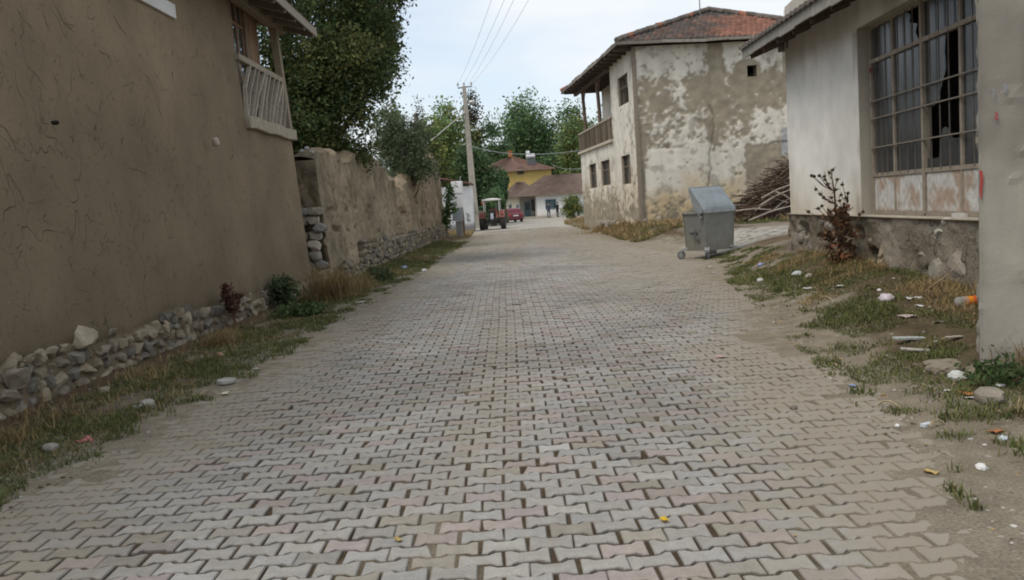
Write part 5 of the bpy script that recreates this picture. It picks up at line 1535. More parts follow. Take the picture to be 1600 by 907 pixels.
def far_pole():
    Y = 66.9
    b = gat(744, 358); b = at(744, 358, Y); t = at(725, 135, Y)
    b[2] = Gs(b[0], Y) - .2
    root = thing('utility_pole', (b[0], Y, 0), 'slender concrete utility pole with cross arm and street lamp beside the tractor', 'utility pole')
    m = MB((.36, .335, .29))
    zs = np.linspace(0, 1, 24)
    for s_, e_ in zip(zs[:-1], zs[1:]):
        A, B = b + (t - b) * s_, b + (t - b) * e_
        w = .62 + (.27 - .62) * s_
        m.beam(A, B, w, w * .8, (0, 1, 0), np.array([.35, .325, .28]) * rng.uniform(.93, 1.05))
    m.build('pole', 'concrete', root)
    m = MB((.25, .25, .24)); m.beam(t + (-.5, 0, -.12), t + (.62, 0, -.05), .08, .1); cr_ = m.build('cross_arm', 'iron', root)
    for dx in (-.48, 0, .58):
        m = MB((.3, .27, .25)); c = t + (dx, 0, .0); m.lathe([(.02, -.05), (.03, .06), (.07, .1), (.06, .16), (.075, .2), (.05, .27), (.0, .3)], c, 'Z', 8); m.build('insulator', 'paint', cr_)
    l = at(737, 160, Y)
    q = b + (t - b) * .86
    m = MB((.4, .4, .4)); m.tube([q, q + (.3, -.4, .25), l + (0, 0, .12)], .035, 6); m.build('lamp_arm', 'iron', root)
    m = MB((.62, .63, .63)); m.rock(l, (.5, .85, .3), 3, 2, .9, .02); m.build('lamp_head', 'paint', root, smooth=True)
    # black stencil on the shaft
    m = MB((.04, .04, .04))
    q = at(740, 324, Y - .32)
    for (u0, v0, u1, v1) in ((-.16, .0, -.16, .42), (-.16, .2, .06, .24), (.06, 0, .06, .42), (-.1, -.55, -.1, -.15), (-.1, -.15, .12, -.5), (.12, -.55, .12, -.12)):
        m.beam(q + (u0 + v0 * -.06, 0, v0), q + (u1 + v1 * -.06, 0, v1), .02, .06, (0, 1, 0))
    m.build('stencil', 'iron', root)
    # overhead wires towards the near pole and to the houses
    def wire(a, c, sag, label, rad=.007):
        n_ = 24; s_ = np.linspace(0, 1, n_)[:, None]
        P = np.array(a) * (1 - s_) + np.array(c) * s_
        P[:, 2] -= sag * 4 * (s_ * (1 - s_))[:, 0]
        m = MB((.22, .23, .25)); m.tube(P, rad, 4)
        tag(m.build('power_line', 'rubber', origin=tuple(P[0])), label, 'power line', 'overhead wires')
    N = np.array([3.75, 6.2, 9.6])
    wire(t + (-.48, 0, .2), N + (-1.1, 0, .2), .8, 'leftmost of the faint wires running overhead from the far pole')
    wire(t + (0, 0, .25), N + (-.35, 0, .3), .7, 'second wire from the left overhead, close beside a third')
    wire(t + (.3, 0, .1), N + (-.05, 0, .3), .8, 'third wire from the left overhead, close beside the second')
    wire(t + (.58, 0, .1), N + (.55, 0, .0), .9, 'rightmost of the faint wires running overhead from the far pole')
    g = onplane(915, 269, HC, HLn)
    wire(at(733, 228, Y), at(915, 234, 46), .45, 'upper of two dark cables, crossing from the far pole to the old house gallery', .022)
    wire(at(861, 256, 112.4), at(916, 263, 46), .3, 'lower of two dark cables, crossing from the yellow house to the old house', .02)
    p0 = b + (t - b) * .83
    st = at(640, 248, 62)
    m = MB((.40, .385, .34)); m.tube([p0, p0 * .5 + st * .5, st], .045, 6)
    tag(m.build('stay_cable', 'concrete', origin=tuple(p0)), 'pale thick cable slanting down left from the far pole into trees', 'cable')
far_pole()

def wooden_pole():
    Y = 52.0
    t = at(650, 178, Y); b = at(658, 300, Y)
    root = thing('wooden_pole', (b[0], Y, 0), 'dark old wooden pole standing among the trees behind the garden wall', 'utility pole')
    m = MB((.12, .1, .085)); m.tube([b * np.array([1, 1, 0]), b, t], [.16, .15, .13], 10); m.build('pole', 'wood', root)
    m = MB((.1, .1, .1)); m.tube([t - (0, 0, .15), t - (0, 0, .1)], [.15, .15], 10); m.build('band', 'iron', root)
wooden_pole()

def cabinet():
    Y = 47.3
    b = gat(717, 372); b = at(717, 372, Y)
    root = thing('meter_cabinet', (b[0], Y, b[2]), 'white and grey electricity meter boxes on a concrete post at the wall end', 'meter cabinet')
    def bx(x0, x1, y0, y1, dep, nm, col, dy=0, mt='paint'):
        p, q = at(x0, y1, Y + dy), at(x1, y0, Y + dy)
        m = MB(col); m.box(((p[0] + q[0]) / 2, Y + dep / 2 + dy, (p[2] + q[2]) / 2), (q[0] - p[0], dep, q[2] - p[2]))
        return m.build(nm, mt, root, bevel=.02)
    o = bx(705.5, 722, 283, 305, .4, 'upper_box', (.82, .83, .84))
    d = bx(707, 720.5, 285, 303, .02, 'door', (.85, .86, .87), -.03)
    bx(706.5, 721.5, 306, 326, .36, 'middle_box', (.80, .81, .82))
    o = bx(707.5, 722, 326.5, 346, .42, 'lower_box', (.30, .345, .37), -.02)
    m = MB((.27, .265, .25)); p = at(713.5, 346, Y + .2); m.box((p[0] + .12, Y + .22, p[2] / 2 - .1), (.36, .3, p[2] + .2)); m.build('post', 'concrete', root, bevel=.02)
    m = MB((.3, .3, .3)); t = at(719, 282, Y + .2); m.tube([t, t + (0, 0, .16), t + (.08, 0, .2)], .03, 6); m.build('cable_entry', 'iron', root)
    p = at(724.5, 365, 48.6)
    m = MB((.15, .11, .08)); m.tube([(p[0], 48.6, 0), (p[0] + .02, 48.6, 1.2), (p[0] - .06, 48.6, 2.15)], [.1, .09, .08], 8)
    tag(m.build('wooden_post', 'wood', origin=(p[0], 48.6, 0)), 'rough brown wooden post between the meter cabinet and the shed', 'post')
cabinet()

# ------------------------------------------------------------------ tractor, seen from behind
def wheel(root, c, rad, wid, name='wheel', rim=(.45, .1, .05), lugs=0, hubw=.5):
    w = MB((.055, .052, .05))
    h = wid / 2; r = rad
    w.lathe([(r * .58, -h * .8), (r * .8, -h), (r * .95, -h * .95), (r, -h * .7), (r, h * .7), (r * .95, h * .95), (r * .8, h), (r * .58, h * .8)], c, 'X', 28)
    if lugs:
        for k in range(lugs):
            for s in (-1, 1):
                a = 2 * math.pi * (k + (.5 if s > 0 else 0)) / lugs
                p = lambda x, a_, rr: np.array(c) + np.array([x, rr * math.cos(a_), rr * math.sin(a_)])
                w.beam(p(s * h * .05, a + .1, r + .01), p(s * h * .95, a - .1, r - .01), .05, .05, np.array([0, math.cos(a), math.sin(a)]))
    o = w.build(name, 'rubber', root)
    m = MB(rim); m.lathe([(0, -h * .3), (r * .25, -h * .35), (r * .3, -h * .1), (r * .5, -h * .1), (r * .6, -h * .75), (r * .6, h * .75), (r * .5, h * .1), (r * .3, h * .1), (r * .25, h * .35), (0, h * .3)], c, 'X', 20)
    m.build('rim', 'paint', o)
    return o
def tractor():
    p = gat(771, 359)
    root = local_thing('tractor', (p[0], 60.3, Gs(p[0], 60.3)), 'old red tractor with white canopy parked with its back to us', 'tractor', None, R(-3))
    for s in (-1, 1):
        wheel(root, (s * .76, 0, .66), .66, .36, 'rear_wheel', (.4, .09, .05), 14)
        wheel(root, (s * .62, 2.05, .38), .38, .2, 'front_wheel', (.4, .09, .05), 0)
        f = MB((.16, .042, .03))
        a = np.linspace(R(20), R(165), 14)
        for i in range(13):
            for r_, q in ((.74, 0),):
                P = [np.array([s * x, r_ * math.cos(t), .66 + r_ * math.sin(t)]) for x in (.52, .93) for t in (a[i], a[i + 1])]
                f.add([P[0], P[1], P[3], P[2]] + [k * np.array([1, .96, 1]) - (0, 0, .025) for k in (P[0], P[1], P[3], P[2])], np.array([(0, 1, 2, 3), (7, 6, 5, 4), (0, 3, 7, 4), (1, 5, 6, 2)]))
        f.box((s * .52, 0, .98), (.03, 1.0, .55), col=(.13, .035, .026))
        fo = f.build('mudguard', 'paint', root)
        l = MB((.28, .06, .03)); l.box((s * .72, -.66, 1.13), (.14, .1, .12)); l.build('tail_lamp', 'paint', fo, bevel=.02)
    b = MB((.06, .055, .055)); b.tube([(-.62, 0, .66), (-.3, 0, .66), (-.2, 0, .68), (.2, 0, .68), (.3, 0, .66), (.62, 0, .66)], [.1, .12, .22, .22, .12, .1], 12)
    b.box((0, -.12, .72), (.42, .5, .5)); b.box((0, .7, .75), (.4, 1.3, .45)); b.build('gearbox', 'iron', root, bevel=.04)
    h = MB((.42, .09, .05)); h.box((0, 1.75, 1.1), (.52, 1.5, .55), taper=.85); h.box((0, .85, 1.25), (.6, .25, .45)); h.build('bonnet', 'paint', root, bevel=.06)
    s_ = MB((.045, .045, .045)); s_.box((0, -.02, 1.02), (.48, .45, .12)); s_.box((0, -.25, 1.22), (.46, .1, .36)); s_.build('seat', 'rubber', root, bevel=.04)
    st = MB((.04, .04, .04)); st.tube([(0, .8, 1.3), (0, .52, 1.52)], .025, 6)
    a = np.linspace(0, 2 * np.pi, 18); st.tube(np.stack([.2 * np.cos(a), .5 + .09 * np.sin(a), 1.53 + .17 * np.sin(a)], -1), .018, 6, caps=False); st.build('steering_wheel', 'rubber', root)
    c = MB((.70, .69, .64)); 
    U, V = np.meshgrid(np.linspace(-1, 1, 14), np.linspace(-1, 1, 14), indexing='ij')
    for dz in (0, -.09): c.grid(np.stack([.64 * U, .35 + .85 * V, 2.2 + dz + .07 * (1 - U ** 2) * (1 - V ** 2)], -1), flip=dz < 0)
    for (x0, y0, x1, y1) in ((-.64, -.5, .64, -.5), (.64, -.5, .64, 1.2), (.64, 1.2, -.64, 1.2), (-.64, 1.2, -.64, -.5)): c.beam((x0, y0, 2.155), (x1, y1, 2.155), .025, .1)
    c.build('canopy', 'paint', root)
    f = MB((.62, .61, .57))
    for x in (-.55, .55):
        for y in (-.42, 1.05): f.tube([(x, y * .9 + .05, 1.0), (x, y, 2.15)], .032, 8)
    f.build('canopy_frame', 'paint', root)
    t = MB((.07, .065, .06))
    for s in (-1, 1): t.beam((s * .16, -.2, .5), (s * .38, -.85, .38), .05, .07); t.beam((s * .22, -.2, .92), (s * .33, -.6, .6), .04, .05)
    t.beam((-.42, -.85, .38), (.42, -.85, .38), .05, .06); t.beam((0, -.2, .45), (0, -.7, .42), .1, .06); t.build('hitch', 'iron', root)
    n = MB((.62, .66, .72)); n.box((.0, -.42, .98), (.2, .02, .42)); n.build('number_plate', 'paint', root)
    e = MB((.1, .1, .1)); e.tube([(.2, 1.9, 1.3), (.2, 1.9, 2.0)], .035, 8); e.build('exhaust', 'iron', root)
    m = MB((.5, .08, .05)); m.rock((-.72, 1.1, 1.95), (.2, .08, .24), 3, 2, .8, .1); m.beam((-.55, 1.0, 1.85), (-.7, 1.1, 1.93), .02, .02); m.build('mirror', 'paint', root)
tractor()

# ------------------------------------------------------------------ red car, seen from behind
def car():
    p = at(806.5, 348, 82.6)
    root = local_thing('parked_car', (p[0], 82.6, Gs(p[0], 82.6)), 'small dark red car seen from behind before the white house', 'car', None, R(14))
    Wd = .8
    side = [(-.05, .30), (-.06, .62), (0, .86), (.12, .93), (.42, 1.0), (.62, 1.3), (1.0, 1.42), (1.9, 1.42), (2.5, 1.02), (3.6, .88), (3.85, .65), (3.85, .3), (3.3, .24), (.5, .24)]
    b = MB((.13, .02, .028))
    xs = [(-1, .93), (-.93, 1.0), (-.5, 1.02), (.5, 1.02), (.93, 1.0), (1, .93)]
    rings = []
    for x, k in xs:
        rings.append([(x * Wd * (1 - .14 * max(0, (z - .9)) / .5), (y - 1.9) * k + 1.9, .24 + (z - .24) * (k if z > .9 else 1)) for y, z in side])
    rings = np.array(rings); n = len(side)
    i = np.arange(len(xs) - 1)[:, None] * n; j = np.arange(n)[None]; j2 = (j + 1) % n
    b.add(rings.reshape(-1, 3), [np.stack([i + j, i + n + j, i + n + j2, i + j2], -1).reshape(-1, 4), np.arange(n)[None], (np.arange(n) + (len(xs) - 1) * n)[::-1][None]])
    b.build('body', 'paint', root)
    g = MB((.02, .02, .025))
    g.add([(-.58, .405, 1.035), (.58, .405, 1.035), (.5, .60, 1.29), (-.5, .60, 1.29)], np.array([[0, 1, 2, 3]]))
    g.build('rear_window', 'window', root)
    for s in (-1, 1):
        g = MB((.02, .02, .025)); g.add([(s * .775, .72, 1.02), (s * .775, 2.3, 1.0), (s * .70, 1.9, 1.36), (s * .70, 1.0, 1.36)], np.array([[0, 1, 2, 3]])); g.build('side_window', 'window', root)
        l = MB((.45, .03, .03)); l.box((s * .64, -.05, .74), (.22, .06, .17)); l.build('tail_light', 'paint', root, bevel=.02)
        for y in (.62, 3.1): wheel(root, (s * .72, y, .29), .29, .18, 'wheel', (.4, .4, .4))
    m = MB((.11, .02, .025)); m.box((0, -.06, .42), (1.56, .16, .2)); m.build('bumper', 'paint', root, bevel=.05)
    m = MB((.75, .75, .75)); m.box((0, -.085, .68), (.52, .02, .13)); m.build('number_plate', 'paint', root)
car()

# ------------------------------------------------------------------ two people far down the road
def person(px, py, Y, rz, label, cl, legs, lean=0.0):
    p = at(px, py, Y)
    root = local_thing('person', (p[0], Y, Gs(p[0], Y)), label, 'person', None, rz)
    J = {'pel': (0, 0, .95), 'wst': (0, .01, 1.1), 'chs': (0, .02 + lean * .3, 1.32), 'nck': (0, .02 + lean * .5, 1.48), 'hd': (0, .03 + lean * .6, 1.58), 'top': (0, .03 + lean * .6, 1.70)}
    rad = {'pel': .15, 'wst': .14, 'chs': .16, 'nck': .06, 'hd': .09, 'top': .085}
    E = [('pel', 'wst'), ('wst', 'chs'), ('chs', 'nck'), ('nck', 'hd'), ('hd', 'top')]
    for s, t in ((-1, 'l'), (1, 'r')):
        J.update({'hp' + t: (s * .09, 0, .9), 'kn' + t: (s * .11, .03 * s, .5), 'an' + t: (s * .12, -.02 * s, .08), 'to' + t: (s * .14, .15 - .02 * s, .04),
                  'sh' + t: (s * .2, .02 + lean * .4, 1.42), 'el' + t: (s * .26, -.02, 1.15), 'wr' + t: (s * .22, .12, .95), 'ha' + t: (s * .2, .17, .87)})
        rad.update({'hp' + t: .1, 'kn' + t: .065, 'an' + t: .045, 'to' + t: .04, 'sh' + t: .075, 'el' + t: .05, 'wr' + t: .036, 'ha' + t: .04})
        E += [('pel', 'hp' + t), ('hp' + t, 'kn' + t), ('kn' + t, 'an' + t), ('an' + t, 'to' + t), ('chs', 'sh' + t), ('sh' + t, 'el' + t), ('el' + t, 'wr' + t), ('wr' + t, 'ha' + t)]
    keys = list(J)
    me = bpy.data.meshes.new('body')
    me.from_pydata([J[k] for k in keys], [(keys.index(a), keys.index(b)) for a, b in E], [])
    tmp = bpy.data.objects.new('body', me); COL.objects.link(tmp)
    tmp.modifiers.new('skin', 'SKIN')
    for i, k in enumerate(keys):
        me.skin_vertices[0].data[i].radius = (rad[k], rad[k] * (.8 if k in ('chs', 'wst', 'pel') else 1))
    me.skin_vertices[0].data[0].use_root = True
    sb = tmp.modifiers.new('sub', 'SUBSURF'); sb.levels = sb.render_levels = 2
    dg = bpy.context.evaluated_depsgraph_get()
    ev = bpy.data.meshes.new_from_object(tmp.evaluated_get(dg))
    v = np.array([q.co[:] for q in ev.vertices]); f = [np.array([q.vertices[:]]) for q in ev.polygons]
    bpy.data.objects.remove(tmp)
    SK = np.array([.42, .27, .19])
    c = np.where((v[:, 2] > 1.5)[:, None], SK, np.where((v[:, 2] > .93)[:, None], np.array(cl), np.array(legs)))
    c = np.where(((v[:, 2] < .93) & (np.abs(v[:, 0]) > .17) & (v[:, 1] > .1) & (v[:, 2] > .7))[:, None], SK, c)
    c = np.where((v[:, 2] < .1)[:, None], (.03, .03, .03), c)
    m = MB(); m.add(v, f, c); m.build('body', 'cloth', root, smooth=True)
    h = MB((.05, .04, .035)); h.rock(np.array(J['top']) + (0, -.012, -.0), (.2, .22, .16), 3, 2, .95, .05); h.build('hair', 'cloth', root)
person(858, 341, 95.5, R(160), 'person in dark blue standing beside the distant rubbish container', (.05, .06, .09), (.05, .055, .07))
person(871.5, 339, 96.0, R(-60), 'person in black standing by the white house wall right of another', (.03, .03, .032), (.035, .033, .035), .1)
# ------------------------------------------------------------------ trees and shrubs
def leaves(mb, C, n, size, pal, r, spread, droop=.0, var=.25):
    """n leaves gathered about the cluster centres C"""
    k = r.integers(0, len(C), n)
    p = C[k] + r.normal(0, 1, (n, 3)) * spread
    cp = np.array(pal)[r.integers(0, len(pal), len(C))] * r.uniform(1 - var, 1 + var, (len(C), 1))
    col = cp[k] * r.uniform(.75, 1.25, (n, 1))
    a = r.normal(0, 1, (n, 3)); a[:, 2] -= droop; a /= np.linalg.norm(a, axis=1)[:, None]
    q = r.normal(0, 1, (n, 3)); b = np.cross(a, q); b /= np.linalg.norm(b, axis=1)[:, None]
    nn = np.cross(a, b)
    s = size * r.uniform(.45, 1.6, (n, 1))
    v = np.stack([p - a * s * .5, p + b * s * .28 + nn * s * .06, p + a * s * .5, p - b * s * .28 + nn * s * .06], 1).reshape(-1, 3)
    f = (np.arange(n)[:, None] * 4 + np.arange(4)[None])
    mb.add(v, f, np.repeat(col, 4, 0))

def clusters(r, ell, K, gap=.42, gs=.9, seed=0, shell=2.4):
    out = []
    for (c, rad, wgt) in ell:
        n = int(K * wgt * 2.2)
        d = r.normal(0, 1, (n, 3)); d /= np.linalg.norm(d, axis=1)[:, None]
        t = r.random(n) ** (1 / shell)
        p = np.array(c) + d * t[:, None] * np.array(rad)
        lump = fbm(d[:, 0] * 2 + seed, d[:, 1] * 2, d[:, 2] * 2, 3, 400 + seed)
        keep = (t < .62 + .75 * lump) & (fbm(p[:, 0] * gs, p[:, 1] * gs, p[:, 2] * gs, 3, 401 + seed) > gap)
        out.append(p[keep][:int(K * wgt)])
    return np.concatenate(out)

def tree(name, label, base, ell, K, n, size, pal, spread, seed, trunk_r=.15, group=None, gap=.42, gs=.9, limbs=22, cat='tree', droop=.2, trunk_top=None, bark=(.13, .105, .08), shell=2.4):
    r = np.random.default_rng(seed)
    base = np.array(base, float)
    root = thing(name, base, label, cat, group)
    C = clusters(r, ell, K, gap, gs, seed, shell)
    m = MB(); leaves(m, C, n, size, pal, r, spread, droop)
    m.build('crown', 'leaf', root)
    c0 = np.array(ell[0][0]); top = np.array(trunk_top if trunk_top is not None else (c0[0], c0[1], c0[2] + ell[0][1][2] * .55))
    t = MB(np.array(bark))
    s = np.linspace(0, 1, 9)[:, None]
    P = base * (1 - s) + top * s + np.concatenate([r.normal(0, trunk_r * .5, (9, 2)), np.zeros((9, 1))], 1) * (s > 0)
    t.tube(P, trunk_r * (1.15 - s[:, 0]), 9)
    for c in C[r.permutation(len(C))[:limbs]]:
        k = float(np.clip((c[2] - base[2]) / max(top[2] - base[2], .1) - .25 - r.random() * .12, .1, .85))
        a = base * (1 - k) + top * k
        mid = a * .45 + c * .55 + np.array([0, 0, -.06 * np.linalg.norm(c - a)]) + r.normal(0, .08, 3)
        t.tube([a, mid, c], [trunk_r * (1.1 - k) * .5, trunk_r * .28, trunk_r * .08], 6)
    t.build('trunk', 'bark', root)
    return root

BR = 2.15
def br(l): return [tuple(q * BR for q in c) for c in l]
OLIVE = br([(.070, .085, .026), (.085, .095, .030), (.055, .075, .026), (.115, .112, .034), (.045, .065, .026)])
DARK = br([(.040, .070, .033), (.050, .086, .036), (.036, .062, .03), (.06, .094, .038)])
MID = br([(.075, .115, .042), (.092, .128, .045), (.058, .10, .04), (.11, .128, .042)])
GREY = br([(.085, .10, .075), (.065, .08, .055), (.10, .115, .085), (.055, .07, .045)])

# big tree over the garden wall
tree('leafy_tree', 'large loose olive green tree overhanging the garden wall behind the mud house', (-6.6, 24.5, .1),
     [((-6.5, 24.3, 6.6), (3.3, 3.2, 4.3), 1.0), ((-5.7, 23.4, 4.2), (1.9, 2.6, 1.5), .28), ((-8.5, 22, 5.0), (2.4, 2.4, 3.2), .4)]
     + [(tuple(at(x - 22, y, Y)), (q, q, q * .85), w) for x, y, Y, q, w in ((565, 30, 24, 1.5, .2), (600, 15, 24.5, .95, .13), (598, 95, 24, .95, .15), (560, 110, 23, 1.3, .2), (585, 165, 24, .85, .13), (545, 195, 23, 1.2, .2), (575, 225, 24, .75, .1), (500, 215, 22.5, 1.0, .15), (610, 55, 25, .7, .1), (590, -30, 24, 1.5, .15))],
     820, 125000, .10, [(.062, .098, .034), (.075, .108, .036), (.05, .08, .03), (.095, .12, .04), (.07, .095, .03), (.13, .135, .045)], .2, 31, .2, None, .46, .75, 70, trunk_top=(-6.4, 24.4, 8.6))
tree('grey_bush', 'grey green bush hanging over the top of the garden wall', (at(640, 250, 35)[0] - .4, 35.2, .2),
     [(tuple(at(636, 232, 35)), (1.15, 1.3, 1.25), 1.0), (tuple(at(652, 262, 34.2)), (.8, .8, .6), .35), (tuple(at(612, 215, 35)), (.7, 1.0, 1.2), .4)],
     260, 12000, .10, [(.095, .125, .065), (.075, .10, .05), (.115, .14, .08), (.06, .085, .045)], .17, 32, .09, None, .40, 1.5, 26, cat='bush')

GT = 'trees beyond the garden wall'
def far_tree(name, label, px, ytop, ybot, hw, Y, pal, seed, n, size, K=260, gap=.34, spread=None, group=GT, shell=2.4, lobes=0, zbase=None):
    t, b = at(px, ytop, Y), at(px, ybot, Y)
    rx = hw * Y / FPX; rz = (t[2] - b[2]) / 2
    c = (t + b) / 2
    ell = [(tuple(c), (rx, rx, rz), 1.0)]
    r = np.random.default_rng(seed)
    for _ in range(lobes):
        d = np.array([r.uniform(-.75, .75) * rx, r.uniform(-.6, .6) * rx, r.uniform(-.6, .75) * rz])
        d[0] *= 1 - .5 * max(0, d[2] / rz); ell.append((tuple(c + d), (rx * .45, rx * .45, min(rz * .4, rx * .6)), .22))
    tree(name, label, (c[0], Y, 0), ell, K, n, size, pal, spread or rx * .15, seed, max(.12, rx * .05), group, gap, 1.6 / rx, 20, trunk_top=(c[0], Y, t[2] - rz * .35), shell=shell)
far_tree('mixed_tree', 'mid green bushy tree just left of the far utility pole', 700, 158, 330, 46, 84, MID + OLIVE[:2], 41, 13000, .3, 300, lobes=5)
far_tree('mixed_tree', 'pale olive tree behind the wooden pole and grey bush', 668, 205, 330, 32, 74, OLIVE + [(.1, .12, .05)], 42, 8000, .27, 200, lobes=3)
far_tree('poplar', 'thin wispy grey poplar rising behind the wooden pole', 657, 146, 320, 11, 100, [(.10, .105, .075), (.085, .09, .06)], 43, 3400, .26, 130, .42, .3, shell=1.6)
far_tree('poplar', 'short wispy poplar beside the thin grey one', 666, 172, 320, 8, 101, [(.10, .105, .075), (.085, .09, .06)], 44, 2000, .26, 90, .42, .26, shell=1.6)
far_tree('poplar', 'tall brownish columnar poplar directly behind the far utility pole', 740, 128, 330, 15, 118, [(.075, .07, .042), (.06, .062, .036), (.09, .078, .045)], 45, 7500, .32, 260, .38, .4, shell=1.8)
far_tree('mixed_tree', 'dark tree with twin tops between pole and big round tree', 772, 170, 335, 27, 128, DARK, 46, 9000, .4, 240, lobes=4)
far_tree('mixed_tree', 'big round topped tree rising behind the yellow house', 830, 139, 335, 46, 136, DARK + MID[:1], 47, 19000, .42, 380, lobes=7)
far_tree('mixed_tree', 'yellowish green tree left of the derelict house gallery', 903, 170, 335, 38, 120, MID + [(.105, .115, .032)] * 2, 48, 13000, .38, 300, lobes=5)
far_tree('mixed_tree', 'dark tree top behind the derelict house gallery', 893, 142, 330, 26, 142, DARK, 49, 8000, .42, 220, lobes=3)
far_tree('mixed_tree', 'green tree seen through the gallery of the derelict house', 950, 158, 330, 34, 125, MID, 50, 9000, .38, 220, lobes=3)
far_tree('mixed_tree', 'dark low tree between the yellow house and old house', 872, 225, 345, 30, 126, DARK, 51, 9000, .38, 220, lobes=3)
far_tree('dense_shrub', 'dense dark green tree mass behind the far pole and tractor', 748, 232, 352, 32, 76, DARK + [(.046, .066, .028)], 52, 19000, .23, 380, .36, lobes=6)
far_tree('dense_shrub', 'dark bushy tree standing against the yellow house wall', 786, 262, 316, 8, 80, DARK, 53, 8000, .22, 200, .36, lobes=2)
far_tree('mixed_tree', 'dark green tree behind the white shed', 715, 225, 350, 32, 92, DARK + MID[:1], 54, 10000, .28, 240, .38, lobes=4)
far_tree('dense_shrub', 'dark shrub filling the gap behind the tractor canopy', 772, 296, 354, 20, 72, DARK, 58, 6000, .2, 160, .3)
far_tree('roadside_bush', 'low olive bush beside the rubbish container by the old house', 894, 306, 345, 17, 80, OLIVE, 55, 3600, .16, 120, .36, group=None)
far_tree('mixed_tree', 'lone pale tree half hidden behind the big olive tree', 615, 150, 340, 30, 88, GREY + OLIVE[:2], 57, 6000, .28, 180, .44, lobes=3)

def far_wood():
    r = np.random.default_rng(77)
    m = MB()
    for i in range(46):
        x = -75 + i * 3.6 + r.normal(0, 1)
        y = 172 + r.normal(0, 6); h = r.uniform(12, 17)
        C = clusters(r, [((x, y, h * .5), (3.2, 3, h * .52), 1.0)], 60, .3, .4, i)
        if len(C): leaves(m, C, 900, .75, DARK, r, .6)
    tag(m.build('far_wood', 'leaf', origin=(0, 172, 0)), 'dark row of woodland closing the view behind the far houses', 'woodland', kind='stuff')
far_wood()

# vine on the end of the garden wall
def vine():
    r = np.random.default_rng(61); root = thing('vine', at(697, 372, 45.5), 'green vine climbing the end of the garden wall by the white boxes', 'vine')
    C = np.array([at(697 + r.normal(0, 4) + (6 if y < 330 else 0), y, 45.4 + r.normal(0, .12)) for y in r.uniform(292, 350, 60)])
    m = MB(); leaves(m, C, 900, .15, [(.07, .13, .035), (.055, .105, .03), (.085, .14, .04)], r, .1); m.build('foliage', 'leaf', root)
    s = MB((.12, .09, .06)); b = at(697, 368, 45.5); s.tube([b, at(695, 345, 45.5), at(698, 320, 45.5), at(700, 296, 45.5)], [.03, .025, .02, .01], 6); s.build('stem', 'bark', root)
vine()

# ------------------------------------------------------------------ grass: green turf and dry straw on both verges
def blades(mb, X, Y, h, w, col, r, bend=.5, base=None):
    n = len(X); Z = G(X, Y) - .005 if base is None else base
    a = r.uniform(0, 2 * np.pi, n); d = np.stack([np.cos(a), np.sin(a)], 1); s = np.stack([-d[:, 1], d[:, 0]], 1)
    b = h * bend * r.uniform(.2, 1.4, n)
    v = np.zeros((n, 5, 3))
    for i, (t, k) in enumerate(((0, 1), (0, -1), (.55, .8), (.55, -.8), (1, 0))):
        o = (t ** 1.8 * b)[:, None] * d + (k * w / 2)[:, None] * s
        v[:, i, 0] = X + o[:, 0]; v[:, i, 1] = Y + o[:, 1]; v[:, i, 2] = Z + t * h * (1 - .25 * bend * t)
    i0 = np.arange(n)[:, None] * 5
    mb.add(v.reshape(-1, 3), [i0 + np.array([[0, 1, 3, 2]]), i0 + np.array([[2, 3, 4]])], np.repeat(col, 5, 0))

def verge_pts(r, n, side, y0, y1, pw=1.6):
    Y = y0 + (y1 - y0) * r.random(n) ** pw
    if side == 'l':
        a, b = xl(Y) + .12, np.interp(Y, [0, 7, 18, 46], [-4.55, -4.38, -4.02, -3.42])
    else:
        a, b = xr(Y) - .1, np.where(Y < 15.6, GX(Y) - .02, 5.4)
    t = r.random(n)
    return a + (b - a) * t, Y, t

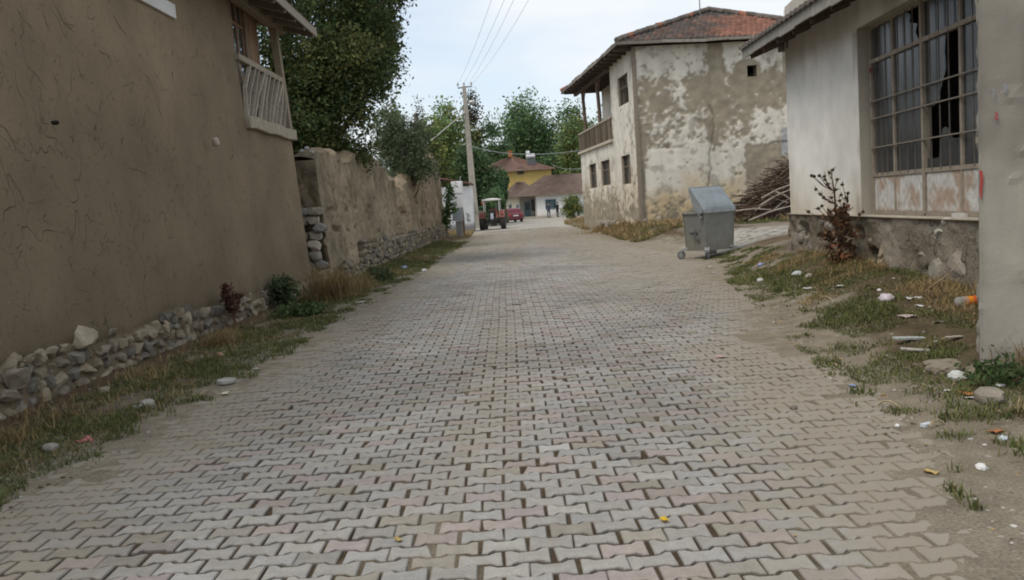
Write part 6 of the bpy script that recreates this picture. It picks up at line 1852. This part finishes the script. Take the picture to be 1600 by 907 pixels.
def grass():
    r = np.random.default_rng(88)
    g, d = MB(), MB()
    GC = np.array([(.135, .150, .045), (.095, .122, .04), (.14, .152, .06), (.19, .175, .08)]); DC = np.array([(.34, .255, .125), (.29, .215, .11), (.38, .30, .165), (.24, .17, .09), (.33, .225, .095)])
    def pick(P, n): return P[r.integers(0, len(P), n)] * r.uniform(.75, 1.25, (n, 1))
    for side, n, y0, y1 in (('l', 150000, 3.2, 40), ('r', 150000, 3.6, 24)):
        X, Y, t = verge_pts(r, n, side, y0, y1)
        c = fbm(X * 1.1, Y * .8, 0, 4, 411)
        q = .5 * c + .5 * fbm(X * 4.5, Y * 3.4, 0, 3, 416)
        if side == 'l': k = (r.random(n) < ss(.58, .74, q + .27 * ss(-.05, .3, t) - .12 * ss(.75, .95, t))) & (t < .94)
        else: k = (r.random(n) < ss(.585, .73, q + .25 * ss(-.02, .3, t - .05 * ss(17, 9, Y)) - .12 * ss(.4, .7, t))) & ~((Y > 14.5) & (X > 5.5) & (Y < 24)) & ~((Y > 19.5) & (Y < 24))
        k &= ~((np.hypot(X - 3.7, Y - 6.2) < .35))
        X, Y = X[k], Y[k]; m = len(X)
        h = r.uniform(.015, .055, m) * (1 + .8 * (fbm(X * 2, Y * 2, 0, 2, 412) > .58))
        blades(g, X, Y, h, r.uniform(.004, .009, m) * (1 + Y / 14), pick(GC, m), r, .7)
    for side, n, y0, y1 in (('l', 30000, 3.2, 46), ('r', 46000, 3.6, 16)):
        X, Y, t = verge_pts(r, n, side, y0, y1)
        c = fbm(X * .9 + 9, Y * .7, 0, 4, 413)
        if side == 'l': k = (c + .35 * (t - .6) > .5) & (t > .2) & ((t < .72) | (r.random(n) < .3))
        else: k = (c + .38 * (t - .72) + .1 * ss(9, 12, Y) > .54) & (t > .25) & ~((Y > 14.5) & (X > 4.9))
        k &= ~((np.hypot(X - 3.7, Y - 6.2) < .33))
        X, Y, t = X[k], Y[k], t[k]; m = len(X)
        h = r.uniform(.02, .10, m) * (1 + 1.2 * ss(.6, .95, t) * (r.random(m) < .35))
        blades(d, X, Y, h, r.uniform(.003, .006, m) * (1 + Y / 12), pick(DC, m), r, .9)
    # strip before the old house corner, and tufts round pole and shed
    for (x0, x1, y0, y1, n, gp) in ((3.9, 9.0, 28.5, 33.2, 16000, .4), (6.5, 12.5, 27.3, 29.3, 9000, .8), (3.6, 5.0, 33, 47, 9000, .1), (-3.6, -1.9, 46, 66, 9000, .35), (3.6, 6, 46, 72, 5000, .3)):
        X, Y = r.uniform(x0, x1, n), r.uniform(y0, y1, n)
        c = fbm(X * .9, Y * .6, 0, 3, 414)
        kk = (c > .4) & (X > xr(Y) + .1) if x0 > 0 else (c > .42) & (X < xl(Y) - .15)
        X, Y = X[kk], Y[kk]; m = len(X); gm = r.random(m) < gp + .4 * (fbm(X * .6, Y * .6, 0, 2, 415) > .5)
        for mask, MBx, P, hh in ((gm, g, GC, .12), (~gm, d, DC, .35)):
            q = mask.nonzero()[0]
            if len(q): blades(MBx, X[q], Y[q], r.uniform(.05, hh, len(q)), r.uniform(.02, .04, len(q)), pick(P, len(q)), r, .6)
    tag(g.build('grass', 'grass'), 'short patchy green grass along both road verges', 'grass', kind='stuff')
    tag(d.build('dry_grass', 'grass'), 'straw coloured dry grass against the walls and verges', 'dry grass', kind='stuff')
    # counted tufts of tall straw
    spots = [(518, 468, 200, .6, 1.5, 'tall pale straw clump at the broken end of the garden wall'), (560, 452, 90, .6, .75, 'straw clump against the garden wall right of the tallest one'), (345, 540, 90, .35, .5, 'straw clump leaning on the stone footing beside red dock'),
             (232, 590, 45, .5, .3, 'wide straw clump under the house stone footing'), (95, 655, 30, .4, .3, 'straw clump at the left picture edge by footing stones'), (18, 690, 40, .3, .36, 'leftmost straw clump below the house footing'), (660, 408, 40, .8, .5, 'straw clump low at the far end of garden wall'), (612, 430, 30, .6, .4, 'short straw clump midway along the garden wall'),
             (1590, 575, 60, .22, .5, 'straw clump growing against the foot of the near concrete pole'), (1235, 418, 60, .7, .34, 'orange straw clump in front of the garage plinth corner'), (1300, 428, 40, .5, .3, 'orange straw clump beside the dry thistle stem'), (1440, 452, 40, .5, .3, 'straw clump under the garage plinth stones'), (1540, 600, 40, .25, .22, 'low straw clump in front of the near concrete pole'), (940, 360, 60, 1.6, .5, 'orange straw clump along the old house street side'), (1045, 352, 50, .8, .45, 'dry bush like straw clump at the old house corner')]
    for i, (px, py, n, sp, hh, lab) in enumerate(spots):
        p = gat(px, py); m = MB(); n *= 5; hh *= .7
        X, Y = p[0] + r.normal(0, sp * .35, n), p[1] + r.normal(0, sp * .3, n)
        if px < 800: X = np.maximum(X, -4.5)
        blades(m, X, Y, r.uniform(.2, 1, n) * hh, r.uniform(.0025, .0045, n) * (1 + p[1] / 12), pick(DC, n) * 1.0, r, .95)
        tag(m.build('straw_clump', 'grass', origin=tuple(p)), lab, 'straw', 'clumps of tall straw')
grass()

def shrub(px, py, sz, n, leaf, pal, name, lab, seed, K=60):
    r = np.random.default_rng(seed); p = gat(px, py); root = thing(name, p, lab, 'plant')
    C = clusters(r, [((p[0], p[1], p[2] + sz[2] * .5), (sz[0] / 2, sz[1] / 2, sz[2] * .55), 1.0)], K, .35, 3, seed)
    m = MB(); leaves(m, C, n, leaf, pal, r, .05); m.build('foliage', 'leaf', root)
    s = MB((.12, .1, .06))
    for c in C[:14]: s.tube([p, p * .5 + c * .5, c], [.012, .008, .004], 5)
    s.build('stem', 'bark', root)
shrub(447, 480, (.45, .4, .55), 1100, .07, [(.085, .115, .055), (.095, .125, .06), (.07, .095, .05)], 'green_weed', 'dark green bushy weed against the mud house footing', 71)
shrub(478, 494, (1.0, .4, .16), 1000, .06, [(.085, .13, .05), (.095, .14, .055)], 'green_weed', 'low spreading green weed on the left verge', 72)
shrub(592, 440, (.7, .5, .3), 700, .07, [(.09, .125, .06), (.08, .115, .055)], 'green_weed', 'green weed at the foot of the garden wall', 73)
shrub(1560, 600, (.5, .3, .1), 700, .04, [(.06, .095, .035), (.075, .11, .04)], 'green_weed', 'small green weed before the near concrete pole', 74)

def dock():
    r = np.random.default_rng(75); p = onplane(352, 505, (-4.32, 12, 0), (1, -.018, 0)); p = np.array([p[0] + .15, p[1], Gs(p[0] + .15, p[1])])
    root = thing('dock_plant', p, 'red brown withered dock plant against the house footing', 'plant')
    s = MB((.20, .10, .065)); f = MB()
    for k in range(6):
        t = p + np.array([r.uniform(-.08, .08), r.uniform(-.35, .35), r.uniform(.35, .75)])
        q = [p, p * .6 + t * .4 + (0, 0, .1), t, t + (0.05, .18, r.uniform(-.05, .06))]
        s.tube(q, [.01, .009, .006, .004], 5)
        C = np.array([q[1] * (1 - a) + q[2] * a for a in np.linspace(0, 1, 14)] + [q[2] * (1 - a) + q[3] * a for a in np.linspace(0, 1, 8)])
        leaves(f, C, 130, .06, [(.12, .06, .04), (.15, .08, .05), (.09, .05, .035)], r, .028)
    s.build('stem', 'bark', root); f.build('seed_heads', 'leaf', root)
dock()

def thistle():
    r = np.random.default_rng(76)
    b = gat(1313, 415); b[2] = Gs(b[0], b[1])
    Y = b[1]
    root = thing('dry_thistle', b, 'tall dead thistle with dark seed heads in front of the garage plinth', 'plant')
    s, h, f = MB((.13, .085, .06)), MB((.075, .052, .042)), MB()
    A = lambda px, py: at(px, py, Y + r.normal(0, .06))
    main = [b, A(1310, 370), A(1306, 335), A(1304, 305), A(1301, 285), A(1298, 266)]
    s.tube(main, [.022, .018, .015, .012, .009, .006], 7)
    second = [b + (.03, 0, 0), A(1318, 360), A(1322, 330), A(1325, 303)]
    s.tube(second, [.014, .011, .008, .005], 6)
    tips = [(1301, 266), (1268, 275), (1272, 276), (1280, 275), (1288, 276), (1289, 281), (1275, 296), (1293, 288), (1282, 304), (1316, 289), (1325, 302), (1322, 310), (1305, 297), (1299, 309), (1312, 314), (1318, 327), (1296, 270), (1308, 281), (1284, 322), (1278, 326), (1306, 322), (1296, 330), (1314, 305), (1287, 309), (1263, 331), (1348, 331), (1343, 335)]
    for px, py in tips:
        t = A(px, py)
        j = np.array(main[1 + min(4, max(0, int((360 - py) / 22)))]) if px < 1312 else np.array(second[1 + min(2, max(0, int((350 - py) / 20)))])
        j = j + (0, 0, -.12)
        s.tube([j, j * .5 + t * .5 + (0, 0, -.03), t], [.008, .006, .0035], 5)
        h.rock(t, (.055, .055, .05), int(px), 1, 1, .3)
        for q in range(4): h.beam(t, t + r.normal(0, .026, 3), .006, .006, (.3, .5, .8))
    C = np.concatenate([np.array([A(r.normal(1312, 13), r.uniform(318, 410)) for _ in range(60)])])
    leaves(f, C, 620, .075, [(.15, .09, .05), (.11, .065, .04), (.19, .12, .065), (.20, .085, .045)], r, .035, .4)
    s.build('stem', 'bark', root); h.build('seed_heads', 'cloth', root); f.build('withered_leaves', 'leaf', root)
thistle()

# ------------------------------------------------------------------ brush pile in the lane
def brush():
    r = np.random.default_rng(81)
    c0 = at(1206, 342, 29.6); m = MB()
    cx, cy = float(c0[0]) + .6, 30.6; g = Gs(cx, cy)
    for k in range(2000):
        u = r.normal(0, 1); v = r.normal(0, .55)
        hmax = 2.15 * math.exp(-((u + .1 - .9) / 1.3) ** 2 * .5) * (1 - .25 * abs(v))
        z = g + r.random() ** .8 * max(hmax, .15)
        p = np.array([cx + u * 1.0, cy + v - .25 * (z - g), z])
        L = r.uniform(.6, 2.0); a = r.normal(.25, .5); e = r.normal(.15, .35)
        d = np.array([math.cos(a) * math.cos(e), math.sin(a) * math.cos(e), math.sin(e) + .12])
        q = p + d * L / 2; o = p - d * L / 2; o[2] = max(o[2], g); q[2] = max(q[2], g + .02)
        mid = (o + q) / 2 + r.normal(0, .07, 3)
        c = np.array([.095, .062, .046]) * r.uniform(.5, 1.4) if r.random() < .85 else np.array([.30, .26, .21]) * r.uniform(.7, 1.1)
        m.tube([o, mid, q], [r.uniform(.007, .017), .009, .004], 4, c, caps=False)
    tag(m.build('brush_pile', 'bark', origin=(cx, cy, g)), 'tangled heap of cut brushwood against the old house in the lane', 'brushwood', kind='stuff')
    br = [((1150, 330), (1205, 328), 'pale'), ((1170, 345), (1236, 322), 'white'), ((1212, 300), (1240, 315), 'pale'), ((1186, 322), (1236, 296), 'x'), ((1190, 310), (1238, 288), 'x'), ((1205, 332), (1238, 308), 'x'), ((1180, 330), (1225, 300), 'x')]
    for i, (a, b, k) in enumerate(br):
        p, q = at(*a, 28.9 + i * .05), at(*b, 28.7 + i * .05)
        s = MB(np.array([.42, .385, .33]) if k == 'white' else np.array([.34, .30, .25])); s.tube([p, (p + q) / 2 + (0, 0, .05), q], [.03, .026, .018], 7)
        lab = {'white': 'long whitish branch lying lowest across the front of the brush heap'}.get(k)
        lab = lab or {0: 'grey branch sticking out left from the brush heap', 2: 'short pale branch highest on the brush heap, pointing down right'}.get(i) or 'grey branch leaning up to the right on the brush heap'
        tag(s.build('branch', 'bark', origin=tuple(p)), lab, 'branch', 'branches on the brush heap')
brush()

# ------------------------------------------------------------------ litter, loose stones, leaves
def crumple(c, s, seed, thin=1.0):
    m = MB(); v, f = ICO[3]
    w = v * (1 + .9 * (fbm(v[:, 0] * 2.2 + seed, v[:, 1] * 2.2, v[:, 2] * 2.2, 4, 430 + seed % 50) - .5))[:, None]
    w = w * np.array(s) / 2; w[:, 2] *= thin
    a = seed * 1.7; R_ = np.array([[math.cos(a), -math.sin(a), 0], [math.sin(a), math.cos(a), 0], [0, 0, 1]])
    return m, w @ R_.T + np.array(c) + np.array([0, 0, s[2] * .32 * thin]), f
def litter(kind, px, py, size, col, label, cat='litter', name=None, rot=0.0, group=None):
    p = gat(px, py); seed = int(px * 7 + py)
    if kind in ('ball', 'bag'):
        m, v, f = crumple(p, (size, size * .75, size * (.6 if kind == 'ball' else .5)), seed); m.add(v, f, col)
        o = m.build(name or 'crumpled_paper', 'plastic' if kind == 'bag' else 'paper', origin=tuple(p), smooth=kind == 'bag')
    elif kind == 'flat':
        m = MB(col); U, V = np.meshgrid(np.linspace(-.5, .5, 9), np.linspace(-.5, .5, 9), indexing='ij')
        ca, sa = math.cos(rot), math.sin(rot)
        x, y = U * size, V * size * .55
        z = .012 + size * .30 * (fbm(U * 2.5 + seed, V * 2.5, 0, 2, 440) - .35) * .8
        z = np.maximum(z, .006)
        P = np.stack([p[0] + x * ca - y * sa, p[1] + x * sa + y * ca, p[2] + z], -1); m.grid(P); m.grid(P - np.array([0, 0, .003]), flip=True)
        o = m.build(name or 'paper_scrap', 'paper', origin=tuple(p))
    elif kind == 'slab':
        m = MB(col); m.box(p + np.array([0, 0, .03]), (size, size * .3, size * .07), Matrix.Rotation(rot, 3, 'Z') @ Matrix.Rotation(.08, 3, 'Y'))
        o = m.build(name or 'board_scrap', 'wood', origin=tuple(p), bevel=.004)
    elif kind == 'box':
        m = MB(col); m.box(p + np.array([0, 0, size * .16]), (size, size * .5, size * .28), Matrix.Rotation(rot, 3, 'Z'))
        o = m.build(name or 'carton', 'paper', origin=tuple(p), bevel=.002)
    elif kind == 'stone':
        m = MB(col); m.rock(p + np.array([0, 0, size * .18]), (size, size * .8, size * .55), seed, 3, .8, .25, rot, col)
        o = m.build(name or 'loose_stone', 'stone', origin=tuple(p)); 
    tag(o, label, cat, group)
    return o
WHT = (.62, .61, .60)
L_ = [
 ('bag', 1386, 472, .22, (.56, .50, .54), 'crumpled pinkish white plastic bag on the bare soil by the garage', 'plastic bag', 'plastic_bag'),
 ('bag', 1246, 432, .2, (.42, .44, .45), 'crumpled grey white bag at the dry grass left of the thistle', 'plastic bag', 'plastic_bag'),
 ('ball', 1265, 435, .13, (.33, .29, .26), 'brownish wad lying right next to the grey white bag', 'litter', 'crumpled_paper'),
 ('flat', 1266, 452, .2, (.55, .55, .56), 'upright folded white scrap at the path side of the grass', 'litter', 'paper_scrap'),
 ('ball', 1189, 416, .11, (.30, .36, .62), 'blue and white wad in the grass right of the big container', 'litter', 'crumpled_paper'),
 ('ball', 1188, 440, .11, WHT, 'white wad in grass below the blue and white one', 'litter', 'crumpled_paper'),
 ('flat', 1114, 428, .13, WHT, 'white scrap on the road in front of the big container', 'litter', 'paper_scrap'),
 ('flat', 1110, 419, .15, (.45, .40, .34), 'tan scrap just under the castors of the big container', 'litter', 'paper_scrap'),
 ('flat', 1313, 449, .16, (.52, .52, .50), 'long white scrap in grass under the dry thistle', 'litter', 'paper_scrap'),
 ('ball', 1374, 455, .05, (.7, .7, .7), 'tiny bright white wad above the pinkish bag', 'litter', 'crumpled_paper'),
 ('flat', 1428, 468, .16, (.58, .57, .58), 'shiny white foil right of the pinkish bag', 'litter', 'foil_scrap'),
 ('flat', 1437, 480, .09, (.66, .66, .68), 'small shiny foil below the larger one', 'litter', 'foil_scrap'),
 ('flat', 1420, 497, .18, (.48, .40, .37), 'pale pinkish card on the soil below the pinkish bag', 'litter', 'paper_scrap'),
 ('flat', 1316, 497, .13, (.46, .45, .41), 'pale grey scrap in turf left of the pinkish card', 'litter', 'paper_scrap'),
 ('slab', 1423, 534, .30, (.40, .42, .41), 'long bluish grey board scrap in the turf left of the pole', 'board scrap', 'board_scrap', R(8)),
 ('slab', 1430, 552, .22, (.38, .37, .33), 'shorter grey board scrap just below the long bluish one', 'board scrap', 'board_scrap', R(-18)),
 ('slab', 1492, 532, .18, (.40, .36, .30), 'tan board scrap in turf nearest the left edge of the pole', 'board scrap', 'board_scrap', R(25)),
 ('flat', 1470, 505, .12, (.44, .43, .40), 'pale scrap between the pinkish card and the pole', 'litter', 'paper_scrap'),
 ('ball', 1497, 594, .13, (.48, .50, .48), 'greyish wad in grass at the foot of the near pole', 'litter', 'crumpled_paper'),
 ('flat', 1484, 613, .09, (.60, .57, .52), 'cream scrap in the grass below the greyish wad', 'litter', 'paper_scrap'),
 ('flat', 1514, 618, .12, (.50, .20, .08), 'orange red wrapper in the grass before the near pole', 'wrapper', 'wrapper'),
 ('flat', 1519, 624, .09, (.62, .60, .58), 'white scrap touching the orange red wrapper', 'litter', 'paper_scrap'),
 ('ball', 1563, 606, .075, (.68, .68, .68), 'bright white wad right of the pole foot grass', 'litter', 'crumpled_paper'),
 ('ball', 1568, 688, .05, (.52, .58, .62), 'pale blue white wad at the lower right grass edge', 'litter', 'crumpled_paper'),
 ('flat', 1558, 677, .1, (.33, .14, .06), 'rust coloured leaf like scrap at the right grass edge', 'litter', 'paper_scrap'),
 ('flat', 1572, 645, .11, (.22, .15, .1), 'dark brown scrap in the grass near the right picture edge', 'litter', 'paper_scrap'),
 ('box', 1448, 667, .075, (.50, .53, .56), 'small silvery white packet on bare earth at the turf edge', 'packet', 'packet', R(25)),
 ('ball', 1402, 667, .035, (.66, .65, .62), 'tiny white wad left of the silvery packet', 'litter', 'crumpled_paper'),
 ('flat', 1332, 605, .06, (.25, .35, .60), 'bright blue scrap on the dusty verge left of the grass', 'litter', 'paper_scrap'),
 ('ball', 1534, 735, .07, (.64, .64, .62), 'white crumpled tissue on dusty ground at lower right', 'litter', 'crumpled_paper'),
 ('flat', 1455, 741, .07, (.42, .30, .12), 'yellow brown leaf on the dusty road edge at right', 'leaf', 'fallen_leaf'),
 ('flat', 1126, 560, .08, (.50, .30, .30), 'pinkish scrap on the pavers in mid road', 'litter', 'paper_scrap'),
 ('flat', 1038, 815, .05, (.55, .36, .03), 'bright yellow leaf on the pavers near the bottom', 'leaf', 'fallen_leaf'),
 ('flat', 622, 846, .045, (.36, .27, .1), 'dull yellow leaf on the pavers at bottom left of centre', 'leaf', 'fallen_leaf'),
 ('flat', 132, 691, .18, (.52, .17, .19), 'crumpled red pink scrap on the left verge', 'litter', 'paper_scrap'),
 ('flat', 352, 617, .1, (.58, .52, .38), 'cream triangle of card at the left road edge', 'litter', 'paper_scrap'),
 ('flat', 349, 590, .0, WHT, '', '', ''),
 ('flat', 488, 482, .3, (.60, .60, .58), 'white torn sheet by the tall straw at the wall corner', 'litter', 'paper_scrap'),
 ('flat', 500, 503, .22, (.52, .50, .45), 'grey white card on the left verge below the torn sheet', 'litter', 'paper_scrap'),
 ('flat', 565, 474, .22, (.50, .47, .42), 'pale card on the turf edge beside the garden wall', 'litter', 'paper_scrap'),
 ('ball', 663, 425, .16, (.60, .60, .60), 'white wad on the far left verge', 'litter', 'crumpled_paper'),
 ('ball', 632, 420, .16, (.35, .38, .55), 'bluish bag in the weeds at the garden wall footing', 'plastic bag', 'plastic_bag'),
 ('ball', 345, 558, .1, (.40, .24, .17), 'rusty brown wad in the left grass', 'litter', 'crumpled_paper'),
 ('flat', 400, 578, .06, (.60, .58, .54), 'tiny white scrap at the left road edge', 'litter', 'paper_scrap'),
 ('stone', 230, 637, .16, (.34, .32, .28), 'pale loose stone on the left verge', 'stone', 'loose_stone'),
 ('stone', 216, 640, .09, (.42, .42, .42), 'small whitish stone beside the pale loose one', 'stone', 'loose_stone'),
 ('stone', 163, 614, .13, (.3, .26, .2), 'flat tan stone lying in the grass below the footing', 'stone', 'loose_stone'),
 ('stone', 80, 704, .12, (.3, .28, .24), 'grey stone on the verge near the red pink scrap', 'stone', 'loose_stone'),
 ('stone', 1545, 628, .2, (.25, .22, .18), 'low brown stone half sunk in grass by the pole', 'stone', 'loose_stone'),
 ('stone', 1240, 640, .06, (.16, .14, .12), 'dark pebble on the dusty right road edge', 'stone', 'loose_stone'),
]
for a in L_:
    if a[3] <= 0: continue
    k, px, py, sz, col, lab, cat, nm = a[:8]
    litter(k, px, py, sz, col, lab, cat, nm, a[8] if len(a) > 8 else (px % 7) * .9)

def bottle():
    p = gat(1518, 478); root = local_thing('plastic_bottle', p + np.array([0, 0, .05]), 'clear plastic bottle with orange label lying behind the pole', 'bottle', None, R(6))
    m = MB((.6, .62, .63)); m.lathe([(0, -.16), (.035, -.155), (.045, -.14), (.045, .06), (.04, .09), (.02, .14), (.013, .15), (.013, .17), (0, .17)][::1], (0, 0, 0), 'X', 16); m.build('bottle_body', 'clear', root, smooth=True)
    m = MB((.66, .24, .03)); m.lathe([(.0462, -.05), (.0462, .0)], (0, 0, 0), 'X', 16); m.build('label', 'paper', root)
    m = MB((.55, .1, .03)); m.lathe([(.0463, .0), (.0463, .045)], (0, 0, 0), 'X', 16); m.build('label_band', 'paper', root)
bottle()
def tin():
    p = gat(354, 600); root = thing('tin_lid', p, 'round pale tin lid with a stick at the left road edge', 'tin')
    m = MB((.42, .41, .38)); m.lathe([(0, .0), (.085, 0), (.09, .03), (.085, .035), (.08, .015), (0, .015)], p + np.array([0, 0, .01]), 'Z', 20); m.build('tin', 'iron', root)
tin()
ST = 'dry sticks lying on the ground'
def stick(a, b, label, rad=.008):
    p, q = gat(*a), gat(*b); n = 6
    s = np.linspace(0, 1, n)[:, None]; P = p * (1 - s) + q * s; P[:, 2] = G(P[:, 0], P[:, 1]) + .02 + .03 * np.sin(s[:, 0] * 5)
    m = MB((.36, .29, .19)); m.tube(P, rad, 5); tag(m.build('stick', 'bark', origin=tuple(p)), label, 'stick', ST)
stick((1372, 636), (1420, 640), 'straight pale stick on the dusty verge left of the packet')
stick((312, 622), (345, 614), 'pale stick on the left road edge by the cream card')
stick((1452, 672), (1485, 662), 'thin pale stick right of the silvery packet')
stick((1280, 470), (1308, 470), 'short dark stick on the soil left of the pinkish bag')
def arch():
    for a, m_, b, lab in (((1448, 456), (1480, 430), (1500, 410), 'long bent stalk leaning on the garage plinth'), ((1385, 448), (1397, 455), (1408, 462), 'short pale stalk behind the pinkish bag'), ((1435, 458), (1480, 455), (1525, 457), 'long thin stalk arching low towards the pole')):
        p = gat(*a); P = [p + (0, 0, .02), at(*m_, p[1] - .03), at(*b, p[1] - .02)]
        s = MB((.36, .28, .18)); s.tube(P, [.008, .007, .005], 5); tag(s.build('stick', 'bark', origin=tuple(p)), lab, 'stick', ST)
arch()

def gravel():
    """grit, crumbs of mud and tiny scraps over the verges and dusty road edges"""
    r = np.random.default_rng(95); m = MB()
    for side, n in (('l', 3200), ('r', 6500)):
        X, Y, t = verge_pts(r, n, side, 3.0, 16, 1.5)
        X = X + r.normal(0, .5, n) * (r.random(n) < .35)
        for x, y in zip(X, Y):
            if x > GX(y) - .05 or x < -4.3 or (xlp(y) + .35 < x < xrp(y) - .3 and r.random() < .93): continue
            s = r.uniform(.006, .022) * (1 + 1.0 * (r.random() < .12))
            c = np.array([[.25, .22, .18], [.17, .14, .1], [.33, .3, .26], [.12, .09, .06], [.45, .43, .4], [.38, .26, .11]][r.choice(6, p=[.25, .27, .18, .14, .10, .06])]) * r.uniform(.8, 1.2)
            v, f = ICO[1]
            m.add(v * np.array([s, s * r.uniform(.6, 1), s * .5]) * .5 * r.uniform(.8, 1.2, (len(v), 1)) + np.array([x, y, Gz(x, y) + s * .1 + .002]), f, c)
    tag(m.build('gravel', 'stone'), 'loose grit and mud crumbs scattered on the verges', 'gravel', kind='stuff')
def Gz(x, y): return GLUT(x, y)
_gx = np.arange(-5, 6.5, .1); _gy = np.arange(2.5, 17, .1)
_GG = G(*np.meshgrid(_gx, _gy, indexing='ij'))
def GLUT(x, y):
    i = int(np.clip((x + 5) / .1, 0, len(_gx) - 2)); j = int(np.clip((y - 2.5) / .1, 0, len(_gy) - 2))
    return float(_GG[i:i + 2, j:j + 2].mean())
gravel()

# ------------------------------------------------------------------ tidy the helper property
for o in bpy.data.objects:
    if '_o' in o.keys(): del o['_o']
